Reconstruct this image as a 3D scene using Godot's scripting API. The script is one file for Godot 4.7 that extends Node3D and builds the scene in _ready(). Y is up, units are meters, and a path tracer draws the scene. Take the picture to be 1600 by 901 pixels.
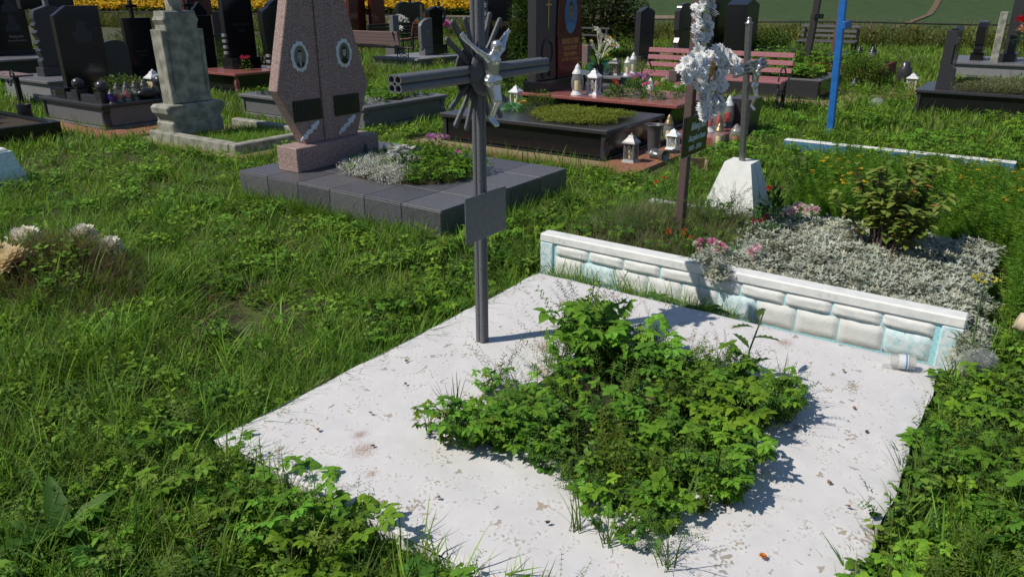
extends Node3D
# A village cemetery in summer sun. Plots share one grid: P(u, v) walks it, u towards the far fence, v along the grave rows.

const FACE := deg_to_rad(55.0)    # things turned this way look along +v
const SIDE := deg_to_rad(-35.0)   # things turned this way look along -u
const UD := Vector3(0.57358, 0, -0.81915)
const VD := Vector3(0.81915, 0, 0.57358)

var R := RandomNumberGenerator.new()
var M := {}
var T := {}
var taken := {}
var bump := FastNoiseLite.new()
var blocked := []      # u0, u1, v0, v1 where no lawn grows
var block_cells := {}


func P(u: float, v: float, h := 0.0) -> Vector3:
	return Vector3(0.15, h, -4.11) + UD * u + VD * v


func uv_of(p: Vector3) -> Vector2:
	var d := p - Vector3(0.15, 0, -4.11)
	return Vector2(d.dot(UD), d.dot(VD))


# ---------------------------------------------------------------- mesh building
class MB:
	var v := PackedVector3Array()
	var c := PackedColorArray()
	var t := PackedInt32Array()
	var uv := PackedVector2Array()
	var xf := Transform3D()
	var col := Color(1, 1, 1)
	var tinted := false
	var tip_on := false
	var tip := Color(1, 1, 1)
	var mapped := false

	func vert(p: Vector3) -> int:
		v.append(xf * p)
		c.append(col)
		return v.size() - 1

	func tri(a: int, b: int, d: int) -> void:
		t.append(a); t.append(d); t.append(b)

	func face(pts: Array) -> void:       # flat convex face, counter-clockwise from outside
		var k := []
		for p in pts:
			k.append(vert(p))
		for i in range(1, k.size() - 1):
			tri(k[0], k[i], k[i + 1])

	func box(o: Vector3, s: Vector3, b := 0.0) -> MB:
		var h := s * 0.5
		b = minf(b, minf(h.x, minf(h.y, h.z)) * 0.8)
		if b <= 0.0:
			for a in 3:
				for g in [-1.0, 1.0]:
					_boxface(o, h, a, g, Vector3.ZERO)
			return self
		var i := h - Vector3(b, b, b)
		for a in 3:
			for g in [-1.0, 1.0]:
				_boxface(o, h, a, g, Vector3(b, b, b))
		var ax := [Vector3.RIGHT, Vector3.UP, Vector3.BACK]
		for a in 3:
			var p: int = (a + 1) % 3
			var q: int = (a + 2) % 3
			for g in [-1.0, 1.0]:
				for f in [-1.0, 1.0]:
					var e0: Vector3 = ax[p] * (g * h[p]) + ax[q] * (f * i[q])
					var e1: Vector3 = ax[p] * (g * i[p]) + ax[q] * (f * h[q])
					var w: Vector3 = ax[a] * i[a]
					if g * f > 0:
						face([o + e0 - w, o + e1 - w, o + e1 + w, o + e0 + w])
					else:
						face([o + e0 + w, o + e1 + w, o + e1 - w, o + e0 - w])
		for sx in [-1.0, 1.0]:
			for sy in [-1.0, 1.0]:
				for sz in [-1.0, 1.0]:
					var a0 := o + Vector3(sx * h.x, sy * i.y, sz * i.z)
					var a1 := o + Vector3(sx * i.x, sy * h.y, sz * i.z)
					var a2 := o + Vector3(sx * i.x, sy * i.y, sz * h.z)
					face([a0, a1, a2] if sx * sy * sz > 0 else [a0, a2, a1])
		return self

	func _boxface(o: Vector3, h: Vector3, a: int, g: float, inset: Vector3) -> void:
		var ax := [Vector3.RIGHT, Vector3.UP, Vector3.BACK]
		var p: int = (a + 1) % 3
		var q: int = (a + 2) % 3
		var n: Vector3 = ax[a] * (g * h[a])
		var e: Vector3 = ax[p] * (h[p] - inset[p])
		var f: Vector3 = ax[q] * (h[q] - inset[q])
		if g > 0:
			face([o + n - e - f, o + n + e - f, o + n + e + f, o + n - e + f])
		else:
			face([o + n - e + f, o + n + e + f, o + n + e - f, o + n - e - f])

	func frustum(o: Vector3, s0: Vector2, s1: Vector2, h: float) -> MB:   # four-sided, base s0, top s1
		var a := []
		var b := []
		for k in [[-1, 1], [1, 1], [1, -1], [-1, -1]]:
			a.append(o + Vector3(k[0] * s0.x / 2, 0, k[1] * s0.y / 2))
			b.append(o + Vector3(k[0] * s1.x / 2, h, k[1] * s1.y / 2))
		for k in 4:
			face([a[k], a[(k + 1) % 4], b[(k + 1) % 4], b[k]])
		face([b[0], b[1], b[2], b[3]])
		face([a[3], a[2], a[1], a[0]])
		return self

	func prism(poly: Array, z0: float, z1: float, b := 0.0) -> MB:   # outline in x, y (counter-clockwise), pulled along z
		var n := poly.size()
		var area := 0.0
		for i in n:
			area += poly[i].cross(poly[(i + 1) % n])
		if area < 0:
			poly = poly.duplicate()
			poly.reverse()
		var inn := PackedVector2Array()
		for i in n:
			var d0: Vector2 = (poly[i] - poly[(i + n - 1) % n]).normalized()
			var d1: Vector2 = (poly[(i + 1) % n] - poly[i]).normalized()
			var nn := (Vector2(-d0.y, d0.x) + Vector2(-d1.y, d1.x))
			inn.append(poly[i] + nn.normalized() * b / maxf(0.5, nn.length() / 2.0))
		var tr := Geometry2D.triangulate_polygon(inn)
		for side in [0, 1]:
			var z := z1 if side == 0 else z0
			var k := []
			for p in inn:
				k.append(vert(Vector3(p.x, p.y, z)))
			for i in range(0, tr.size(), 3):
				var q0 := inn[tr[i]]
				var ccw := (inn[tr[i + 1]] - q0).cross(inn[tr[i + 2]] - q0) > 0
				if ccw == (side == 0):
					tri(k[tr[i]], k[tr[i + 1]], k[tr[i + 2]])
				else:
					tri(k[tr[i]], k[tr[i + 2]], k[tr[i + 1]])
		for i in n:
			var j := (i + 1) % n
			var p0 := Vector3(poly[i].x, poly[i].y, 0)
			var p1 := Vector3(poly[j].x, poly[j].y, 0)
			var q0 := Vector3(inn[i].x, inn[i].y, 0)
			var q1 := Vector3(inn[j].x, inn[j].y, 0)
			var f := Vector3(0, 0, z1)
			var g := Vector3(0, 0, z0)
			var bb := Vector3(0, 0, b)
			face([p0 + g + bb, p1 + g + bb, p1 + f - bb, p0 + f - bb])
			if b > 0:
				face([p0 + f - bb, p1 + f - bb, q1 + f, q0 + f])
				face([q0 + g, q1 + g, p1 + g + bb, p0 + g + bb])
		return self

	func lathe(o: Vector3, prof: Array, seg := 14) -> MB:   # prof: radius, height from the foot up
		var rows := []
		for pr in prof:
			var row := []
			for i in seg:
				var a := TAU * i / seg
				row.append(vert(o + Vector3(cos(a) * pr.x, pr.y, sin(a) * pr.x)))
			rows.append(row)
		for r in rows.size() - 1:
			for i in seg:
				var j := (i + 1) % seg
				tri(rows[r][i], rows[r + 1][j], rows[r][j])
				tri(rows[r][i], rows[r + 1][i], rows[r + 1][j])
		for e in [0, prof.size() - 1]:
			if prof[e].x > 0.0005:
				var m := []
				for i in seg:
					var a := TAU * i / seg
					m.append(vert(o + Vector3(cos(a) * prof[e].x, prof[e].y, sin(a) * prof[e].x)))
				for i in range(1, seg - 1):
					if e == 0:
						tri(m[0], m[i], m[i + 1])
					else:
						tri(m[0], m[i + 1], m[i])
		return self

	func tube(pts: Array, r, seg := 8, open := false) -> MB:
		var rows := []
		var up := Vector3.UP
		for i in pts.size():
			var d: Vector3 = (pts[mini(i + 1, pts.size() - 1)] - pts[maxi(i - 1, 0)]).normalized()
			if absf(d.dot(up)) > 0.95:
				up = Vector3.RIGHT
			var s := d.cross(up).normalized()
			var w := s.cross(d)
			up = w
			var rr: float = r[i] if r is Array else r
			var row := []
			for k in seg:
				var a := TAU * k / seg
				row.append(vert(pts[i] + (s * cos(a) + w * sin(a)) * rr))
			rows.append(row)
		for i in rows.size() - 1:
			for k in seg:
				var j := (k + 1) % seg
				tri(rows[i][k], rows[i + 1][j], rows[i][j])
				tri(rows[i][k], rows[i + 1][k], rows[i + 1][j])
		if not open:
			for e in [0, rows.size() - 1]:
				var m := []
				for k in seg:
					v.append(v[rows[e][k]]); c.append(col)
					m.append(v.size() - 1)
				for k in range(1, seg - 1):
					if e == 0:
						tri(m[0], m[k], m[k + 1])
					else:
						tri(m[0], m[k + 1], m[k])
		return self

	func ball(o: Vector3, r: Vector3, seg := 12, rings := 8) -> MB:
		var rows := []
		for y in rings + 1:
			var f := PI * y / rings
			var row := []
			for i in seg:
				var a := TAU * i / seg
				row.append(vert(o + Vector3(sin(f) * cos(a) * r.x, -cos(f) * r.y, sin(f) * sin(a) * r.z)))
			rows.append(row)
		for y in rings:
			for i in seg:
				var j := (i + 1) % seg
				tri(rows[y][i], rows[y + 1][j], rows[y][j])
				tri(rows[y][i], rows[y + 1][i], rows[y + 1][j])
		return self

	# a leaf: midrib along dir, blade halves lifted by fold, tip bent down by droop, toothed rim
	func leaf(o: Vector3, dir: Vector3, up: Vector3, l: float, w: float, seg := 5, fold := 0.25, droop := 0.2, teeth := 0.0, belly := 0.42) -> void:
		dir = dir.normalized()
		var s := dir.cross(up).normalized()
		var n := s.cross(dir)
		var mid := []
		var le := []
		var ri := []
		var root := col
		for i in seg + 1:
			var f := float(i) / seg
			if tip_on:
				col = root.lerp(tip, f)
			var p := o + dir * (l * f) - n * (l * droop * f * f)
			var x := f / (2.0 * belly) if f < belly else 0.5 + (f - belly) / (2.0 * (1.0 - belly))
			var ww := w * 0.5 * pow(sin(PI * clampf(x, 0.0, 1.0)), 0.8)
			if teeth > 0 and i % 2 == 0 and i > 0 and i < seg:
				ww *= 1.0 - teeth
			mid.append(vert(p))
			if i == 0 or i == seg:
				le.append(mid[i]); ri.append(mid[i])
			else:
				var fw := dir * (l * 0.04 if teeth > 0 and i % 2 == 1 else 0.0)
				le.append(vert(p - s * ww + n * (ww * fold) + fw))
				ri.append(vert(p + s * ww + n * (ww * fold) + fw))
		col = root
		for i in seg:
			if i < seg - 1:
				tri(mid[i], ri[i + 1], mid[i + 1]); tri(mid[i], mid[i + 1], le[i + 1])
			if i > 0:
				tri(mid[i], ri[i], ri[i + 1] if i < seg - 1 else mid[i + 1])
				tri(mid[i], le[i + 1] if i < seg - 1 else mid[i + 1], le[i])

	func blade(o: Vector3, dir: Vector3, lean: Vector3, l: float, w: float, seg := 4) -> void:   # grass
		var s := lean.cross(dir).normalized()
		if s.length() < 0.1:
			s = Vector3.RIGHT
		var prev := []
		var p := o
		for i in seg + 1:
			var f := float(i) / seg
			var ww := w * 0.5 * (1.0 - f * f * 0.9)
			var now := [vert(p - s * ww), vert(p + s * ww)] if i < seg else [vert(p)]
			if i > 0:
				tri(prev[0], prev[1], now[now.size() - 1])
				if now.size() == 2:
					tri(prev[0], now[1], now[0])
			prev = now
			p += (dir + lean * (f * 1.6)).normalized() * (l / seg)

	func mesh(mat: Material = null) -> ArrayMesh:
		var n := PackedVector3Array()
		n.resize(v.size())
		for i in range(0, t.size(), 3):
			var f := (v[t[i + 2]] - v[t[i]]).cross(v[t[i + 1]] - v[t[i]])
			n[t[i]] += f; n[t[i + 1]] += f; n[t[i + 2]] += f
		for i in n.size():
			n[i] = n[i].normalized() if n[i].length_squared() > 1e-20 else Vector3.UP
		var a := []
		a.resize(Mesh.ARRAY_MAX)
		a[Mesh.ARRAY_VERTEX] = v
		a[Mesh.ARRAY_NORMAL] = n
		a[Mesh.ARRAY_INDEX] = t
		if tinted:
			a[Mesh.ARRAY_COLOR] = c
		if mapped:
			a[Mesh.ARRAY_TEX_UV] = uv
		var m := ArrayMesh.new()
		m.add_surface_from_arrays(Mesh.PRIMITIVE_TRIANGLES, a)
		if mat:
			m.surface_set_material(0, mat)
		return m


func mb() -> MB:
	return MB.new()


func tb() -> MB:
	var b := MB.new()
	b.tinted = true
	return b


# ---------------------------------------------------------------- naming and placing
func numbered(called: String) -> String:
	taken[called] = taken.get(called, -1) + 1
	return called if taken[called] == 0 else "%s_%03d" % [called, taken[called]]


func tag(o: Node, label: String, category: String, group := "", kind := "") -> void:
	o.set_meta("label", label)
	o.set_meta("category", category)
	if group:
		o.set_meta("group", group)
	if kind:
		o.set_meta("kind", kind)


func thing(called: String, label: String, category: String, at: Vector3, turn := FACE, group := "") -> Node3D:
	var o := Node3D.new()
	o.name = numbered(called)
	add_child(o)
	o.position = at
	o.rotation.y = turn
	tag(o, label, category, group)
	return o


func part(called: String, shape, m: Material, parent: Node3D, label := "") -> MeshInstance3D:
	var o := MeshInstance3D.new()
	o.name = called
	o.mesh = shape.mesh() if shape is MB else shape
	o.material_override = m
	parent.add_child(o, true)
	if label:
		o.set_meta("label", label)
	return o


func single(called: String, shape, m: Material, label: String, category: String, at: Vector3, turn := FACE, group := "") -> MeshInstance3D:
	var o := part(numbered(called), shape, m, self)
	o.position = at
	o.rotation.y = turn
	tag(o, label, category, group)
	return o


func structure(called: String, shape, m: Material, label := "") -> MeshInstance3D:
	var o := part(numbered(called), shape, m, self)
	o.set_meta("kind", "structure")
	if label:
		o.set_meta("label", label)
	return o


func copy_of(o: Node3D, label: String, at: Vector3, turn: float, size := 1.0) -> Node3D:
	var base: String = o.name
	if base.length() > 4 and base[-4] == "_" and base.right(3).is_valid_int():
		base = base.left(base.length() - 4)
	var d: Node3D = o.duplicate()
	d.name = numbered(base)
	add_child(d)
	d.position = at
	d.rotation = Vector3(0, turn, 0)
	d.scale = Vector3.ONE * size
	d.set_meta("label", label)
	return d


# many copies of small plants as one mass; places: [Transform3D, Color]
func spread(called: String, shapes: Array, m: Material, places: Array, parent: Node3D) -> void:
	var lots := []
	for s in shapes:
		lots.append([])
	for i in places.size():
		lots[(i * 7 + i / 3) % shapes.size()].append(places[i])
	for k in shapes.size():
		if lots[k].is_empty():
			continue
		var mm := MultiMesh.new()
		mm.transform_format = MultiMesh.TRANSFORM_3D
		mm.use_colors = true
		mm.mesh = shapes[k]
		mm.instance_count = lots[k].size()
		for i in lots[k].size():
			mm.set_instance_transform(i, lots[k][i][0])
			mm.set_instance_color(i, lots[k][i][1])
		var o := MultiMeshInstance3D.new()
		o.name = called
		o.multimesh = mm
		o.material_override = m
		o.set_meta("kind", "stuff")
		parent.add_child(o, true)


func mass(called: String, label: String, category: String) -> Node3D:
	var o := Node3D.new()
	o.name = numbered(called)
	add_child(o)
	tag(o, label, category, "", "stuff")
	return o


func spot(p: Vector3, size: float, tint: Color, tilt := 0.15) -> Array:
	var b := Basis(Vector3.UP, R.randf() * TAU)
	b = Basis(Vector3(R.randf_range(-1, 1), 0, R.randf_range(-1, 1)).normalized(), R.randf() * tilt) * b
	return [Transform3D(b.scaled(Vector3.ONE * size), p), tint]


func shade(lo := 0.75, hi := 1.2, warm := 0.12) -> Color:
	var k := R.randf_range(lo, hi)
	var w := R.randf_range(-warm, warm)
	return Color(k * (1.0 + w), k, k * (1.0 - w))


# ---------------------------------------------------------------- materials
func lin(r: float, g: float, b: float) -> Color:
	return Color(r, g, b).linear_to_srgb()


func mat(called: String, c: Color, rough := 0.6, metal := 0.0) -> StandardMaterial3D:
	var m := StandardMaterial3D.new()
	m.resource_name = called
	m.albedo_color = c
	m.roughness = rough
	m.metallic = metal
	M[called] = m
	return m


func textured(m: StandardMaterial3D, tex: Texture2D, scale: float, height: Texture2D = null, depth := 0.0) -> StandardMaterial3D:
	m.albedo_texture = tex
	m.uv1_triplanar = true
	m.uv1_scale = Vector3.ONE * scale
	if height:
		m.heightmap_enabled = true
		m.heightmap_texture = height
		m.heightmap_scale = depth
	return m


func noise_tex(called: String, size: int, freq: float, ramp: Array, kind := FastNoiseLite.TYPE_SIMPLEX_SMOOTH, octaves := 4, seed_ := 1) -> Texture2D:
	var n := FastNoiseLite.new()
	n.noise_type = kind
	n.frequency = freq
	n.fractal_octaves = octaves
	n.seed = seed_
	var g := Gradient.new()
	g.offsets = PackedFloat32Array(ramp.map(func(r): return r[0]))
	g.colors = PackedColorArray(ramp.map(func(r): return r[1]))
	var im := n.get_seamless_image(size, size)
	var out := Image.create(size, size, false, Image.FORMAT_RGB8)
	for y in size:
		for x in size:
			out.set_pixel(x, y, g.sample(im.get_pixel(x, y).r))
	T[called] = ImageTexture.create_from_image(out)
	return T[called]


func speckle_tex(called: String, size: int, base: Color, specks: Array) -> Texture2D:   # specks: [share, colour, radius px]
	var im := Image.create(size, size, false, Image.FORMAT_RGB8)
	for y in size:
		for x in size:
			var k := R.randf_range(0.86, 1.1)
			im.set_pixel(x, y, Color(base.r * k, base.g * k, base.b * k))
	for s in specks:
		for i in int(s[0] * size * size):
			var x := R.randi() % size
			var y := R.randi() % size
			var k := R.randf_range(0.75, 1.15)
			var c: Color = Color(s[1].r * k, s[1].g * k, s[1].b * k)
			var r: int = R.randi_range(1, s[2])
			for dy in r:
				for dx in r:
					if r < 3 or Vector2(dx - r * 0.5 + 0.5, dy - r * 0.5 + 0.5).length() < r * 0.55:
						im.set_pixel((x + dx) % size, (y + dy) % size, c)
	T[called] = ImageTexture.create_from_image(im)
	return T[called]


func foliage(called: String, rough := 0.45, back := 0.5) -> StandardMaterial3D:
	var m := mat(called, Color.WHITE, rough)
	m.vertex_color_use_as_albedo = true
	m.backlight_enabled = true
	m.backlight = Color(back, back, back * 0.55).linear_to_srgb()
	m.metallic_specular = 0.32
	m.cull_mode = BaseMaterial3D.CULL_DISABLED
	return m


func _ready() -> void:
	R.seed = 20240716
	# ---- camera
	var cam := Camera3D.new()
	cam.name = "camera"
	cam.position = Vector3(0, 1.6, 0)
	cam.rotation.x = deg_to_rad(-21.3)
	cam.fov = rad_to_deg(2.0 * atan(450.5 / 1180.0))
	cam.near = 0.05
	cam.far = 3000.0
	add_child(cam)
	# ---- sky and sun
	var env := Environment.new()
	env.tonemap_mode = Environment.TONE_MAPPER_LINEAR
	env.tonemap_exposure = 1.0
	env.background_mode = Environment.BG_SKY
	var sm := ProceduralSkyMaterial.new()
	sm.sky_top_color = Color(0.33, 0.43, 0.58)
	sm.sky_horizon_color = Color(0.66, 0.71, 0.77)
	sm.sky_curve = 0.14
	sm.sky_energy_multiplier = 1.0
	sm.ground_bottom_color = Color(0.16, 0.2, 0.1)
	sm.ground_horizon_color = Color(0.5, 0.56, 0.6)
	var sky := Sky.new()
	sky.sky_material = sm
	env.sky = sky
	env.sdfgi_enabled = true
	env.ssao_enabled = true
	env.ssil_enabled = true
	var we := WorldEnvironment.new()
	we.name = "environment"
	we.environment = env
	add_child(we)
	var sun := DirectionalLight3D.new()
	sun.name = "sun"
	sun.light_color = Color(1.0, 0.97, 0.92)
	sun.light_energy = 1.35
	sun.light_angular_distance = 0.5
	sun.shadow_enabled = true
	add_child(sun)
	sun.look_at_from_position(Vector3.ZERO, Vector3(0.615, -0.766, -0.19), Vector3.UP)

	make_materials()
	make_ground()
	make_fields()
	make_fence()
	make_front_grave()
	make_walled_grave()
	make_tiled_grave()
	make_middle_graves()
	make_left_graves()
	make_back_graves()
	make_right_graves()
	make_benches()
	make_lamps_and_flowers()
	make_lawn()
	make_weeds()


func make_materials() -> void:
	bump.noise_type = FastNoiseLite.TYPE_SIMPLEX_SMOOTH
	bump.frequency = 0.5
	bump.fractal_octaves = 3
	speckle_tex("granite", 256, Color(0.72, 0.72, 0.73), [[0.05, Color(0.3, 0.3, 0.32), 3], [0.03, Color(1, 1, 1), 2]])
	speckle_tex("black_granite", 256, Color(0.7, 0.7, 0.72), [[0.01, Color(1, 1, 1), 2], [0.04, Color(0.4, 0.4, 0.42), 3]])
	speckle_tex("terrazzo", 512, Color(0.58, 0.46, 0.44), [[0.035, Color(0.82, 0.74, 0.71), 5], [0.03, Color(0.36, 0.25, 0.24), 5], [0.012, Color(0.2, 0.17, 0.17), 4], [0.015, Color(0.92, 0.88, 0.85), 3]])
	speckle_tex("red_granite", 256, Color(0.60, 0.35, 0.32), [[0.05, Color(0.36, 0.17, 0.16), 4], [0.04, Color(0.78, 0.56, 0.52), 3]])
	noise_tex("mottle", 256, 0.02, [[0.0, Color(0.84, 0.84, 0.84)], [0.5, Color(0.93, 0.93, 0.93)], [1.0, Color(1, 1, 1)]], FastNoiseLite.TYPE_SIMPLEX_SMOOTH, 6, 2)
	noise_tex("grit", 256, 0.12, [[0.0, Color(0.3, 0.3, 0.3)], [0.5, Color(0.6, 0.6, 0.6)], [1.0, Color(1, 1, 1)]], FastNoiseLite.TYPE_SIMPLEX, 3, 5)
	noise_tex("weathered", 512, 0.009, [[0.0, Color(0.44, 0.45, 0.41)], [0.35, Color(0.53, 0.53, 0.49)], [0.5, Color(0.57, 0.57, 0.53)], [0.62, Color(0.62, 0.61, 0.57)], [1.0, Color(0.70, 0.69, 0.64)]], FastNoiseLite.TYPE_SIMPLEX, 7, 8)
	noise_tex("rusty", 256, 0.03, [[0.0, Color(0.28, 0.13, 0.08)], [0.5, Color(0.47, 0.22, 0.13)], [1.0, Color(0.6, 0.33, 0.2)]], FastNoiseLite.TYPE_SIMPLEX_SMOOTH, 5, 3)
	noise_tex("earth", 512, 0.03, [[0.0, Color(0.10, 0.08, 0.06)], [0.5, Color(0.20, 0.16, 0.11)], [1.0, Color(0.33, 0.28, 0.2)]], FastNoiseLite.TYPE_SIMPLEX_SMOOTH, 6, 4)
	noise_tex("turf", 512, 0.02, [[0.0, Color(0.15, 0.12, 0.08)], [0.4, Color(0.25, 0.22, 0.14)], [0.65, Color(0.26, 0.31, 0.13)], [0.85, Color(0.32, 0.33, 0.17)], [1.0, Color(0.40, 0.35, 0.25)]], FastNoiseLite.TYPE_SIMPLEX_SMOOTH, 6, 14)
	noise_tex("crop", 512, 0.025, [[0.0, Color(0.13, 0.22, 0.08)], [0.5, Color(0.17, 0.28, 0.09)], [1.0, Color(0.23, 0.34, 0.12)]], FastNoiseLite.TYPE_SIMPLEX_SMOOTH, 6, 24)
	noise_tex("sandy", 256, 0.03, [[0.0, Color(0.42, 0.36, 0.28)], [1.0, Color(0.66, 0.58, 0.47)]], FastNoiseLite.TYPE_SIMPLEX_SMOOTH, 5, 7)
	noise_tex("whitewash", 512, 0.015, [[0.0, Color(0.70, 0.71, 0.70)], [0.25, Color(0.84, 0.85, 0.84)], [1.0, Color(0.91, 0.91, 0.90)]], FastNoiseLite.TYPE_SIMPLEX_SMOOTH, 6, 9)
	noise_tex("bluewash", 512, 0.02, [[0.0, Color(0.64, 0.80, 0.84)], [0.35, Color(0.75, 0.86, 0.88)], [0.55, Color(0.83, 0.89, 0.90)], [1.0, Color(0.90, 0.92, 0.92)]], FastNoiseLite.TYPE_SIMPLEX_SMOOTH, 5, 19)

	var pi := Image.create(512, 512, false, Image.FORMAT_RGB8)
	var pn := FastNoiseLite.new()
	pn.frequency = 0.03
	pn.fractal_octaves = 5
	var pa := pn.get_seamless_image(512, 512)
	pn.frequency = 0.09
	pn.seed = 9
	var pb := pn.get_seamless_image(512, 512)
	for y in 512:
		for x in 512:
			var g := 0.84 + 0.16 * pa.get_pixel(x, y).r
			var c := Color(g, g, g * 1.01)
			if pb.get_pixel(x, y).r > 0.7 and pa.get_pixel(x, y).r > 0.45:
				c = Color(0.62, 0.44, 0.33)
			elif pb.get_pixel(x, y).r < 0.3:
				c = Color(g * 1.1, g * 1.1, g * 1.12)
			pi.set_pixel(x, y, c)
	T["painted_iron"] = ImageTexture.create_from_image(pi)
	textured(mat("black_stone", lin(0.03, 0.03, 0.033), 0.16), T.black_granite, 4.0)
	textured(mat("dark_stone", lin(0.10, 0.10, 0.105), 0.3), T.black_granite, 4.0)
	textured(mat("grey_stone", lin(0.36, 0.36, 0.375), 0.4), T.granite, 4.0)
	textured(mat("pale_stone", lin(0.55, 0.56, 0.57), 0.5), T.granite, 4.0)
	textured(mat("tile_stone", lin(0.25, 0.25, 0.265), 0.42), T.black_granite, 3.0)
	textured(mat("tile_stone_pale", lin(0.29, 0.288, 0.30), 0.46), T.black_granite, 3.3)
	textured(mat("tile_stone_dim", lin(0.215, 0.215, 0.23), 0.4), T.black_granite, 2.7)
	textured(mat("pink_stone", Color.WHITE, 0.75), T.terrazzo, 3.0, T.grit, 0.08)
	textured(mat("red_stone", Color.WHITE, 0.22), T.red_granite, 4.0)
	textured(mat("wine_stone", lin(0.3, 0.15, 0.16), 0.14), T.red_granite, 4.0)
	textured(mat("old_concrete", lin(0.95, 0.95, 0.93), 0.9), T.weathered, 1.1, T.grit, 0.06)
	textured(mat("pale_concrete", lin(1.0, 0.97, 0.9), 0.9), T.sandy, 2.0, T.grit, 0.2)
	textured(mat("pavers", lin(1.0, 0.58, 0.53), 0.85), T.sandy, 4.0, T.grit, 0.1)
	textured(mat("white_paint", Color.WHITE, 0.75), T.whitewash, 1.3, T.grit, 0.1)
	textured(mat("blue_white_paint", Color.WHITE, 0.75), T.bluewash, 2.2, T.grit, 0.12)
	textured(mat("aqua_paint", lin(0.62, 0.95, 1.0), 0.8), T.bluewash, 5.0, T.grit, 0.15)
	textured(mat("iron_paint", lin(0.17, 0.18, 0.195), 0.55, 0.2), T.painted_iron, 2.5, T.grit, 0.05)
	textured(mat("iron_dark", lin(0.11, 0.116, 0.128), 0.6, 0.2), T.painted_iron, 2.0)
	mat("pipe_inside", lin(0.03, 0.03, 0.03), 0.9)
	mat("silver_paint", lin(0.62, 0.63, 0.65), 0.3, 0.85)
	textured(mat("steel", lin(0.32, 0.32, 0.31), 0.36, 0.8), T.mottle, 6.0)
	mat("iron_black", lin(0.018, 0.018, 0.02), 0.5, 0.3)
	textured(mat("blue_paint", lin(0.02, 0.17, 0.55), 0.4), T.mottle, 2.0)
	textured(mat("blue_curb", lin(0.07, 0.25, 0.5), 0.7), T.mottle, 3.0)
	textured(mat("brown_wood", lin(0.115, 0.075, 0.07), 0.65), T.mottle, 6.0, T.grit, 0.06)
	textured(mat("dark_wood", lin(0.03, 0.026, 0.024), 0.6), T.mottle, 6.0)
	textured(mat("pink_wood", lin(0.38, 0.15, 0.17), 0.6), T.mottle, 3.0)
	textured(mat("mauve_wood", lin(0.23, 0.155, 0.15), 0.7), T.mottle, 4.0)
	textured(mat("russet_wood", lin(0.19, 0.075, 0.045), 0.6), T.mottle, 4.0)
	textured(mat("grey_wood", lin(0.085, 0.085, 0.09), 0.6), T.mottle, 4.0)
	textured(mat("rust", Color.WHITE, 0.85), T.rusty, 2.0)
	textured(mat("soil", Color.WHITE, 0.95), T.earth, 1.5, T.grit, 0.8)
	var gr := textured(mat("ground", Color.WHITE, 0.95), T.turf, 0.35, T.grit, 0.6)
	gr.uv1_world_triplanar = true
	var fd := textured(mat("field", lin(1.0, 0.9, 0.3), 0.95), T.crop, 0.05)
	fd.uv1_world_triplanar = true
	textured(mat("road", lin(0.8, 0.8, 0.8), 0.95), T.sandy, 0.2)
	textured(mat("track", lin(0.5, 0.46, 0.4), 0.95), T.sandy, 0.4)
	mat("mortar", lin(0.33, 0.27, 0.21), 0.95)
	mat("plaque_black", lin(0.012, 0.013, 0.013), 0.25)
	mat("gilt", lin(0.55, 0.38, 0.12), 0.4, 0.6)
	mat("etched", lin(0.30, 0.31, 0.32), 0.8)
	mat("faint_etch", lin(0.04, 0.041, 0.044), 0.7)
	mat("chalk", lin(0.62, 0.78, 0.74), 0.7)
	mat("enamel", lin(0.66, 0.71, 0.73), 0.3)
	mat("white_plastic", lin(0.64, 0.65, 0.66), 0.4)
	mat("black_plastic", lin(0.015, 0.015, 0.016), 0.35)
	mat("grey_plastic", lin(0.09, 0.09, 0.095), 0.4)
	mat("bronze", lin(0.30, 0.22, 0.12), 0.4, 0.7)
	mat("wax", lin(0.75, 0.6, 0.3), 0.6)
	mat("red_wax", lin(0.55, 0.03, 0.03), 0.5)
	mat("pewter", lin(0.26, 0.26, 0.265), 0.5, 0.55)
	mat("gold_cloth", lin(0.32, 0.2, 0.035), 0.55)
	mat("cream_wall", lin(0.62, 0.5, 0.36), 0.7)
	mat("yellow_dot", lin(0.65, 0.42, 0.04), 0.7)
	mat("petal_white", lin(0.80, 0.82, 0.85), 0.7)
	var cl := mat("clear", Color(0.9, 0.92, 0.9, 0.16), 0.05)
	cl.transparency = BaseMaterial3D.TRANSPARENCY_ALPHA
	var bg := mat("blue_glass", Color(0.1, 0.12, 0.5, 0.6), 0.08)
	bg.transparency = BaseMaterial3D.TRANSPARENCY_ALPHA
	foliage("blades", 0.55, 0.85)
	foliage("leaves", 0.6, 0.7)
	foliage("petals", 0.7, 0.6)
	M.petals.backlight = Color(0.75, 0.75, 0.75)
	foliage("dull_leaves", 0.8, 0.25)


# ---------------------------------------------------------------- ground and fields
func ground_h(x: float, z: float) -> float:
	var h := bump.get_noise_2d(x * 3.0, z * 3.0) * 0.02
	var q := uv_of(Vector3(x, 0, z))
	h += 0.27 * exp(-pow((q.x + 1.62) / 0.36, 2) - pow((q.y + 2.22) / 0.5, 2))       # old grave mound
	h += 0.07 * exp(-pow((q.x + 1.9) / 0.5, 2) - pow((q.y + 1.2) / 0.5, 2)) - 0.05 * exp(-pow((q.x + 1.1) / 0.35, 2) - pow((q.y + 1.1) / 0.5, 2))
	if z < -64.0:
		h += minf(pow(-z - 64.0, 1.12) * 0.04, 45.0)
	return h - 0.015


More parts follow.
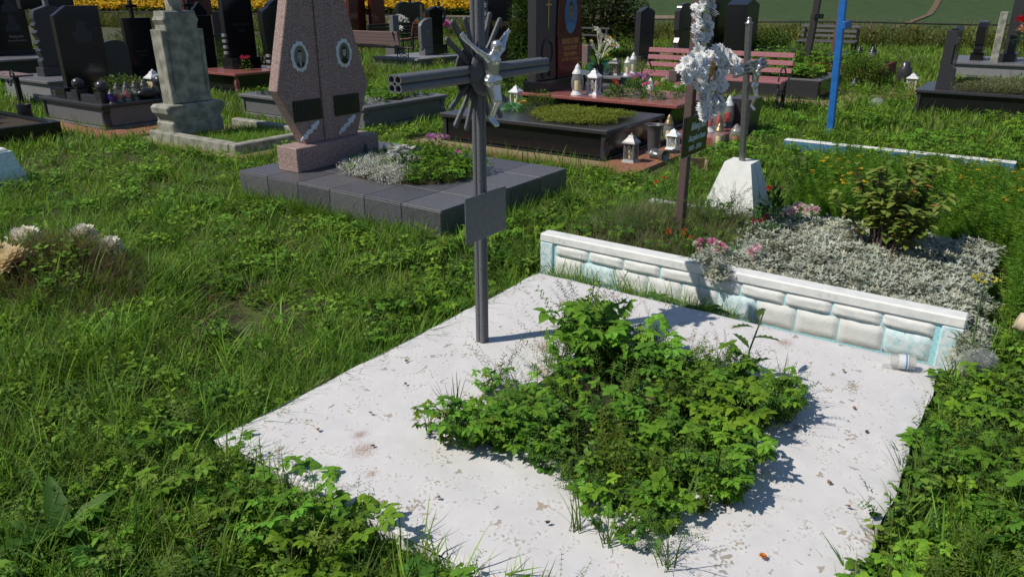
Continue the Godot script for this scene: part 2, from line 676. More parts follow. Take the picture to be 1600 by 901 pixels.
func make_ground() -> void:
	var b := mb()
	var n := 230
	var axis := []
	for i in n + 1:
		var s := 2.0 * i / n - 1.0
		axis.append(14.0 * s + 1500.0 * pow(absf(s), 5.0) * signf(s))
	for j in n + 1:
		for i in n + 1:
			var x: float = axis[i]
			var z: float = axis[j] - 4.0
			b.vert(Vector3(x, ground_h(x, z), z))
	for j in n:
		for i in n:
			var a := j * (n + 1) + i
			b.tri(a, a + n + 1, a + 1)
			b.tri(a + 1, a + n + 1, a + n + 2)
	structure("ground", b, M.ground, "short uneven turf of the cemetery")


func fence_at(s: float, out := 0.0) -> Vector3:      # metres along the fence, metres beyond it
	var d := Vector3(14.28, 0, 7.02).normalized()
	var o := Vector3(d.z, 0, -d.x)
	var p := Vector3(-2.66, 0, -33.06) + d * s + o * out
	return Vector3(p.x, ground_h(p.x, p.z), p.z)


func strip(s0: float, s1: float, o0: float, o1: float, up: float, ns: int, no: int) -> MB:
	var b := mb()
	for j in no + 1:
		for i in ns + 1:
			var p := fence_at(lerpf(s0, s1, float(i) / ns), lerpf(o0, o1, pow(float(j) / no, 1.6)))
			b.vert(p + Vector3(0, up, 0))
	for j in no:
		for i in ns:
			var a := j * (ns + 1) + i
			b.tri(a, a + 1, a + ns + 1)
			b.tri(a + 1, a + ns + 2, a + ns + 1)
	return b


func make_fields() -> void:
	structure("field", strip(-170, 230, 4.0, 330, 0.06, 80, 60), M.field, "even green crop field beyond the cemetery fence")
	var rd := mb()
	for i in 121:
		var x := -150.0 + i * 1.35
		for k in 3:
			var z := -52.5 - k * 3.6 + sin(x * 0.1 + k) * 0.5
			rd.vert(Vector3(x, ground_h(x, z) + 0.13, z))
		if i:
			for k in 2:
				var a := i * 3 + k
				rd.tri(a - 3, a, a - 2)
				rd.tri(a, a + 1, a - 2)
	structure("road", rd, M.road, "sandy field track in front of the sunflowers")
	# a worn track across the green field
	var b := mb()
	var a0 := Vector3(15.8, 0, -34.0)
	var a1 := Vector3(60.0, 0, -112.0)
	for i in 41:
		var f := i / 40.0
		var p := a0.lerp(a1, f) + Vector3(sin(f * 4.0) * 0.5, 0, 0)
		var w := lerpf(0.13, 0.45, f)
		for k in [-1.0, 1.0]:
			var q := p + Vector3(k * w, 0, 0)
			b.vert(Vector3(q.x, ground_h(q.x, q.z) + 0.13, q.z))
		if i:
			b.tri(2 * i - 2, 2 * i - 1, 2 * i)
			b.tri(2 * i - 1, 2 * i + 1, 2 * i)
	structure("path", b, M.track, "worn earth track crossing the green field")
	# sunflowers
	var shapes := []
	for k in 3:
		var s := tb()
		for i in 7:
			var a := R.randf() * TAU
			var o := Vector3(cos(a), 0, sin(a)) * R.randf_range(0.05, 0.5)
			var top := R.randf_range(0.5, 0.8)
			s.col = Color(0.06, 0.12, 0.025)
			s.leaf(o + Vector3(0, top - 0.25, 0), Vector3(cos(a * 3), 0.2, sin(a * 3)), Vector3.UP, 0.4, 0.3, 3)
			s.leaf(o + Vector3(0, top - 0.35, 0), Vector3(-cos(a * 3), 0.1, -sin(a * 3)), Vector3.UP, 0.4, 0.3, 3)
			s.col = Color(0.56, 0.335, 0.01)
			var m := Basis(Vector3(1, 0, 0.2).normalized(), R.randf_range(0.3, 1.0))
			s.xf = Transform3D(m, o + Vector3(0, top, 0))
			s.lathe(Vector3.ZERO, [Vector2(0.085, 0.0), Vector2(0.07, 0.02)], 7)
			s.xf = Transform3D()
		shapes.append(s.mesh())
	var places := []
	for i in 14000:
		var z := -61.5 - 75.0 * pow(R.randf(), 1.6)
		var x := z * R.randf_range(-0.1, 0.85)
		if x > -1.0 and z > -76.0:
			continue
		var p := Vector3(x, ground_h(x, z), z)
		places.append(spot(p, R.randf_range(0.9, 1.25), shade(0.8, 1.2, 0.08), 0.05))
	var f := mass("sunflower_field", "yellow field of sunflowers in bloom beyond the sandy track", "sunflowers")
	spread("sunflowers", shapes, M.dull_leaves, places, f)


func make_fence() -> void:
	var o := thing("metal_fence", "low black metal fence along the field edge", "fence", Vector3.ZERO, 0.0)
	var r := mb()
	var pts := []
	for i in 60:
		pts.append(fence_at(-45.0 + i * 1.6) + Vector3(0, 0.74 + 0.015 * sin(i * 1.7), 0))
	r.tube(pts, 0.028, 6)
	part("rail", r, M.iron_black, o)
	var low := mb()
	var lp := []
	for i in 24:
		lp.append(fence_at(-34.0 + i * 1.7) + Vector3(0, 0.12, 0))
	low.tube(lp, 0.015, 5)
	part("rail", low, M.iron_black, o)
	for i in 24:
		var p := fence_at(-44.0 + i * 4.0)
		part("post", mb().box(p + Vector3(0, 0.36, 0), Vector3(0.06, 0.8, 0.06), 0.005), M.mauve_wood, o)
	for i in 110:
		var p := fence_at(-33.0 + i * 0.36)
		part("picket", mb().box(p + Vector3(0, 0.4, 0), Vector3(0.012, 0.66, 0.012)), M.iron_black, o)


func put(called: String, shape: Mesh, m: Material, parent: Node3D, at: Vector3, turn := Vector3.ZERO, size := Vector3.ONE) -> MeshInstance3D:
	var o := part(called, shape, m, parent)
	o.position = at
	o.rotation = turn
	o.scale = size
	return o


func block(u0: float, u1: float, v0: float, v1: float) -> void:
	blocked.append([u0, u1, v0, v1])


func text(called: String, words: String, size: float, m: Material, parent: Node3D, at: Vector3, serif := true, slant := 0.0, turn := Vector3.ZERO) -> void:
	var f := SystemFont.new()
	f.font_names = PackedStringArray(["Droid Sans"])
	var tm := TextMesh.new()
	tm.text = words
	tm.font = f
	tm.font_size = 32
	tm.pixel_size = size / 32.0
	tm.depth = 0.003
	var o := put(called, tm, m, parent, at, turn)
	if slant != 0.0:
		o.transform.basis = o.transform.basis * Basis(Vector3.RIGHT, Vector3(slant, 1, 0), Vector3.BACK)


func slab_texture() -> Texture2D:
	var n := 1280
	var nz := FastNoiseLite.new()
	nz.noise_type = FastNoiseLite.TYPE_SIMPLEX_SMOOTH
	nz.fractal_octaves = 4
	nz.frequency = 0.085
	nz.seed = 3
	var fine := nz.get_image(n, n, false, false, false).get_data()
	nz.frequency = 0.006
	nz.seed = 11
	var coarse := nz.get_image(n, n, false, false, false).get_data()
	nz.frequency = 0.018
	nz.fractal_octaves = 5
	nz.seed = 21
	var mid := nz.get_image(n, n, false, false, false).get_data()
	var out := PackedByteArray()
	out.resize(n * n * 3)
	var ranks := []
	for i in range(0, n * n, 97):
		ranks.append(fine[i] / 255.0 * 0.55 + coarse[i] / 255.0 * 0.9 + mid[i] / 255.0 * 0.35)
	ranks.sort()
	var cut: float = ranks[int(ranks.size() * 0.984)]
	var near_cut: float = ranks[int(ranks.size() * 0.97)]
	for i in n * n:
		var f := fine[i] / 255.0
		var c := coarse[i] / 255.0
		var m := mid[i] / 255.0
		var col := Vector3(0.812, 0.806, 0.806)
		col *= 0.965 + 0.06 * m
		# grime: grains of soil in the rough of the paint
		if m > 0.5 and f > 0.6 and c > 0.42:
			col = col.lerp(Vector3(0.60, 0.53, 0.47), clampf((m - 0.48) * 2.2, 0.0, 0.4))
		# flaked paint shows the concrete
		var flake := f * 0.55 + c * 0.9 + m * 0.35
		if flake > cut:
			col = Vector3(0.60, 0.58, 0.55) if m < 0.62 else Vector3(0.64, 0.60, 0.53)
		elif flake > near_cut:
			col = col.lerp(Vector3(0.73, 0.71, 0.69), 0.5)
		out[i * 3] = int(col.x * 255); out[i * 3 + 1] = int(col.y * 255); out[i * 3 + 2] = int(col.z * 255)
	var im := Image.create_from_data(n, n, false, Image.FORMAT_RGB8, out)
	# single chips, uneven in outline
	for k in 480:
		var x := R.randi() % n
		var y := R.randi() % n
		var r := R.randf_range(1.2, 4.0) if k > 90 else R.randf_range(4.0, 14.0)
		var c := Color(0.60, 0.585, 0.565).lerp(Color(0.66, 0.61, 0.55), R.randf())
		var sx := R.randf_range(0.6, 1.8)
		var ph := R.randf() * TAU
		for dy in range(-int(r * 2), int(r * 2) + 1):
			for dx in range(-int(r * 2), int(r * 2) + 1):
				var a := atan2(dy, dx)
				var d := Vector2(dx / sx, dy * sx).length()
				if d < r * (0.7 + 0.25 * sin(a * 3.0 + ph) + 0.15 * sin(a * 7.0 + ph * 2.0)):
					im.set_pixel(clampi(x + dx, 0, n - 1), clampi(y + dy, 0, n - 1), c)
	# rust brown stains of soaked petals, grainy
	for st in [[0.33, 0.62, 16], [0.35, 0.66, 12], [0.62, 0.27, 22], [0.12, 0.24, 18], [0.15, 0.2, 12], [0.28, 0.28, 15], [0.78, 0.55, 20], [0.8, 0.62, 15], [0.83, 0.52, 10], [0.93, 0.7, 17], [0.52, 0.33, 13], [0.08, 0.3, 9], [0.95, 0.58, 11], [0.4, 0.75, 10]]:
		var cx: float = st[0] * n
		var cy: float = st[1] * n
		for k in int(st[2] * st[2] * 4.2):
			var q := Vector2(R.randfn(0, 1) * 1.3, R.randfn(0, 1)) * (float(st[2]) * 0.7)
			var x := clampi(int(cx + q.x), 0, n - 1)
			var y := clampi(int(cy + q.y), 0, n - 1)
			im.set_pixel(x, y, im.get_pixel(x, y).lerp(Color(0.45, 0.27, 0.18), R.randf_range(0.2, 0.75)))
	return ImageTexture.create_from_image(im)


# ring-shaped length of pipe along z from z0 to z1
func pipe(o: Vector3, z0: float, z1: float, r: float, axis := Vector3.BACK) -> MB:
	var b := mb()
	var a := o + axis * z0
	var e := o + axis * z1
	b.tube([a, a + axis * (z1 - z0) * 0.33, a + axis * (z1 - z0) * 0.66, e], r, 14, true)
	var k := r * 0.74
	for q in [[e, e - axis * 0.09], [a, a + axis * 0.09]]:
		b.tube([q[0], q[1]], k, 14, true)
		b.tube([q[1], q[1] + (q[1] - q[0]) * 0.02], [k, 0.001], 14, false)
	# end rings
	var up := Vector3.UP if absf(axis.y) < 0.5 else Vector3.RIGHT
	var s := axis.cross(up).normalized()
	var w := s.cross(axis)
	for en in [[e, 1.0], [a, -1.0]]:
		for i in 14:
			var a0 := TAU * i / 14
			var a1 := TAU * (i + 1) / 14
			var d0 := s * cos(a0) + w * sin(a0)
			var d1 := s * cos(a1) + w * sin(a1)
			if en[1] > 0:
				b.face([en[0] + d0 * k, en[0] + d1 * k, en[0] + d1 * r, en[0] + d0 * r])
			else:
				b.face([en[0] + d0 * r, en[0] + d1 * r, en[0] + d1 * k, en[0] + d0 * k])
	return b


func make_front_grave() -> void:
	# white slab with an open bed in the middle
	var s := thing("grave_slab", "big flaking white painted concrete slab with a bed of weeds", "grave slab", P(-1.07, 1.04))
	block(-2.15, 0.0, 0.0, 2.08)
	var sm := mat("slab_paint", Color.WHITE, 0.8)
	sm.albedo_texture = slab_texture()
	sm.heightmap_enabled = true
	sm.heightmap_texture = T.grit
	sm.heightmap_scale = 0.05
	sm.texture_repeat = true
	var b := mb()
	b.mapped = true
	var hx := 1.075
	var hz := 1.04
	# bed opening, in slab axes
	var x0 := -0.44
	var x1 := 0.48
	var z0 := -0.3
	var z1 := 0.5
	var nn := 34
	var put_v := func(x: float, y: float, z: float) -> int:
		b.uv.append(Vector2(x / 2.15 + 0.5, z / 2.08 + 0.5))
		return b.vert(Vector3(x, y, z))
	var edge := func(f: float, k: float) -> float:
		return sin(f * 9.0 + k) * 0.006 + sin(f * 23.0 + k * 2.0) * 0.003
	var cell := func(xa: float, xb: float, za: float, zb: float) -> void:
		var grid := []
		for j in nn + 1:
			for i in nn + 1:
				var x := lerpf(xa, xb, float(i) / nn)
				var z := lerpf(za, zb, float(j) / nn)
				var dx := 0.0
				var dz := 0.0
				if absf(absf(x) - hx) < 0.001:
					dx = (edge as Callable).call(z, x) * signf(x)
				if absf(absf(z) - hz) < 0.001:
					dz = (edge as Callable).call(x, z) * signf(z)
				var wav := bump.get_noise_2d(x * 6.0, z * 6.0 + 40.0) * 0.006
				var rim := minf(minf(hx - absf(x), hz - absf(z)), 0.02) / 0.02
				grid.append((put_v as Callable).call(x + dx, 0.1 + wav - (1.0 - rim) * 0.008, z + dz))
		for j in nn:
			for i in nn:
				var a: int = grid[j * (nn + 1) + i]
				var c: int = grid[j * (nn + 1) + i + 1]
				var d: int = grid[(j + 1) * (nn + 1) + i]
				var e: int = grid[(j + 1) * (nn + 1) + i + 1]
				b.tri(a, d, c); b.tri(c, d, e)
	(cell as Callable).call(-hx, x0, -hz, hz)
	(cell as Callable).call(x1, hx, -hz, hz)
	(cell as Callable).call(x0, x1, -hz, z0)
	(cell as Callable).call(x0, x1, z1, hz)
	part("top", b, sm, s)
	var sd := mb()
	for q in [[Vector3(-hx, 0, hz), Vector3(hx, 0, hz)], [Vector3(hx, 0, hz), Vector3(hx, 0, -hz)], [Vector3(hx, 0, -hz), Vector3(-hx, 0, -hz)], [Vector3(-hx, 0, -hz), Vector3(-hx, 0, hz)]]:
		for i in 20:
			var a: Vector3 = q[0].lerp(q[1], i / 20.0)
			var c: Vector3 = q[0].lerp(q[1], (i + 1) / 20.0)
			sd.face([a + Vector3(0, -0.08, 0), c + Vector3(0, -0.08, 0), c + Vector3(0, 0.093, 0), a + Vector3(0, 0.093, 0)])
	part("side", sd, M.white_paint, s)
	var rim := mb()
	for q in [[Vector3(x0, 0, z0), Vector3(x1, 0, z0)], [Vector3(x1, 0, z0), Vector3(x1, 0, z1)], [Vector3(x1, 0, z1), Vector3(x0, 0, z1)], [Vector3(x0, 0, z1), Vector3(x0, 0, z0)]]:
		rim.face([q[0], q[1], q[1] + Vector3(0, 0.105, 0), q[0] + Vector3(0, 0.105, 0)])
	part("bed_rim", rim, M.white_paint, s)
	var so := mb()
	for j in 13:
		for i in 13:
			var x := lerpf(x0, x1, i / 12.0)
			var z := lerpf(z0, z1, j / 12.0)
			so.vert(Vector3(x, 0.05 + 0.03 * sin(PI * i / 12.0) * sin(PI * j / 12.0) + bump.get_noise_2d(x * 20, z * 20) * 0.02, z))
	for j in 12:
		for i in 12:
			var a := j * 13 + i
			so.tri(a, a + 13, a + 1); so.tri(a + 1, a + 13, a + 14)
	part("bed_soil", so, M.soil, s)

	# the big cross of welded pipes
	var c := thing("pipe_cross", "tall grey cross of bundled pipes with a burst of rays", "cross", P(-0.93, 0.3, 0.085))
	for k in [[-0.0118, -0.0118], [0.0118, -0.0118], [-0.0118, 0.0118], [0.0118, 0.0118]]:
		part("upright_pipe", mb().tube([Vector3(k[0], 0.0, k[1]), Vector3(k[0], 0.6, k[1]), Vector3(k[0], 1.2, k[1]), Vector3(k[0], 1.72, k[1])], 0.0128, 12), M.iron_paint, c)
	for k in [[-0.0155, -0.0155], [0.0155, -0.0155], [-0.0155, 0.0155], [0.0155, 0.0155]]:
		part("beam_pipe", pipe(Vector3(0, 1.215 + k[0], 0.0 + k[1]), -0.49, 0.49, 0.0168, Vector3.RIGHT), M.iron_paint, c)
	# domed discs front and back
	var dm := mb()
	dm.xf = Transform3D(Basis(Vector3.RIGHT, PI / 2), Vector3(0, 1.22, 0.032))
	dm.lathe(Vector3.ZERO, [Vector2(0.094, 0.0), Vector2(0.093, 0.006), Vector2(0.08, 0.018), Vector2(0.055, 0.027), Vector2(0.025, 0.032), Vector2(0.0, 0.033)], 26)
	part("front_disc", dm, M.iron_dark, c)
	var db := mb()
	db.xf = Transform3D(Basis(Vector3.RIGHT, -PI / 2), Vector3(0, 1.22, -0.032))
	db.lathe(Vector3.ZERO, [Vector2(0.105, 0.0), Vector2(0.104, 0.008), Vector2(0.08, 0.02), Vector2(0.0, 0.03)], 26)
	part("back_disc", db, M.iron_dark, c)
	for q in 4:
		for k in 3:
			var a := PI / 4 + q * PI / 2 + (k - 1) * 0.3
			if q % 2 == 0:
				a += 0.12
			else:
				a -= 0.12
			var d := Vector3(cos(a), sin(a), 0)
			var n := Vector3(-d.y, d.x, 0)
			var long := 0.228 + 0.015 * ((q * 3 + k * 2) % 3)
			var ray := mb()
			ray.xf = Transform3D(Basis(n, d, Vector3.BACK), Vector3(0, 1.22, 0))
			ray.xf.basis = Basis(n, d, n.cross(d))
			var tip := []
			for i in 7:
				var t := PI * i / 6.0
				tip.append(Vector2(cos(t) * 0.0115, long - 0.0115 + sin(t) * 0.0115))
			var out := [Vector2(-0.0085, 0.07), Vector2(0.0085, 0.07)]
			out.append_array(tip)
			ray.prism(out, -0.007, 0.007, 0.003)
			part("ray", ray, M.iron_dark, c)
	part("name_plate", mb().prism([Vector2(-0.145, 0.525), Vector2(0.145, 0.525), Vector2(0.145, 0.725), Vector2(-0.145, 0.725)], 0.029, 0.034, 0.001), textured(mat("plate_paint", lin(0.19, 0.2, 0.215), 0.5, 0.2), T.mottle, 6.0), c)
	part("plate_bracket", mb().box(Vector3(0, 0.68, 0.027), Vector3(0.05, 0.04, 0.006)), M.iron_paint, c)

	for sx in [-0.13, 0.13]:
		for sy in [0.54, 0.71]:
			part("rivet", mb().ball(Vector3(sx, sy, 0.0345), Vector3(0.004, 0.004, 0.002), 8, 5), M.steel, c)
	var weld := mb()
	for i in 22:
		weld.ball(Vector3(R.randf_range(-0.03, 0.03), 1.215 + R.randf_range(-0.034, 0.034), [-0.026, 0.026][i % 2]), Vector3.ONE * R.randf_range(0.003, 0.006), 6, 4)
	part("weld_bead", weld, M.iron_paint, c)
	var body := figure_mesh()
	var f := single("crucifix_figure", body, M.silver_paint, "silver painted crucified figure with raised arms on the pipe cross", "statuette", P(-0.945, 0.3, 1.3) + VD * 0.078)
	f.scale = Vector3(0.98, 0.84, 1.05)
	make_steel_cross(body)


# a crucified man, arms raised, loin cloth, about 0.33 m from head to feet; faces +z, origin at the waist
func figure_mesh() -> MB:
	var bones := [
		[Vector3(0, 0.062, 0), Vector3(0, -0.01, 0), 0.034, 0.025],            # chest to waist
		[Vector3(-0.026, 0.078, -0.002), Vector3(0.026, 0.078, -0.002), 0.02, 0.02], # shoulders
		[Vector3(-0.014, -0.025, 0), Vector3(0.014, -0.025, 0), 0.026, 0.026],  # hips
		[Vector3(0, 0.085, 0), Vector3(0.004, 0.112, 0.012), 0.013, 0.012],     # neck
		[Vector3(0.005, 0.122, 0.018), Vector3(0.008, 0.136, 0.02), 0.02, 0.0215], # head
		[Vector3(0.009, 0.108, 0.028), Vector3(0.008, 0.12, 0.024), 0.011, 0.014], # beard
		[Vector3(-0.034, 0.082, 0), Vector3(-0.082, 0.112, -0.004), 0.0145, 0.0115],
		[Vector3(-0.082, 0.112, -0.004), Vector3(-0.128, 0.158, -0.022), 0.0115, 0.0085],
		[Vector3(-0.128, 0.158, -0.022), Vector3(-0.146, 0.178, -0.028), 0.0105, 0.012],
		[Vector3(0.034, 0.082, 0), Vector3(0.082, 0.11, -0.004), 0.0145, 0.0115],
		[Vector3(0.082, 0.11, -0.004), Vector3(0.128, 0.154, -0.022), 0.0115, 0.0085],
		[Vector3(0.128, 0.154, -0.022), Vector3(0.146, 0.174, -0.028), 0.0105, 0.012],
		[Vector3(-0.015, -0.035, 0.004), Vector3(-0.008, -0.118, 0.026), 0.0225, 0.0165],
		[Vector3(-0.008, -0.118, 0.026), Vector3(-0.002, -0.205, -0.008), 0.0155, 0.009],
		[Vector3(0.016, -0.035, 0.004), Vector3(0.012, -0.12, 0.022), 0.0225, 0.0165],
		[Vector3(0.012, -0.12, 0.022), Vector3(0.004, -0.205, -0.006), 0.0155, 0.009],
		[Vector3(-0.003, -0.206, -0.006), Vector3(-0.004, -0.235, 0.02), 0.0105, 0.009],
		[Vector3(0.005, -0.206, -0.004), Vector3(0.004, -0.233, 0.024), 0.0105, 0.009],
		[Vector3(-0.03, -0.03, 0.006), Vector3(0.03, -0.024, 0.008), 0.021, 0.02],  # loin cloth
		[Vector3(0.03, -0.026, 0.01), Vector3(0.036, -0.06, 0.012), 0.012, 0.008],   # its knot
		[Vector3(-0.01, 0.066, 0.022), Vector3(0.012, 0.066, 0.022), 0.014, 0.014],
	]
	for side in [-1.0, 1.0]:      # fingers
		var w := Vector3(side * 0.146, 0.177, -0.028)
		for k in 4:
			bones.append([w, w + Vector3(side * (0.004 + k * 0.006), 0.02 - k * 0.004, 0.008), 0.0045, 0.0035])
		bones.append([w, w + Vector3(-side * 0.012, 0.008, 0.01), 0.0045, 0.0035])
	return net(bones, 0.0055, 0.007)


# smooth union of tapered capsules, meshed as surface nets
func net(bones: Array, cell: float, blend: float) -> MB:
	var lo := Vector3.ONE * 9
	var hi := -lo
	for q in bones:
		for e in 2:
			var r: float = q[2 + e] + cell * 2.0 + blend
			lo = lo.min(q[e] - Vector3.ONE * r)
			hi = hi.max(q[e] + Vector3.ONE * r)
	var n := Vector3i(((hi - lo) / cell).ceil()) + Vector3i.ONE
	var f := PackedFloat32Array()
	f.resize(n.x * n.y * n.z)
	f.fill(1.0)
	for q in bones:
		var reach: float = maxf(q[2], q[3]) + blend * 2.0 + cell * 2.0
		var a: Vector3 = q[0]
		var d: Vector3 = q[1] - q[0]
		var dd := maxf(d.length_squared(), 1e-9)
		var p0 := Vector3i((a.min(q[1]) - lo - Vector3.ONE * reach) / cell).clamp(Vector3i.ZERO, n - Vector3i.ONE)
		var p1 := Vector3i((a.max(q[1]) - lo + Vector3.ONE * reach) / cell).clamp(Vector3i.ZERO, n - Vector3i.ONE)
		for z in range(p0.z, p1.z + 1):
			for y in range(p0.y, p1.y + 1):
				for x in range(p0.x, p1.x + 1):
					var p := lo + Vector3(x, y, z) * cell
					var t := clampf((p - a).dot(d) / dd, 0.0, 1.0)
					var g: float = (p - a - d * t).length() - lerpf(q[2], q[3], t)
					var i := (z * n.y + y) * n.x + x
					var h := maxf(blend - absf(f[i] - g), 0.0) / blend
					f[i] = minf(f[i], g) - h * h * blend * 0.25
	var b := mb()
	var ids := {}
	var step := [1, n.x, n.x * n.y]
	for z in n.z - 1:
		for y in n.y - 1:
			for x in n.x - 1:
				var i := (z * n.y + y) * n.x + x
				var s := 0
				var c := Vector3.ZERO
				var neg := 0
				for k in 8:
					if f[i + (k & 1) + ((k >> 1) & 1) * n.x + (k >> 2) * n.x * n.y] < 0:
						neg += 1
				if neg == 0 or neg == 8:
					continue
				for ax in 3:
					for k in 4:
						var o := [0, 0, 0]
						o[(ax + 1) % 3] = k & 1
						o[(ax + 2) % 3] = k >> 1
						var i0: int = i + o[0] + o[1] * n.x + o[2] * n.x * n.y
						var f0 := f[i0]
						var f1 := f[i0 + step[ax]]
						if (f0 < 0) != (f1 < 0):
							var pp := Vector3(o[0], o[1], o[2])
							pp[ax] += f0 / (f0 - f1)
							c += pp
							s += 1
				ids[i] = b.vert(lo + (Vector3(x, y, z) + c / s) * cell)
	for i in ids:
		for ax in 3:
			var i1: int = i + step[ax]
			if (f[i] < 0) == (f[i1] < 0):
				continue
			var p: int = step[(ax + 1) % 3]
			var q: int = step[(ax + 2) % 3]
			if not (ids.has(i - p) and ids.has(i - q) and ids.has(i - p - q)):
				continue
			if f[i] < 0:
				b.tri(ids[i], ids[i - p], ids[i - p - q]); b.tri(ids[i], ids[i - p - q], ids[i - q])
			else:
				b.tri(ids[i], ids[i - p - q], ids[i - p]); b.tri(ids[i], ids[i - q], ids[i - p - q])
	return b


func make_steel_cross(body) -> void:
	# white tapered pedestal and slim steel cross behind the walled grave
	var o := P(2.22, 0.4)
	var p := thing("cross_pedestal", "cracked white concrete pedestal tapering up to a steel cross", "pedestal", o)
	block(1.9, 2.45, 0.15, 0.7)
	part("shaft", mb().frustum(Vector3(0, 0.1, 0), Vector2(0.4, 0.38), Vector2(0.2, 0.2), 0.32), M.white_paint, p)
	part("foot", mb().frustum(Vector3(0, -0.03, 0), Vector2(0.6, 0.5), Vector2(0.4, 0.38), 0.13), M.white_paint, p)
	var crack := mb()
	var pts := []
	for i in 9:
		var y := 0.415 - i * 0.026
		pts.append(Vector3(0.012 * sin(i * 2.1) - 0.01, y, 0.1 + (0.42 - y) * 0.2815))
	crack.tube(pts, 0.0018, 4)
	part("crack", crack, M.mortar, p)
	part("chipped_patch", mb().prism([Vector2(-0.02, 0), Vector2(0.03, -0.005), Vector2(0.012, 0.02), Vector2(0.0, 0.055), Vector2(-0.01, 0.04)], 0, 0.003), M.mortar, p).transform = Transform3D(Basis(Vector3.RIGHT, -0.274), Vector3(-0.02, 0.16, 0.1735))
	var c := thing("steel_cross", "slim steel tube cross rising from the white pedestal", "cross", o + Vector3(0, 0.4, 0))
	c.transform = Transform3D(Basis(Vector3.BACK, 0.06) * Basis(Vector3.UP, FACE), c.position)
	for k in [[-0.012, 0.008], [0.012, 0.008], [0.0, -0.012]]:
		part("upright_tube", mb().tube([Vector3(k[0], 0, k[1]), Vector3(k[0], 0.5, k[1]), Vector3(k[0], 1.0, k[1])], 0.0135, 10), M.steel, c)
	part("finial", mb().lathe(Vector3(0, 1.0, 0), [Vector2(0.028, 0), Vector2(0.03, 0.012), Vector2(0.014, 0.024), Vector2(0.018, 0.034), Vector2(0.012, 0.048), Vector2(0.0, 0.053)], 14), M.steel, c)
	for k in [[0.68, 0.012], [0.705, 0.0], [0.73, -0.012]]:
		part("beam_tube", mb().tube([Vector3(-0.36, k[0], 0.024 + k[1]), Vector3(0, k[0], 0.024 + k[1]), Vector3(0.36, k[0], 0.024 + k[1])], 0.0125, 10), M.steel, c)
	var f := single("crucifix_figure", body, M.silver_paint, "small silver crucified figure hanging on the slim steel cross", "statuette", o + VD * 0.075 + Vector3(-0.045, 1.0, 0))
	f.scale = Vector3.ONE * 0.82


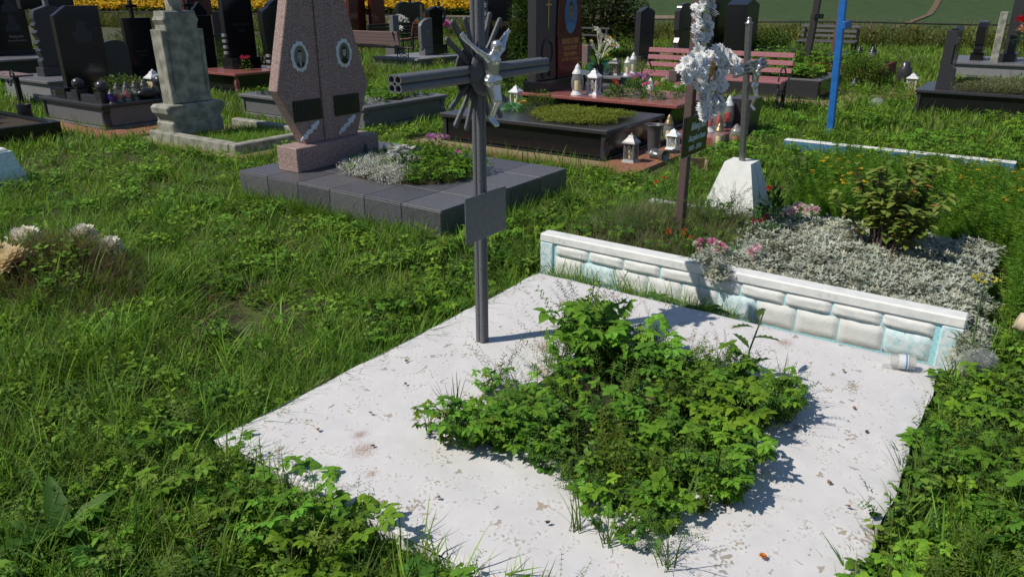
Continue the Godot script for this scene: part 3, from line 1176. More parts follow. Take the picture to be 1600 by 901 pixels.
func make_walled_grave() -> void:
	var w := thing("brick_kerb_wall", "low white kerb wall moulded as bricks with aqua joints", "wall", P(0.235, 1.0), SIDE)
	block(0.0, 1.85, -0.22, 2.2)
	var half := 1.13
	part("panel", mb().box(Vector3(0, 0.08, -0.014), Vector3(half * 2 - 0.1, 0.27, 0.03)), M.aqua_paint, w)
	part("coping", mb().box(Vector3(0, 0.232, -0.03), Vector3(half * 2, 0.052, 0.094), 0.007), M.white_paint, w)
	for s in [-1.0, 1.0]:
		part("end_post", mb().box(Vector3(s * (half - 0.045), 0.078, -0.031), Vector3(0.09, 0.256, 0.09), 0.006), M.blue_white_paint, w)
	part("back", mb().box(Vector3(0, 0.08, -0.045), Vector3(half * 2 - 0.1, 0.25, 0.036)), M.white_paint, w)
	var pillows := []
	for k in 3:
		pillows.append([pillow(0.219, 0.068, 0.014, k).mesh(), pillow(0.199, 0.125, 0.012, k + 5).mesh()])
	for i in 9:
		var x := -half + 0.105 + 0.227 * (i + 0.5)
		put("brick", pillows[(i * 2) % 3][0], M.white_paint, w, Vector3(x, 0.168, 0.002), Vector3(0, 0, R.randf_range(-0.02, 0.02)))
	for i in 10:
		var x := -half + 0.102 + 0.2045 * (i + 0.5)
		put("brick", pillows[i % 3][1], M.blue_white_paint if i % 4 == 1 else M.white_paint, w, Vector3(x, 0.067, 0.001), Vector3(0, 0, R.randf_range(-0.02, 0.02)))
	# kerbs behind, and the raised soil
	var k := thing("grave_kerb", "narrow white kerb round the flower bed behind the brick wall", "kerb", P(1.0, 1.0), FACE)
	part("rear_kerb", mb().box(Vector3(0.77, 0.055, 0), Vector3(0.07, 0.17, 2.26), 0.008), M.white_paint, k)
	part("side_kerb", mb().box(Vector3(0.03, 0.04, -1.1), Vector3(1.4, 0.15, 0.06), 0.008), M.white_paint, k)
	part("side_kerb", mb().box(Vector3(0.03, 0.04, 1.1), Vector3(1.4, 0.15, 0.06), 0.008), M.white_paint, k)
	var so := mb()
	for j in 21:
		for i in 15:
			var x := lerpf(-0.7, 0.74, i / 14.0)
			var z := lerpf(-1.07, 1.07, j / 20.0)
			so.vert(Vector3(x, 0.09 + bed_h(x, z) + bump.get_noise_2d(x * 15, z * 15) * 0.02, z))
	for j in 20:
		for i in 14:
			var a := j * 15 + i
			so.tri(a, a + 15, a + 1); so.tri(a + 1, a + 15, a + 16)
	part("soil", so, M.soil, k)

	# wooden cross hung with white artificial flowers
	var o := P(0.97, 0.45, 0.1)
	var c := thing("wooden_cross", "brown wooden cross with black name board standing in the bed", "cross", o)
	part("upright", mb().box(Vector3(0, 0.8, 0), Vector3(0.055, 1.7, 0.05), 0.004), M.brown_wood, c)
	part("beam", mb().box(Vector3(0.02, 1.08, 0.051), Vector3(0.86, 0.065, 0.05), 0.004), M.brown_wood, c)
	var bd := part("name_board", mb().box(Vector3(0.035, 0.7, 0.036), Vector3(0.36, 0.24, 0.018), 0.003), M.plaque_black, c)
	text("lettering", "Микуляк", 0.06, M.chalk, bd, Vector3(0.06, 0.755, 0.046), true, 0.3)
	text("lettering", "Патрієл Іван", 0.046, M.chalk, bd, Vector3(0.045, 0.685, 0.046), true, 0.3)
	text("lettering", "1971 - 2018", 0.038, M.chalk, bd, Vector3(0.02, 0.625, 0.046), false, 0.2)
	var rb := tb()
	var rp := []
	for i in 15:
		var f := i / 14.0
		var wd := lerpf(0.09, 0.022, clampf(f * 2.2, 0, 1)) * (1.0 if f < 0.85 else 1.3)
		rp.append([Vector3(0.04 - f * 0.05 + 0.012 * sin(f * 7), 1.13 - f * 0.31, 0.088 + 0.012 * sin(f * 11)), wd])
	for i in 14:
		for h in 4:
			var x0 := (h / 4.0 - 0.5)
			var x1 := ((h + 1) / 4.0 - 0.5)
			var p0: Vector3 = rp[i][0]
			var p1: Vector3 = rp[i + 1][0]
			var za := 0.012 * (1 if h % 2 else -1)
			rb.face([p1 + Vector3(x0 * rp[i + 1][1], 0, za), p1 + Vector3(x1 * rp[i + 1][1], 0, -za), p0 + Vector3(x1 * rp[i][1], 0, -za), p0 + Vector3(x0 * rp[i][1], 0, za)])
	single("ribbon", rb, M.gold_cloth, "old gold cloth ribbon tied under the white garland", "ribbon", o)
	# garland: flowers strung along the upright and the beam
	var g := thing("flower_garland", "garland of white artificial daisies wound round the wooden cross", "garland", o)
	var daisies := []
	for k2 in 3:
		daisies.append(daisy(0.033 + k2 * 0.004, 11 + k2, Color(0.88, 0.89, 0.9), Color(0.6, 0.5, 0.15), 0.25 + 0.1 * k2))
	var line := []
	for i in 34:      # two strings up the post
		line.append(Vector3(-0.08 + 0.016 * sin(i * 1.3), 1.14 + i * 0.021, 0.035 + 0.015 * cos(i * 2.0)))
		line.append(Vector3(0.07 + 0.012 * sin(i * 1.9), 1.18 + i * 0.021, 0.035 + 0.015 * cos(i * 1.1)))
	for i in 20:      # along the arms
		var f := i / 19.0
		line.append(Vector3(-0.05 - f * 0.38, 1.15 - 0.02 * f + 0.02 * sin(i * 2.0), 0.1))
		line.append(Vector3(0.06 + f * 0.42, 1.2 - 0.11 * f + 0.015 * sin(i * 1.4), 0.1))
		line.append(Vector3(0.04 + f * 0.44, 1.14 - 0.1 * f, 0.115))
		line.append(Vector3(-0.08 - f * 0.35, 1.1 - 0.03 * f + 0.015 * cos(i * 2.0), 0.115))
	for i in 10:       # ends hanging down
		line.append(Vector3(-0.09 - 0.02 * sin(i * 2.0), 1.05 - i * 0.026, 0.11))
		line.append(Vector3(-0.16 + 0.02 * sin(i * 2.6) + i * 0.01, 1.04 - i * 0.02, 0.12))
		line.append(Vector3(0.11 + 0.02 * sin(i * 1.7), 1.06 - i * 0.027, 0.1))
		line.append(Vector3(0.17 + 0.02 * cos(i * 2.3), 1.06 - i * 0.025, 0.11))
	for p in line:
		if R.randf() < 0.16:
			continue
		var way := Vector3(R.randf_range(-1.3, 0.7), R.randf_range(0.0, 1.0), R.randf_range(0.15, 1.0)).normalized()
		var tilt := Basis(Quaternion(Vector3.UP, way)).get_euler()
		var q: Vector3 = p + Vector3(R.randf_range(-0.012, 0.012), R.randf_range(-0.012, 0.012), R.randf_range(-0.01, 0.02))
		put("flower", daisies[R.randi() % 3], M.petals, g, q, tilt, Vector3.ONE * R.randf_range(0.85, 1.15))


func bed_h(x: float, z: float) -> float:
	return 0.05 * sin(PI * clampf((x + 0.7) / 1.44, 0, 1)) * sin(PI * clampf((z + 1.07) / 2.14, 0, 1))


# a rounded, slightly lumpy stone face
func pillow(w: float, h: float, d: float, k: int) -> MB:
	var b := mb()
	var nx := 12
	var ny := 6
	for j in ny + 1:
		for i in nx + 1:
			var fx := 2.0 * i / nx - 1.0
			var fy := 2.0 * j / ny - 1.0
			var r := pow(maxf(0.0, 1.0 - pow(absf(fx), 9.0)), 0.4) * pow(maxf(0.0, 1.0 - pow(absf(fy), 6.0)), 0.4)
			b.vert(Vector3(fx * w * 0.5, fy * h * 0.5 + bump.get_noise_2d(fx * 1.5 + k * 9, fy) * 0.004, d * r * (0.95 + 0.3 * bump.get_noise_2d(fx * 2.5 + k * 31, fy * 1.5))))
	for j in ny:
		for i in nx:
			var a := j * (nx + 1) + i
			b.tri(a, a + 1, a + nx + 1); b.tri(a + 1, a + nx + 2, a + nx + 1)
	return b


# flower head facing up: n petals round a small centre
func daisy(r: float, n: int, c: Color, mid: Color, lift := 0.3, rows := 2) -> ArrayMesh:
	var b := tb()
	for k in rows:
		for i in n:
			var a := TAU * (i + 0.5 * k) / n + R.randf_range(-0.1, 0.1)
			var d := Vector3(cos(a), lift + 0.45 * k, sin(a)).normalized()
			var f := R.randf_range(0.88, 1.06)
			b.col = Color(c.r * f, c.g * f, c.b * f)
			b.leaf(Vector3(0, 0.002 * k, 0), d, Vector3.UP, r * R.randf_range(0.85, 1.05) * (1.0 - 0.2 * k), r * 0.5, 3, 0.3, 0.35, 0.0, 0.65)
	b.col = mid
	b.ball(Vector3(0, r * 0.12, 0), Vector3(r * 0.2, r * 0.14, r * 0.2), 7, 4)
	return b.mesh()


# a full double flower, ball of petals
func pompon(r: float, n: int, outer: Color, inner: Color, wide := 0.34) -> ArrayMesh:
	var b := tb()
	for i in n:
		var y := 1.0 - 1.3 * (i + 0.5) / n
		var q := sqrt(maxf(0.0, 1.0 - y * y))
		var a := i * 2.39996
		var d := Vector3(cos(a) * q, y, sin(a) * q)
		b.tip_on = true
		b.tip = outer.lerp(inner, clampf(R.randf_range(-0.4, 0.3), 0, 1))
		b.col = inner
		var up := Vector3.UP if absf(d.y) < 0.9 else Vector3.RIGHT
		b.leaf(d * r * 0.25, d, up, r * R.randf_range(0.65, 0.85), r * wide, 3, 0.5, -0.1, 0.0, 0.6)
	return b.mesh()


func make_tiled_grave() -> void:
	var u0 := 0.335
	var u1 := 1.98
	var v0 := -3.2
	var v1 := -1.007
	block(u0 - 0.06, u1 + 0.05, v0 - 0.05, v1 + 0.08)
	var o := P((u0 + u1) / 2, (v0 + v1) / 2)
	var hx := (u1 - u0) / 2
	var hz := (v1 - v0) / 2
	var g := thing("tiled_grave", "grave platform faced with dark grey stone tiles under the pink stele", "grave platform", o)
	part("footing", mb().box(Vector3(0, -0.02, 0.01), Vector3(hx * 2 + 0.09, 0.08, hz * 2 + 0.09), 0.01), M.pale_concrete, g)
	part("core", mb().box(Vector3(0, 0.115, 0), Vector3(hx * 2 - 0.03, 0.2, hz * 2 - 0.03)), M.mortar, g)
	var tones := [M.tile_stone, M.tile_stone_pale, M.tile_stone_dim]
	var nv := 6
	var tz := hz * 2 / nv
	var side := mb().box(Vector3.ZERO, Vector3(0.014, 0.195, tz - 0.006), 0.002).mesh()
	for i in nv:
		var z := -hz + tz * (i + 0.5)
		put("tile", side, tones[(i * 5 + 1) % 3], g, Vector3(-hx + 0.005 + R.randf_range(-0.0015, 0.0015), 0.12, z))
		put("tile", side, tones[(i * 2) % 3], g, Vector3(hx - 0.005, 0.12, z))
	var nu := 4
	var tx := hx * 2 / nu
	var front := mb().box(Vector3.ZERO, Vector3(tx - 0.006, 0.195, 0.014), 0.002).mesh()
	for i in nu:
		put("tile", front, tones[i % 3], g, Vector3(-hx + tx * (i + 0.5), 0.12, hz - 0.005 + R.randf_range(-0.0015, 0.0015)))
		put("tile", front, tones[(i + 1) % 3], g, Vector3(-hx + tx * (i + 0.5), 0.12, -hz + 0.005))
	var top := mb().box(Vector3.ZERO, Vector3(tx - 0.005, 0.014, tz - 0.005), 0.002).mesh()
	for i in nu:
		for j in nv:
			put("tile", top, tones[(i * 3 + j * 2) % 3], g, Vector3(-hx + tx * (i + 0.5), 0.222 + R.randf_range(-0.001, 0.001), -hz + tz * (j + 0.5)))
	# low soil heap of the planting
	var so := mb()
	so.ball(Vector3(0.02, 0.205, 0.08), Vector3(0.5, 0.075, 0.62), 20, 10)
	part("soil_heap", so, M.soil, g)

	# the pink double stele
	var s := thing("pink_gravestone", "pink speckled double gravestone with two oval portraits", "gravestone", P(1.0, -2.86, 0.229))
	part("base", mb().box(Vector3(0.02, 0.1, 0.03), Vector3(0.94, 0.2, 0.25), 0.006), M.pink_stone, s)
	part("slab", mb().prism([Vector2(-0.26, 0.2), Vector2(-0.055, 0.2), Vector2(-0.055, 1.55), Vector2(-0.25, 1.55), Vector2(-0.5, 0.65)], -0.055, 0.055, 0.006), M.pink_stone, s)
	part("slab", mb().prism([Vector2(0.055, 0.2), Vector2(0.33, 0.2), Vector2(0.5, 0.62), Vector2(0.23, 1.55), Vector2(0.055, 1.55)], -0.055, 0.055, 0.006), M.pink_stone, s)
	part("centre_band", mb().prism([Vector2(-0.052, 0.2), Vector2(0.052, 0.2), Vector2(0.052, 1.6), Vector2(0.0, 1.66), Vector2(-0.052, 1.6)], -0.055, 0.068, 0.006), M.pink_stone, s)
	for k in 2:
		var x := -0.245 if k == 0 else 0.235
		portrait(s, Vector3(x, 0.9, 0.055), 0.062, 0.088, k, true)
		var pl := part("name_plate", mb().box(Vector3(-0.215 if k == 0 else 0.225, 0.475, 0.06), Vector3(0.29, 0.17, 0.012), 0.002), M.plaque_black, s)
		text("lettering", "Микуляк", 0.05, M.faint_etch, pl, Vector3(-0.215 if k == 0 else 0.225, 0.528, 0.067))
		text("lettering", "Степан" if k == 0 else "Ганна", 0.04, M.faint_etch, pl, Vector3(-0.215 if k == 0 else 0.225, 0.482, 0.067))
		text("lettering", "Миколайович" if k == 0 else "Іванівна", 0.034, M.faint_etch, pl, Vector3(-0.215 if k == 0 else 0.225, 0.436, 0.067))
		# carved spray of roses
		var ro := mb()
		for i in 9:
			var f := i / 8.0
			var p := Vector3((-0.3 if k == 0 else 0.12) + f * 0.17, 0.24 + f * 0.11 + 0.012 * sin(i * 2.4), 0.058)
			ro.ball(p, Vector3(0.024, 0.02, 0.012) * (0.7 + 0.4 * f), 8, 5)
			ro.ball(p + Vector3(0.012, 0.014, 0.004), Vector3(0.014, 0.014, 0.01), 7, 4)
		part("carved_rose_spray", ro, M.enamel, s)
	# things standing at its foot
	single("grave_vase", mb().lathe(Vector3.ZERO, [Vector2(0.03, 0), Vector2(0.034, 0.01), Vector2(0.026, 0.03), Vector2(0.036, 0.07), Vector2(0.03, 0.1), Vector2(0.012, 0.13), Vector2(0.012, 0.15), Vector2(0.0, 0.155)], 14), M.black_plastic, "small black pointed urn at the foot of the pink gravestone", "urn", P(1.22, -2.6, 0.229))
	single("grave_vase", mb().lathe(Vector3.ZERO, [Vector2(0.028, 0), Vector2(0.03, 0.02), Vector2(0.02, 0.05), Vector2(0.03, 0.075), Vector2(0.0, 0.08)], 14), M.black_plastic, "squat black candle cup at the foot of the pink gravestone", "candle cup", P(1.08, -2.6, 0.229))


# oval photograph, optionally in a scalloped frame
func portrait(parent: Node3D, at: Vector3, rx: float, ry: float, kind: int, framed: bool) -> void:
	if framed:
		var poly := []
		for i in 60:
			var a := TAU * i / 60
			var w := 1.0 + 0.05 * sin(a * 12.0) + 0.03 * sin(a * 5.0 + 1.0)
			poly.append(Vector2(cos(a) * rx * 1.42 * w, sin(a) * ry * 1.34 * w))
		var fr := mb()
		fr.prism(poly, 0.0, 0.01, 0.003)
		put("portrait_frame", fr.mesh(), M.enamel, parent, at)
		var rim := mb()
		var ring := []
		for i in 33:
			ring.append(Vector3(cos(TAU * i / 32) * rx * 1.03, sin(TAU * i / 32) * ry * 1.03, 0.011))
		rim.tube(ring, 0.004, 6, true)
		put("portrait_rim", rim.mesh(), M.white_plastic, parent, at)
	var n := 64
	var im := Image.create(n, n, false, Image.FORMAT_RGB8)
	for y in n:
		for x in n:
			var q := Vector2((x + 0.5) / n - 0.5, (y + 0.5) / n - 0.5)
			var c := Color(0.42, 0.42, 0.41)
			if kind == 2:
				c = Color(0.18, 0.42, 0.6)
			var body := Vector2(q.x / 0.42, (q.y - 0.5) / 0.3).length()
			if body < 1.0:
				c = Color(0.07, 0.07, 0.075) if kind != 2 else Color(0.25, 0.5, 0.66)
				if kind == 0 and absf(q.x) < 0.05 + (0.4 - q.y) * 0.25:
					c = Color(0.75, 0.75, 0.73) if absf(q.x) > 0.022 else Color(0.1, 0.1, 0.1)
			var skin := Color(0.66, 0.64, 0.61) if kind != 2 else Color(0.5, 0.4, 0.34)
			if absf(q.x) < 0.07 and q.y > 0.05 and q.y < 0.24:
				c = skin * 0.8
			var head := Vector2(q.x / 0.16, (q.y + 0.06) / 0.21).length()
			if kind == 1 and Vector2(q.x / 0.25, (q.y + 0.04) / 0.3).length() < 1.0:
				c = Color(0.1, 0.1, 0.1)
			if Vector2(q.x / 0.175, (q.y + 0.1) / 0.22).length() < 1.0:
				c = Color(0.12, 0.11, 0.1)
			if head < 1.0 and q.y > -0.19:
				c = skin
				for ex in [-0.06, 0.06]:
					if Vector2((q.x - ex) / 0.03, (q.y + 0.08) / 0.014).length() < 1.0:
						c = skin * 0.35
					if Vector2((q.x - ex) / 0.04, (q.y + 0.115) / 0.01).length() < 1.0:
						c = skin * 0.5
				if Vector2(q.x / 0.02, (q.y + 0.03) / 0.05).length() < 1.0:
					c = skin * 0.85
				if Vector2(q.x / 0.05, (q.y - 0.055) / 0.011).length() < 1.0:
					c = skin * 0.5
				if kind == 0 and Vector2(q.x / 0.055, (q.y - 0.03) / 0.013).length() < 1.0:
					c = skin * 0.3
			im.set_pixel(x, y, c)
	var m := mat("photo_%d" % M.size(), Color.WHITE, 0.25)
	m.albedo_texture = ImageTexture.create_from_image(im)
	var b := mb()
	b.mapped = true
	b.uv.append(Vector2(0.5, 0.5))
	b.vert(Vector3.ZERO)
	for i in 33:
		var a := TAU * i / 32
		b.uv.append(Vector2(0.5 + cos(a) * 0.5, 0.5 - sin(a) * 0.5))
		b.vert(Vector3(cos(a) * rx, sin(a) * ry, 0))
		if i:
			b.tri(0, i, i + 1)
	put("portrait", b.mesh(), m, parent, at + Vector3(0, 0, 0.012 if framed else 0.003))


# grave platform: plinth course, body, overhanging lid frame, scrolled corner brackets
func platform(called: String, label: String, u0: float, u1: float, v0: float, v1: float, h: float, body: Material, lid: Material, scroll := true, over := 0.035) -> Node3D:
	block(u0 - 0.05, u1 + 0.05, v0 - 0.05, v1 + 0.05)
	var g := thing(called, label, "grave platform", P((u0 + u1) / 2, (v0 + v1) / 2))
	var a := (u1 - u0) / 2
	var b := (v1 - v0) / 2
	part("foot_course", mb().box(Vector3(0, 0.0, 0), Vector3(a * 2, 0.08, b * 2), 0.006), body, g)
	part("body", mb().box(Vector3(0, h / 2 + 0.01, 0), Vector3(a * 2 - over * 2, h - 0.075, b * 2 - over * 2), 0.002), body, g)
	part("lid", mb().box(Vector3(0, h - 0.0225, 0), Vector3(a * 2 + 0.02, 0.045, b * 2 + 0.02), 0.008), lid, g)
	if scroll:
		for k in [[-1, 1], [1, 1], [-1, -1]]:
			var br := mb()
			var prof := [Vector2(0, 0), Vector2(0.05, 0), Vector2(0.055, 0.25), Vector2(0.035, 0.45), Vector2(0.04, 0.7), Vector2(0.06, 0.86), Vector2(0.06, 1.0), Vector2(0, 1.0)]
			var q := []
			for p in prof:
				q.append(Vector2(p.x - 0.02, 0.042 + p.y * (h - 0.09)))
			br.xf = Transform3D(Basis(Vector3.UP, -PI / 2), Vector3(k[0] * (a - 0.06), 0, k[1] * (b - 0.05)))
			if k[1] < 0:
				br.xf.basis = Basis(Vector3.UP, PI / 2)
			br.prism(q, -0.045, 0.045, 0.003)
			part("corner_bracket", br, lid, g)
	return g


func outline(kind: String, w: float, h: float) -> Array:
	var a := w / 2
	var p := []
	match kind:
		"arch":
			p = [Vector2(-a, 0), Vector2(a, 0)]
			for i in 13:
				var t := PI * i / 12
				p.append(Vector2(cos(t) * a, h - a * 0.5 + sin(t) * a * 0.5))
		"slant":
			p = [Vector2(-a, 0), Vector2(a, 0), Vector2(a, h), Vector2(-a * 0.4, h), Vector2(-a, h * 0.88)]
		"gable":
			p = [Vector2(-a, 0), Vector2(a, 0), Vector2(a, h * 0.9), Vector2(0, h), Vector2(-a, h * 0.9)]
		"wave":
			p = [Vector2(-a * 0.75, 0), Vector2(a, 0), Vector2(a, h)]
			for i in 7:
				var t := i / 6.0
				p.append(Vector2(lerpf(a * 0.9, -a * 0.55, t), h - 0.14 * h * t * t))
			p.append(Vector2(-a * 0.6, h * 0.83)); p.append(Vector2(-a * 0.95, h * 0.77))
			for i in 8:
				var t := i / 7.0
				p.append(Vector2(-a + a * 0.16 * t * t, lerpf(h * 0.72, h * 0.2, t)))
		"hearts":
			p = [Vector2(-a, 0), Vector2(a, 0), Vector2(a, h * 0.8)]
			for i in 9:
				var t := PI * i / 8
				p.append(Vector2(a * 0.52 + cos(t) * a * 0.47, h * 0.86 + sin(t) * h * 0.13))
			for i in 9:
				var t := PI * i / 8
				p.append(Vector2(-a * 0.52 + cos(t) * a * 0.47, h * 0.86 + sin(t) * h * 0.13))
			p.append(Vector2(-a, h * 0.8))
		"scroll":
			p = [Vector2(-a * 0.8, 0), Vector2(a * 0.8, 0), Vector2(a * 0.95, h * 0.12), Vector2(a * 0.8, h * 0.22), Vector2(a, h * 0.4), Vector2(a, h * 0.82)]
			for i in 11:
				var t := PI * i / 10
				p.append(Vector2(cos(t) * a * 0.8, h * 0.9 + sin(t) * h * 0.1))
			p.append(Vector2(-a, h * 0.82)); p.append(Vector2(-a, h * 0.4)); p.append(Vector2(-a * 0.8, h * 0.22)); p.append(Vector2(-a * 0.95, h * 0.12))
		"round":
			p = [Vector2(-a * 0.85, 0), Vector2(a, 0), Vector2(a, h)]
			for i in 9:
				var t := PI / 2 + PI / 2 * i / 8
				p.append(Vector2(a * 0.9 + cos(t) * a * 1.9, h * 0.7 + sin(t) * h * 0.3))
			p.append(Vector2(-a, h * 0.25))
		"rough":
			p = [Vector2(-a * 0.9, 0), Vector2(a, 0), Vector2(a, h * 0.97), Vector2(a * 0.2, h), Vector2(-a * 0.75, h * 0.92)]
			for i in 14:
				var t := i / 13.0
				p.append(Vector2(-a * (0.86 + 0.12 * sin(i * 2.6) + 0.06 * sin(i * 4.1)), lerpf(h * 0.85, h * 0.1, t)))
		_:
			p = [Vector2(-a, 0), Vector2(a, 0), Vector2(a, h), Vector2(-a, h)]
	return p


func stele(label: String, at: Vector3, kind: String, w: float, h: float, thick: float, m: Material, base := Vector3(0, 0, 0), words := [], ink := "faint_etch", turn := FACE) -> Node3D:
	var s := thing("gravestone", label, "gravestone", at, turn)
	var y := 0.0
	if base.y > 0:
		part("base", mb().box(Vector3(0, base.y / 2, 0), base, 0.006), m, s)
		y = base.y
	var sh := mb()
	sh.xf = Transform3D(Basis(), Vector3(0, y - 0.002, 0))
	part("slab", sh.prism(outline(kind, w, h - y), -thick / 2, thick / 2, 0.006), m, s)
	for i in words.size():
		text("lettering", words[i][0], words[i][1], M[ink], s, Vector3(words[i][2], words[i][3], thick / 2 + 0.001))
	return s


func stone_cross(label: String, at: Vector3, w: float, h: float, thick: float, m: Material, turn := FACE) -> void:
	var s := thing("stone_cross", label, "cross", at, turn)
	part("upright", mb().box(Vector3(0, h / 2, 0), Vector3(w * 0.24, h, thick), 0.006), m, s)
	part("beam", mb().box(Vector3(0, h * 0.66, 0), Vector3(w, w * 0.24, thick + 0.006), 0.006), m, s)


func make_middle_graves() -> void:
	# paved strip and the black grave beside the tiled one
	var pv := thing("paved_strip", "strip of pinkish paving round the black grave", "paving", P(3.75, -2.3))
	block(2.85, 4.8, -3.9, -0.8)
	part("bed", mb().box(Vector3(0, -0.01, 0), Vector3(1.8, 0.05, 2.9), 0.006), M.pale_concrete, pv)
	var pav := mb().box(Vector3.ZERO, Vector3(0.19, 0.012, 0.235), 0.002).mesh()
	for i in 12:
		put("paver", pav, M.pavers, pv, Vector3(-0.8, 0.019, -1.33 + i * 0.24))
		if i < 9:
			put("paver", pav, M.pavers, pv, Vector3(-0.8 + 0.2 * (i % 9), 0.02, 1.33))
			put("paver", pav, M.pavers, pv, Vector3(-0.8 + 0.2 * (i % 9), 0.019, 1.09))
	platform("black_grave", "black polished grave platform with a lawn of stonecrop on its lid", 3.3, 4.66, -3.5, -1.34, 0.33, M.black_stone, M.dark_stone)
	# double grave with the portrait stele
	var rg := platform("red_lid_grave", "dark grave platform under a red granite lid with flowers", 5.15, 6.42, -3.75, -1.4, 0.37, M.black_stone, M.red_stone, false, 0.12)
	part("lid_rim", mb().box(Vector3(0, 0.31, 0), Vector3(1.12, 0.03, 2.2), 0.004), M.black_stone, rg)
	var s := thing("portrait_gravestone", "tall dark red gravestone with an oval colour portrait and gilt lettering", "gravestone", P(5.8, -3.5, 0.37))
	part("base", mb().box(Vector3(0, 0.07, 0), Vector3(1.22, 0.14, 0.28), 0.006), M.black_stone, s)
	part("dark_slab", mb().prism([Vector2(-0.58, 0.14), Vector2(-0.06, 0.14), Vector2(-0.1, 0.7), Vector2(-0.06, 1.5), Vector2(-0.58, 1.5)], -0.09, 0.05, 0.008), M.dark_stone, s)
	part("red_slab", mb().prism([Vector2(-0.055, 0.14), Vector2(0.6, 0.14), Vector2(0.58, 0.6), Vector2(0.53, 1.0), Vector2(0.56, 1.5), Vector2(-0.055, 1.5), Vector2(-0.09, 0.7)], -0.06, 0.075, 0.008), M.wine_stone, s)
	portrait(s, Vector3(0.24, 0.98, 0.076), 0.17, 0.26, 2, false)
	text("lettering", "МИКУЛЯК", 0.1, M.gilt, s, Vector3(0.25, 0.62, 0.076))
	text("lettering", "ЛЮБОМИР", 0.07, M.gilt, s, Vector3(0.25, 0.53, 0.076))
	text("lettering", "ІВАНОВИЧ", 0.07, M.gilt, s, Vector3(0.25, 0.45, 0.076))
	text("lettering", "4.06.1987 - 16.02.2016", 0.045, M.gilt, s, Vector3(0.25, 0.38, 0.076), false)
	var cr := mb()
	cr.box(Vector3(-0.3, 0.98, 0.053), Vector3(0.022, 0.36, 0.012), 0.002)
	cr.box(Vector3(-0.3, 1.1, 0.0535), Vector3(0.14, 0.022, 0.0125), 0.002)
	part("gilt_cross", cr, M.gilt, s)
	var wr := mb()
	for i in 26:
		var a := TAU * i / 26
		wr.ball(Vector3(-0.3 + cos(a) * 0.13, 0.5 + sin(a) * 0.16, 0.055), Vector3(0.026, 0.026, 0.016), 7, 5)
	for i in 18:
		wr.ball(Vector3(-0.32 + R.randf_range(-0.12, 0.12), 0.27 + R.randf_range(-0.08, 0.08), 0.058), Vector3(0.028, 0.026, 0.02), 7, 5)
	part("carved_roses", wr, M.dark_stone, s)
	# grey grave behind it, before the pink bench
	platform("grey_grave", "mid grey grave platform with white lanterns before the pink bench", 6.95, 7.62, -4.6, -2.95, 0.45, M.grey_stone, M.grey_stone, false)
	# grave behind the tiled one
	platform("grey_scroll_grave", "grey granite grave platform with dark scrolled corners behind the pink gravestone", 3.29, 4.9, -7.2, -4.73, 0.29, M.grey_stone, M.grey_stone)


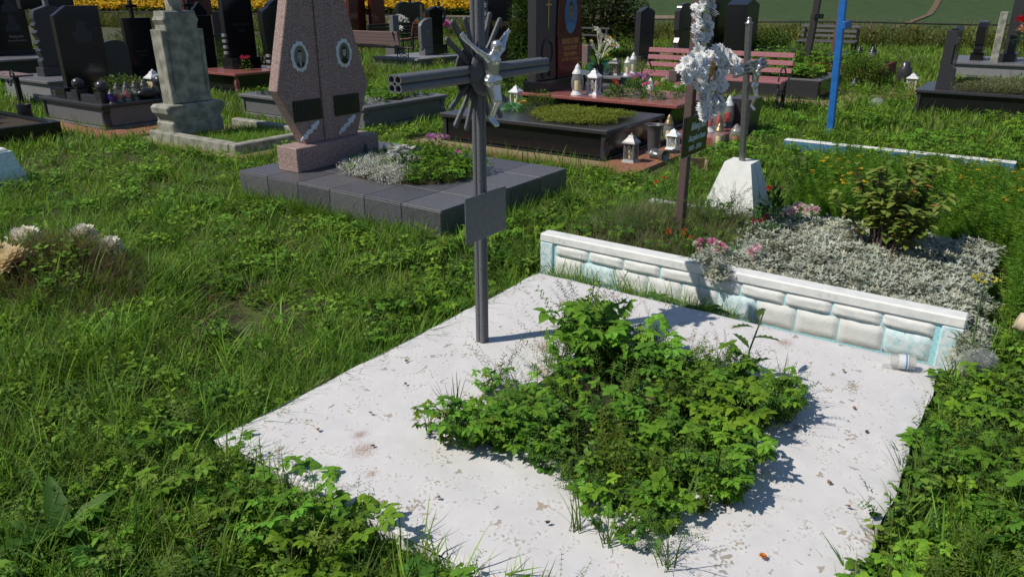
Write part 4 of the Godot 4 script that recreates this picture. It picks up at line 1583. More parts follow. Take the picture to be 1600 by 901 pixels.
func make_left_graves() -> void:
	# old concrete monument
	var k := thing("concrete_kerb", "worn concrete kerb frame filled with grass round the old monument", "kerb", P(2.0, -5.6))
	part("pad", mb().box(Vector3(0.05, -0.015, 0.1), Vector3(1.55, 0.06, 2.15), 0.01), M.pale_concrete, k)
	for q in [[Vector3(-0.56, 0.06, 0.02), Vector3(0.12, 0.12, 1.5)], [Vector3(0.56, 0.06, 0.02), Vector3(0.12, 0.12, 1.5)], [Vector3(0, 0.06, 0.83), Vector3(1.24, 0.12, 0.12)]]:
		part("kerb", mb().box(q[0], q[1], 0.012), M.old_concrete, k)
	block(1.2, 1.56, -6.6, -4.5)
	block(1.2, 2.85, -4.9, -4.45)
	block(1.4, 2.2, -6.3, -5.85)
	var s := thing("concrete_monument", "weathered grey concrete monument stepped up to a cross", "gravestone", P(1.78, -6.08, 0.08))
	part("lower_base", mb().box(Vector3(0, 0.07, 0), Vector3(0.66, 0.16, 0.34), 0.015), M.old_concrete, s)
	part("moulded_base", mb().prism([Vector2(-0.31, 0.14), Vector2(0.31, 0.14), Vector2(0.32, 0.2), Vector2(0.37, 0.25), Vector2(0.38, 0.31), Vector2(0.34, 0.34), Vector2(-0.34, 0.34), Vector2(-0.38, 0.31), Vector2(-0.37, 0.25), Vector2(-0.32, 0.2)], -0.17, 0.17, 0.012), M.old_concrete, s)
	part("shaft", mb().prism([Vector2(-0.25, 0.34), Vector2(0.25, 0.34), Vector2(0.265, 1.15), Vector2(0.2, 1.15), Vector2(0.2, 1.2), Vector2(0.225, 1.25), Vector2(0.2, 1.29), Vector2(0.19, 1.345), Vector2(-0.19, 1.345), Vector2(-0.2, 1.29), Vector2(-0.225, 1.25), Vector2(-0.2, 1.2), Vector2(-0.2, 1.15), Vector2(-0.265, 1.15)], -0.11, 0.11, 0.012), M.old_concrete, s)
	part("cross_post", mb().box(Vector3(0, 1.56, 0), Vector3(0.13, 0.44, 0.13), 0.01), M.old_concrete, s)
	part("cross_beam", mb().box(Vector3(0, 1.63, 0), Vector3(0.38, 0.12, 0.124), 0.01), M.old_concrete, s)
	for e in [-1.0, 1.0]:
		var ch := mb()
		for i in 15:
			var y := 0.5 + i * 0.038
			for q in 4:
				var a0 := TAU * q / 4
				var a1 := TAU * (q + 1) / 4
				ch.tube([Vector3(e * 0.2 + cos(a0) * 0.013, y + sin(a0) * 0.019, 0.111), Vector3(e * 0.2 + cos(a1) * 0.013, y + sin(a1) * 0.019, 0.111)], 0.002, 4)
		part("incised_diamonds", ch, M.dark_stone, s)
	# black grave with stone balls
	var g := platform("ball_grave", "grey and black grave platform with stone balls on its kerb", 1.42, 2.55, -8.95, -7.37, 0.32, M.grey_stone, M.dark_stone)
	var pv := thing("paved_strip", "pinkish paved strip before the grave with stone balls", "paving", P(1.9, -8.0))
	part("bed", mb().box(Vector3(0, -0.012, 0.2), Vector3(1.45, 0.05, 2.1), 0.006), M.pavers, pv)
	block(1.15, 2.6, -8.9, -6.9)
	for q in [[-0.42, -0.35, 0.62], [-0.42, 0.3, 0.6]]:
		part("kerb", mb().box(Vector3(q[0], 0.36, (q[1] + 0.0)), Vector3(0.09, 0.08, q[2] * 0.9), 0.004), M.dark_stone, g)
	part("kerb", mb().box(Vector3(-0.02, 0.36, 0.6), Vector3(0.8, 0.08, 0.09), 0.004), M.dark_stone, g)
	for q in [Vector2(-0.42, 0.02), Vector2(-0.42, 0.6), Vector2(0.36, 0.6)]:
		part("ball_post", mb().frustum(Vector3(q.x, 0.32, q.y), Vector2(0.13, 0.13), Vector2(0.15, 0.15), 0.13), M.dark_stone, g)
		part("stone_ball", mb().ball(Vector3(q.x, 0.52, q.y), Vector3.ONE * 0.075, 16, 12), M.dark_stone, g)
	var ts := stele("big black gravestone with slanting shoulder above the stone balls", P(1.9, -8.55, 0.32), "slant", 0.6, 1.14, 0.1, M.black_stone, Vector3(0.78, 0.13, 0.26), [["Микуляк", 0.06, 0.05, 0.5], ["Іван Петрович", 0.05, 0.05, 0.43], ["1938 - 2009", 0.05, 0.05, 0.36]])
	var eg := mb()
	eg.prism([Vector2(-0.06, 0.68), Vector2(0.12, 0.68), Vector2(0.16, 0.8), Vector2(0.09, 0.84), Vector2(0.085, 0.95), Vector2(-0.03, 0.95), Vector2(-0.04, 0.84), Vector2(-0.12, 0.8)], 0.05, 0.052)
	part("etched_portrait", eg, M.faint_etch, ts)
	# rough edged stone and its grave, farther left
	platform("pale_grave", "pale grey grave platform under the rough edged gravestone", 2.3, 3.6, -12.2, -10.6, 0.33, M.pale_stone, M.grey_stone, false)
	stele("dark gravestone with a rough hewn grey edge and a small cross on top", P(2.9, -11.55, 0.33), "rough", 0.48, 1.1, 0.16, M.dark_stone, Vector3(0.5, 0.14, 0.26))
	stone_cross("small dark cross above the rough edged gravestone", P(2.98, -11.6, 1.4), 0.26, 0.4, 0.09, M.grey_stone)
	# far left black stele
	platform("dark_grave", "dark grave platform with pale lid under the stele of two portraits", 2.9, 4.9, -16.4, -14.4, 0.42, M.dark_stone, M.grey_stone, false)
	var f := stele("tall black stele etched with two portraits one above the other", P(3.85, -15.7, 0.42), "slant", 1.15, 1.4, 0.12, M.black_stone, Vector3(1.3, 0.1, 0.3), [["Микуляк", 0.07, 0.3, 0.36], ["Ольга Іванівна", 0.05, 0.3, 0.28]], "etched")
	for y in [0.62, 1.0]:
		var e := mb()
		e.prism([Vector2(0.12, y - 0.16), Vector2(0.42, y - 0.16), Vector2(0.4, y - 0.04), Vector2(0.33, y), Vector2(0.35, y + 0.12), Vector2(0.28, y + 0.18), Vector2(0.2, y + 0.12), Vector2(0.21, y), Vector2(0.14, y - 0.04)], 0.06, 0.062)
		part("etched_portrait", e, M.faint_etch, f)
	stone_cross("black stone cross with a small medallion behind the ball grave", P(4.2, -14.2, 0.0), 1.0, 2.2, 0.14, M.black_stone)
	stele("small round topped dark gravestone behind the ball grave", P(2.95, -9.7, 0.0), "arch", 0.42, 0.95, 0.1, M.dark_stone, Vector3(0.5, 0.12, 0.2))
	# between the ball grave and the pink stele
	stele("plain black gravestone under a small black cross", P(4.55, -11.75, 0.0), "rect", 0.54, 1.2, 0.1, M.black_stone, Vector3(0.7, 0.2, 0.26), [["Микуляк", 0.06, 0.0, 0.62], ["Марія", 0.05, 0.0, 0.55]])
	stone_cross("small black cross with pale edges on the plain black gravestone", P(4.5, -11.75, 1.198), 0.22, 0.3, 0.08, M.black_stone)
	stele("wine red gravestone with a white medallion beyond the small cross", P(7.6, -14.4, 0.0), "rect", 0.72, 1.62, 0.12, M.wine_stone, Vector3(0.9, 0.2, 0.26))
	stele("black gravestone stepped at the shoulder behind the concrete monument", P(5.23, -10.85, 0.0), "rect", 0.48, 1.24, 0.12, M.black_stone, Vector3(0.66, 0.2, 0.26), [["Петро", 0.06, 0.0, 0.7]])
	stele("narrow black stone standing above the stepped gravestone", P(5.35, -10.98, 0.0), "gable", 0.3, 1.47, 0.1, M.black_stone)
	stone_cross("black cross with white painted edges beside the stepped gravestone", P(5.02, -10.78, 1.236), 0.2, 0.27, 0.08, M.black_stone)
	# red table grave with the two curved steles
	var rt := platform("red_table_grave", "dark grave platform with red lid and red turned balusters", 4.75, 6.1, -10.6, -9.28, 0.33, M.black_stone, M.red_stone, false, 0.1)
	for q in [Vector2(-0.6, 0.58), Vector2(0.6, 0.58)]:
		part("baluster", mb().lathe(Vector3(q.x, 0.02, q.y), [Vector2(0.05, 0), Vector2(0.05, 0.03), Vector2(0.03, 0.06), Vector2(0.055, 0.13), Vector2(0.04, 0.19), Vector2(0.03, 0.23), Vector2(0.05, 0.26)], 14), M.red_stone, rt)
	var q8 := stele("tall black gravestone with pale notched edge on the red table grave", P(5.55, -10.15, 0.33), "rect", 0.62, 1.3, 0.12, M.black_stone, Vector3(0.62, 0.19, 0.3), [["Яворська", 0.08, 0.03, 0.76], ["Надія", 0.06, 0.03, 0.66]])
	for i in 4:
		part("pale_notch", mb().box(Vector3(-0.318, 0.28 + i * 0.1, 0.02), Vector3(0.05, 0.05, 0.09), 0.004), M.pale_stone, q8)
	var q9 := stele("black gravestone with a curved silvery edge beside the notched one", P(6.0, -9.55, 0.0), "wave", 0.8, 1.62, 0.14, M.black_stone, Vector3(0.7, 0.3, 0.3), [["Іван", 0.06, 0.0, 0.8]])
	for i in 3:
		part("pale_notch", mb().box(Vector3(-0.33, 0.36 + i * 0.1, 0.03), Vector3(0.05, 0.05, 0.1), 0.004), M.pale_stone, q9)
	stele("low dark gravestone in the marigold bed near the thin iron cross", P(8.6, -14.9, 0.0), "rect", 0.6, 1.2, 0.1, M.dark_stone)
	var ic := thing("iron_cross", "thin rusty iron cross among the marigolds", "cross", P(7.7, -14.0), FACE)
	part("upright", mb().tube([Vector3(0, 0, 0), Vector3(0, 1.15, 0)], 0.025, 8), M.brown_wood, ic)
	part("beam", mb().tube([Vector3(-0.3, 0.72, 0), Vector3(0.3, 0.72, 0)], 0.025, 8), M.brown_wood, ic)
	# white block and low black kerb at the edge
	var wb := thing("white_tomb", "white painted block tomb with a crumbling top", "tomb", P(-0.87, -5.9))
	block(-1.3, -0.41, -6.7, -5.2)
	part("upper_block", mb().frustum(Vector3(0, 0.15, 0), Vector2(0.76, 1.36), Vector2(0.7, 1.3), 0.15), M.blue_white_paint, wb)
	part("lower_block", mb().frustum(Vector3(0, -0.05, 0), Vector2(0.84, 1.46), Vector2(0.78, 1.38), 0.2), M.blue_white_paint, wb)
	part("rough_cap", mb().box(Vector3(0, 0.31, 0), Vector3(0.66, 0.03, 1.26), 0.012), M.white_paint, wb)
	var lk := thing("black_kerb", "low black stone kerb round a bed with pink flowers", "kerb", P(0.42, -8.72))
	part("kerb", mb().box(Vector3(0.44, 0.08, 0), Vector3(0.08, 0.22, 2.7), 0.004), M.black_stone, lk)
	part("kerb", mb().box(Vector3(-0.3, 0.08, 1.31), Vector3(1.396, 0.22, 0.08), 0.004), M.black_stone, lk)
	part("soil", mb().box(Vector3(-0.3, 0.06, 0), Vector3(1.39, 0.2, 2.54)), M.soil, lk)
	block(-0.6, 0.92, -10.1, -7.35)


func make_back_graves() -> void:
	stele("pair of wine red gravestones with a white medallion near the dark bench", P(14.35, -16.2, 0.0), "rect", 0.7, 1.75, 0.14, M.wine_stone, Vector3(1.1, 0.3, 0.3))
	stele("wine red gravestone leaning beside its twin near the dark bench", P(14.95, -15.9, 0.0), "gable", 0.6, 1.6, 0.14, M.wine_stone, Vector3(0.8, 0.3, 0.3))
	var h := stele("black double gravestone topped by two arches", P(17.75, -17.0, 0.0), "hearts", 1.35, 1.36, 0.14, M.black_stone, Vector3(1.5, 0.38, 0.35), [["Микуляк", 0.1, -0.33, 0.8]], "gilt")
	part("top_cross", mb().box(Vector3(0, 1.42, 0), Vector3(0.08, 0.4, 0.08)), M.black_stone, h)
	platform("grey_low_grave", "low grey grave slab under the black and pale gravestones", 10.15, 11.9, -11.4, -9.95, 0.2, M.grey_stone, M.pale_stone, false)
	stele("black gravestone with a sloping top behind the round edged grey stone", P(11.72, -10.75, 0.2), "gable", 0.5, 1.12, 0.14, M.black_stone, Vector3(0.62, 0.22, 0.3))
	stele("pale grey gravestone with one rounded shoulder", P(11.2, -10.6, 0.2), "round", 0.42, 0.86, 0.1, M.grey_stone, Vector3(0.3, 0.16, 0.2), [["†", 0.2, 0.03, 0.5]], "gilt")
	stele("short grey pillar stone behind the round shouldered stone", P(11.6, -12.0, 0.0), "rect", 0.22, 1.1, 0.14, M.grey_stone, Vector3(0.4, 0.3, 0.3))
	var t := stele("tall black gravestone with a rope of carved flowers along its edge", P(11.15, -8.4, 0.0), "rect", 0.98, 1.95, 0.14, M.black_stone, Vector3(1.15, 0.3, 0.35), [["Микуляк", 0.17, 0.05, 0.98], ["Ганна", 0.1, 0.05, 0.62]], "gilt")
	var rp := mb()
	for i in 26:
		rp.ball(Vector3(-0.5 + 0.02 * sin(i * 2.0), 0.5 + i * 0.055, 0.06), Vector3(0.05, 0.042, 0.05), 7, 5)
	part("carved_rope", rp, M.grey_stone, t)
	var ic := thing("iron_cross", "dark forged cross with a wreath behind the pipe cross", "cross", P(13.5, -12.1), FACE)
	part("upright", mb().box(Vector3(0, 0.7, 0), Vector3(0.06, 1.4, 0.06)), M.iron_black, ic)
	part("beam", mb().box(Vector3(0, 0.95, 0), Vector3(0.5, 0.06, 0.05)), M.iron_black, ic)
	var wr := mb()
	for i in 20:
		var a := TAU * i / 20
		wr.ball(Vector3(cos(a) * 0.18, 1.05 + sin(a) * 0.2, 0.05), Vector3.ONE * 0.05, 7, 5)
	part("wreath", wr, M.dark_stone, ic)
	# forged gate panel and a mauve wall
	var fg := thing("forged_railing", "small forged iron panel with heart scrolls by the tall black gravestone", "railing", P(11.6, -6.9), SIDE)
	for x in [-0.32, 0.0, 0.32]:
		part("bar", mb().tube([Vector3(x, 0, 0), Vector3(x, 0.72, 0)], 0.014, 6), M.iron_black, fg)
	for y in [0.38, 0.62]:
		part("rail", mb().tube([Vector3(-0.4, y, 0), Vector3(0.4, y, 0)], 0.012, 6), M.iron_black, fg)
	for x in [-0.17, 0.17]:
		for r in [0.13, 0.08]:
			var ring := []
			for i in 17:
				ring.append(Vector3(x + cos(TAU * i / 16) * r, 0.55 + sin(TAU * i / 16) * r * 1.2, 0.01))
			part("scroll", mb().tube(ring, 0.009, 5, true), M.mauve_wood, fg)
	single("kerb_block", mb().box(Vector3(0, 0.25, 0), Vector3(1.6, 0.5, 0.18), 0.01), M.mauve_wood, "low mauve wall behind the forged panel", "wall", P(12.6, -7.6), SIDE)
	# beyond the pink bench
	stele("narrow dark gravestone with a pointed top beside the thin metal bench", P(14.3, -6.25, 0.0), "gable", 0.78, 1.32, 0.14, M.dark_stone, Vector3(0.9, 0.2, 0.3), [["Стефанія", 0.08, 0.0, 0.7]])
	stele("black gravestone with scrolled shoulders on a concrete base", P(15.95, -5.95, 0.22), "scroll", 0.9, 1.17, 0.14, M.dark_stone, Vector3(0.95, 0.1, 0.3), [["Василь", 0.1, 0.0, 0.55]])
	single("concrete_slab", mb().box(Vector3(0, 0.1, 0), Vector3(1.5, 0.24, 1.3), 0.015), M.pale_concrete, "pale concrete base under the scroll shouldered gravestone", "base", P(16.0, -5.6))
	stele("black double gravestone behind the flower cross", P(16.3, -5.05, 0.0), "hearts", 1.5, 1.7, 0.16, M.black_stone, Vector3(1.7, 0.3, 0.35), [["Микуляк", 0.1, 0.4, 0.9]])
	stele("black pillar gravestone with a pointed roof top behind the steel cross", P(16.0, -4.45, 0.0), "gable", 0.95, 1.5, 0.5, M.black_stone, Vector3(1.1, 0.12, 0.6))
	for q in [["dark stone grave slab on short blocks beside the pillar gravestone", 17.3, -3.9], ["second dark stone grave slab on blocks before the grey bench", 16.4, -2.9]]:
		var tb2 := thing("table_slab", q[0], "grave slab", P(q[1], q[2]))
		part("slab", mb().box(Vector3(0, 0.24, 0), Vector3(1.0, 0.06, 1.8), 0.006), M.grey_wood, tb2)
		for z in [-0.75, 0.75]:
			part("support", mb().box(Vector3(0, 0.1, z), Vector3(0.8, 0.24, 0.2), 0.006), M.dark_stone, tb2)


func make_right_graves() -> void:
	# dark tiled grave behind the pink bench
	block(9.2, 10.8, -2.8, -0.7)
	var g := thing("dark_grave", "brown black grave box with pale joints behind the pink bench", "grave platform", P(10.0, -1.75))
	part("pad", mb().box(Vector3(-0.1, 0.0, 0.2), Vector3(1.9, 0.06, 2.5), 0.01), M.pale_concrete, g)
	part("core", mb().box(Vector3(0, 0.16, 0), Vector3(1.36, 0.28, 1.88)), M.mortar, g)
	var sp := mb().box(Vector3.ZERO, Vector3(0.02, 0.3, 0.925), 0.002).mesh()
	for z in [-0.47, 0.47]:
		put("panel", sp, M.dark_stone, g, Vector3(-0.69, 0.17, z))
	var fp := mb().box(Vector3.ZERO, Vector3(0.68, 0.3, 0.02), 0.002).mesh()
	for x in [-0.345, 0.345]:
		put("panel", fp, M.black_stone, g, Vector3(x, 0.17, 0.95))
	for q in [[Vector3(-0.62, 0.33, 0), Vector3(0.16, 0.02, 1.92)], [Vector3(0.62, 0.33, 0), Vector3(0.16, 0.02, 1.92)], [Vector3(0, 0.331, 0.88), Vector3(1.07, 0.02, 0.16)]]:
		part("rim", mb().box(q[0], q[1], 0.003), M.grey_stone, g)
	part("soil", mb().box(Vector3(0, 0.29, -0.05), Vector3(1.1, 0.06, 1.7)), M.soil, g)
	# blue cross and its kerbed grave
	var b := thing("blue_cross", "plain wooden cross painted bright blue", "cross", P(6.62, 0.04), FACE)
	b.transform = Transform3D(Basis(Vector3.BACK, 0.05) * Basis(Vector3.UP, FACE), b.position)
	part("upright", mb().box(Vector3(0, 0.85, 0), Vector3(0.078, 1.8, 0.078), 0.006), M.blue_paint, b)
	part("beam", mb().box(Vector3(0, 1.26, 0.064), Vector3(0.34, 0.085, 0.05), 0.006), M.blue_paint, b)
	var k := thing("blue_kerb", "low kerb painted blue with a flaking white top", "kerb", P(6.1, 0.98))
	block(5.1, 5.35, -0.2, 2.1)
	part("kerb", mb().box(Vector3(-0.85, 0.025, 0), Vector3(0.12, 0.11, 2.2), 0.008), M.blue_curb, k)
	part("white_top", mb().box(Vector3(-0.85, 0.085, 0), Vector3(0.125, 0.012, 2.2), 0.004), M.white_paint, k)
	# leaning dark cross, stick
	var d := thing("dark_cross", "tall dark wooden cross leaning beyond the blue cross", "cross", P(13.96, -2.26))
	d.transform = Transform3D(Basis(Vector3.BACK, -0.05) * Basis(Vector3.UP, FACE), d.position)
	part("upright", mb().box(Vector3(0, 0.95, 0), Vector3(0.14, 2.0, 0.12), 0.005), M.dark_wood, d)
	part("beam", mb().box(Vector3(0, 1.17, 0.05), Vector3(0.75, 0.1, 0.08), 0.005), M.dark_wood, d)
	single("wooden_stake", mb().box(Vector3(0, 0.7, 0), Vector3(0.05, 1.4, 0.05), 0.004), M.russet_wood, "thin brown wooden stake behind the blue cross", "stake", P(16.6, -2.35))
	# grave with reflecting stele
	var pg := platform("stonecrop_grave", "dark polished grave platform full of grey stonecrop", 9.05, 10.4, 0.6, 2.9, 0.32, M.black_stone, M.dark_stone)
	part("planting_soil", mb().box(Vector3(0, 0.32, 0.2), Vector3(1.1, 0.02, 1.7)), M.soil, pg)
	var s := thing("stepped_gravestone", "black polished gravestone with stepped mouldings on the stonecrop grave", "gravestone", P(9.72, 0.9, 0.32))
	part("slab", mb().prism([Vector2(-0.3, 0), Vector2(0.3, 0), Vector2(0.3, 0.84), Vector2(0.1, 0.79), Vector2(-0.1, 0.8), Vector2(-0.3, 0.82)], -0.05, 0.05, 0.006), M.black_stone, s)
	part("moulded_edge", mb().prism([Vector2(-0.1, 0), Vector2(0.12, 0), Vector2(0.12, 0.28), Vector2(0.04, 0.34), Vector2(0.04, 0.6), Vector2(0.1, 0.64), Vector2(0.1, 0.7), Vector2(0.06, 0.71), Vector2(0.06, 0.8), Vector2(-0.08, 0.8)], -0.04, 0.04, 0.004), M.dark_stone, s).transform = Transform3D(Basis(Vector3.UP, -PI / 2), Vector3(-0.34, 0, 0))
	# corner group with the rose vase
	platform("slab_grave", "wide grey grave slab with a black vase of roses", 15.0, 17.2, 0.3, 3.2, 0.3, M.pale_stone, M.grey_stone, false)
	var a := stele("dark gravestone with moulded edge on the wide grey slab", P(15.9, 0.75, 0.3), "scroll", 0.7, 0.78, 0.16, M.black_stone, Vector3(0.5, 0.16, 0.24))
	single("stone_post", mb().box(Vector3(0, 0.48, 0), Vector3(0.12, 0.98, 0.14), 0.012), M.old_concrete, "slender rough grey stone post on the wide grey slab", "stone post", P(15.35, 1.1, 0.3))
	stele("tall black gravestone with bright edge rising over the stone post", P(16.0, 1.3, 0.3), "rect", 0.6, 1.5, 0.2, M.dark_stone, Vector3(0.7, 0.16, 0.3))
	# rusty sheet metal bed
	var rb := thing("rusty_bed", "raised bed edged with rusty ribbed sheet metal", "raised bed", P(14.2, -1.4))
	block(13.2, 15.0, -2.2, -0.6)
	for q in [[Vector3(-0.75, 0.13, 0), Vector3(0.03, 0.28, 1.5)], [Vector3(0, 0.13, 0.75), Vector3(1.5, 0.28, 0.03)]]:
		part("sheet", mb().box(q[0], q[1]), M.rust, rb)
	for i in 7:
		part("rib", mb().box(Vector3(-0.772, 0.13, -0.66 + i * 0.22), Vector3(0.02, 0.28, 0.05), 0.006), M.rust, rb)
	part("soil", mb().box(Vector3(0, 0.12, 0), Vector3(1.45, 0.24, 1.45)), M.soil, rb)
	var rk := thing("rusty_bed", "second rusty sheet metal bed behind the blue cross", "raised bed", P(13.9, -2.9))
	part("sheet", mb().box(Vector3(-0.4, 0.12, 0), Vector3(0.03, 0.24, 1.1)), M.rust, rk)
	part("soil", mb().box(Vector3(0, 0.1, 0), Vector3(0.76, 0.2, 1.1)), M.soil, rk)
	for i in 3:
		var q: Vector2 = [Vector2(10.3, 0.05), Vector2(10.9, 0.25), Vector2(11.3, 0.55)][i]
		single("kerb_stone", mb().box(Vector3(0, 0.02, 0), Vector3(0.09, 0.07, 0.62), 0.02), M.pale_concrete, "pale broken kerb stone lying in the grass by the round bush", "kerb stone", P(q.x, q.y), FACE + [0.05, -0.1, 0.7][i], "broken kerb stones in the grass")


func bench(called: String, label: String, at: Vector3, turn: float, long: float, wood: Material, slats: int, legs := "scroll", back_h := 0.78) -> Node3D:
	var b := thing(called, label, "bench", at, turn)
	var seat := mb().box(Vector3.ZERO, Vector3(long, 0.03, 0.085), 0.004).mesh()
	for i in 4:
		put("seat_slat", seat, wood, b, Vector3(0, 0.42 + 0.004 * i * i, 0.2 - i * 0.105), Vector3(-0.05, 0, 0))
	var bs := mb().box(Vector3.ZERO, Vector3(long, 0.072, 0.026), 0.004).mesh()
	for i in slats:
		var f := (i + 0.5) / slats
		put("back_slat", bs, wood, b, Vector3(0, 0.5 + f * (back_h - 0.5), -0.2 - f * 0.07), Vector3(-0.22, 0, 0))
	for x in [-long / 2 + 0.12, long / 2 - 0.05]:
		var l := mb()
		if legs == "scroll":
			l.tube([Vector3(x, 0.0, -0.2), Vector3(x, 0.2, -0.16), Vector3(x, 0.42, -0.17), Vector3(x, 0.6, -0.23), Vector3(x, back_h, -0.3)], 0.012, 6)
			var r1 := []
			for i in 15:
				var a := PI * 1.35 * i / 14.0 - 0.3
				r1.append(Vector3(x, 0.42 + sin(a) * 0.2, 0.05 + cos(a) * 0.18))
			l.tube(r1, 0.011, 6)
			for r in [0.13, 0.08]:
				var r2 := []
				for i in 17:
					var a := TAU * i / 16.0
					r2.append(Vector3(x, 0.17 + sin(a) * r, 0.06 + cos(a) * r * 1.2))
				l.tube(r2, 0.01, 6)
			l.tube([Vector3(x, 0.41, -0.18), Vector3(x, 0.41, 0.22), Vector3(x, 0.2, 0.2), Vector3(x, 0.0, 0.24)], 0.011, 6)
		else:
			l.box(Vector3(x, 0.2, 0.17), Vector3(0.05, 0.42, 0.05))
			l.box(Vector3(x, 0.38, -0.2), Vector3(0.05, 0.78, 0.045))
			l.box(Vector3(x, 0.39, -0.02), Vector3(0.045, 0.04, 0.42))
		part("end_frame", l, M.iron_black, b)
	return b


func make_benches() -> void:
	bench("slatted_bench", "long pink slatted bench with black iron scroll ends", P(7.98, -2.1), SIDE, 2.3, M.pink_wood, 3, "scroll", 0.82)
	bench("slatted_bench", "mauve slatted bench seen from behind beside the grass", P(10.1, -11.1), SIDE + PI, 1.7, M.mauve_wood, 4, "scroll", 0.8)
	bench("slatted_bench", "russet brown slatted bench with the pale grey stone before it", P(13.6, -12.85), FACE + PI, 1.3, M.russet_wood, 4, "post", 0.85)
	bench("slatted_bench", "nearly black slatted bench behind the small flower cross", P(14.0, -14.6), FACE + PI, 2.0, M.dark_wood, 3, "post", 0.8)
	bench("slatted_bench", "grey slatted bench before the field fence", P(18.6, -3.0), SIDE, 1.5, M.grey_wood, 3, "post", 0.86)
	# thin metal frame bench by the big bush
	var b := thing("metal_bench", "thin grey metal frame bench under the big bush", "bench", P(13.2, -7.2), SIDE)
	for y in [0.42, 0.68, 0.84]:
		part("bar", mb().box(Vector3(0, y, 0.0 if y > 0.5 else 0.25), Vector3(1.15, 0.04, 0.03), 0.004), M.grey_wood, b)
	for x in [-0.5, 0.5]:
		part("post", mb().box(Vector3(x, 0.42, 0), Vector3(0.035, 0.86, 0.035)), M.grey_wood, b)
		part("post", mb().box(Vector3(x, 0.21, 0.25), Vector3(0.03, 0.42, 0.03)), M.iron_black, b)
	# little seat of forged iron at the edge
	var s := thing("forged_bench", "small mauve plank seat on curled black iron by the pale grave", "seat", P(1.95, -10.9), SIDE)
	part("plank", mb().box(Vector3(-0.1, 0.45, 0), Vector3(0.9, 0.03, 0.3), 0.005), M.mauve_wood, s)
	part("post", mb().box(Vector3(0.1, 0.22, 0), Vector3(0.06, 0.45, 0.06)), M.iron_black, s)
	for q in [[0.38, 0.47, 0.07], [-0.15, 0.52, 0.09], [0.25, 0.36, 0.06]]:
		var ring := []
		for i in 21:
			var a := TAU * 1.3 * i / 20
			ring.append(Vector3(q[0] + cos(a) * q[2] * (1.0 - i * 0.02), q[1] + sin(a) * q[2] * (1.0 - i * 0.02), 0.16))
		part("scroll", mb().tube(ring, 0.011, 6), M.iron_black, s)


# round grave lantern: foot, glass, cap, candle
func lantern(label: String, at: Vector3, h: float, r: float, cap: Material, foot: Material, glass: Material, wax := true) -> void:
	var l := thing("grave_lantern", label, "lantern", at, R.randf() * TAU)
	part("foot", mb().lathe(Vector3.ZERO, [Vector2(r * 0.95, 0), Vector2(r, h * 0.03), Vector2(r * 0.7, h * 0.12), Vector2(r * 0.75, h * 0.16)], 16), foot, l)
	part("glass", mb().lathe(Vector3.ZERO, [Vector2(r * 0.72, h * 0.16), Vector2(r * 0.92, h * 0.25), Vector2(r * 0.98, h * 0.45), Vector2(r * 0.8, h * 0.62), Vector2(r * 0.62, h * 0.68)], 16), glass, l)
	part("cap", mb().lathe(Vector3.ZERO, [Vector2(r * 0.8, h * 0.66), Vector2(r * 0.85, h * 0.69), Vector2(r * 0.55, h * 0.8), Vector2(r * 0.42, h * 0.84), Vector2(r * 0.46, h * 0.87), Vector2(r * 0.22, h * 0.95), Vector2(r * 0.12, h * 0.97), Vector2(0, h)], 16), cap, l)
	if wax:
		part("candle", mb().lathe(Vector3(0, h * 0.165, 0), [Vector2(r * 0.45, 0), Vector2(r * 0.45, h * 0.28), Vector2(0, h * 0.285)], 10), M.wax if R.randf() < 0.6 else M.red_wax, l)


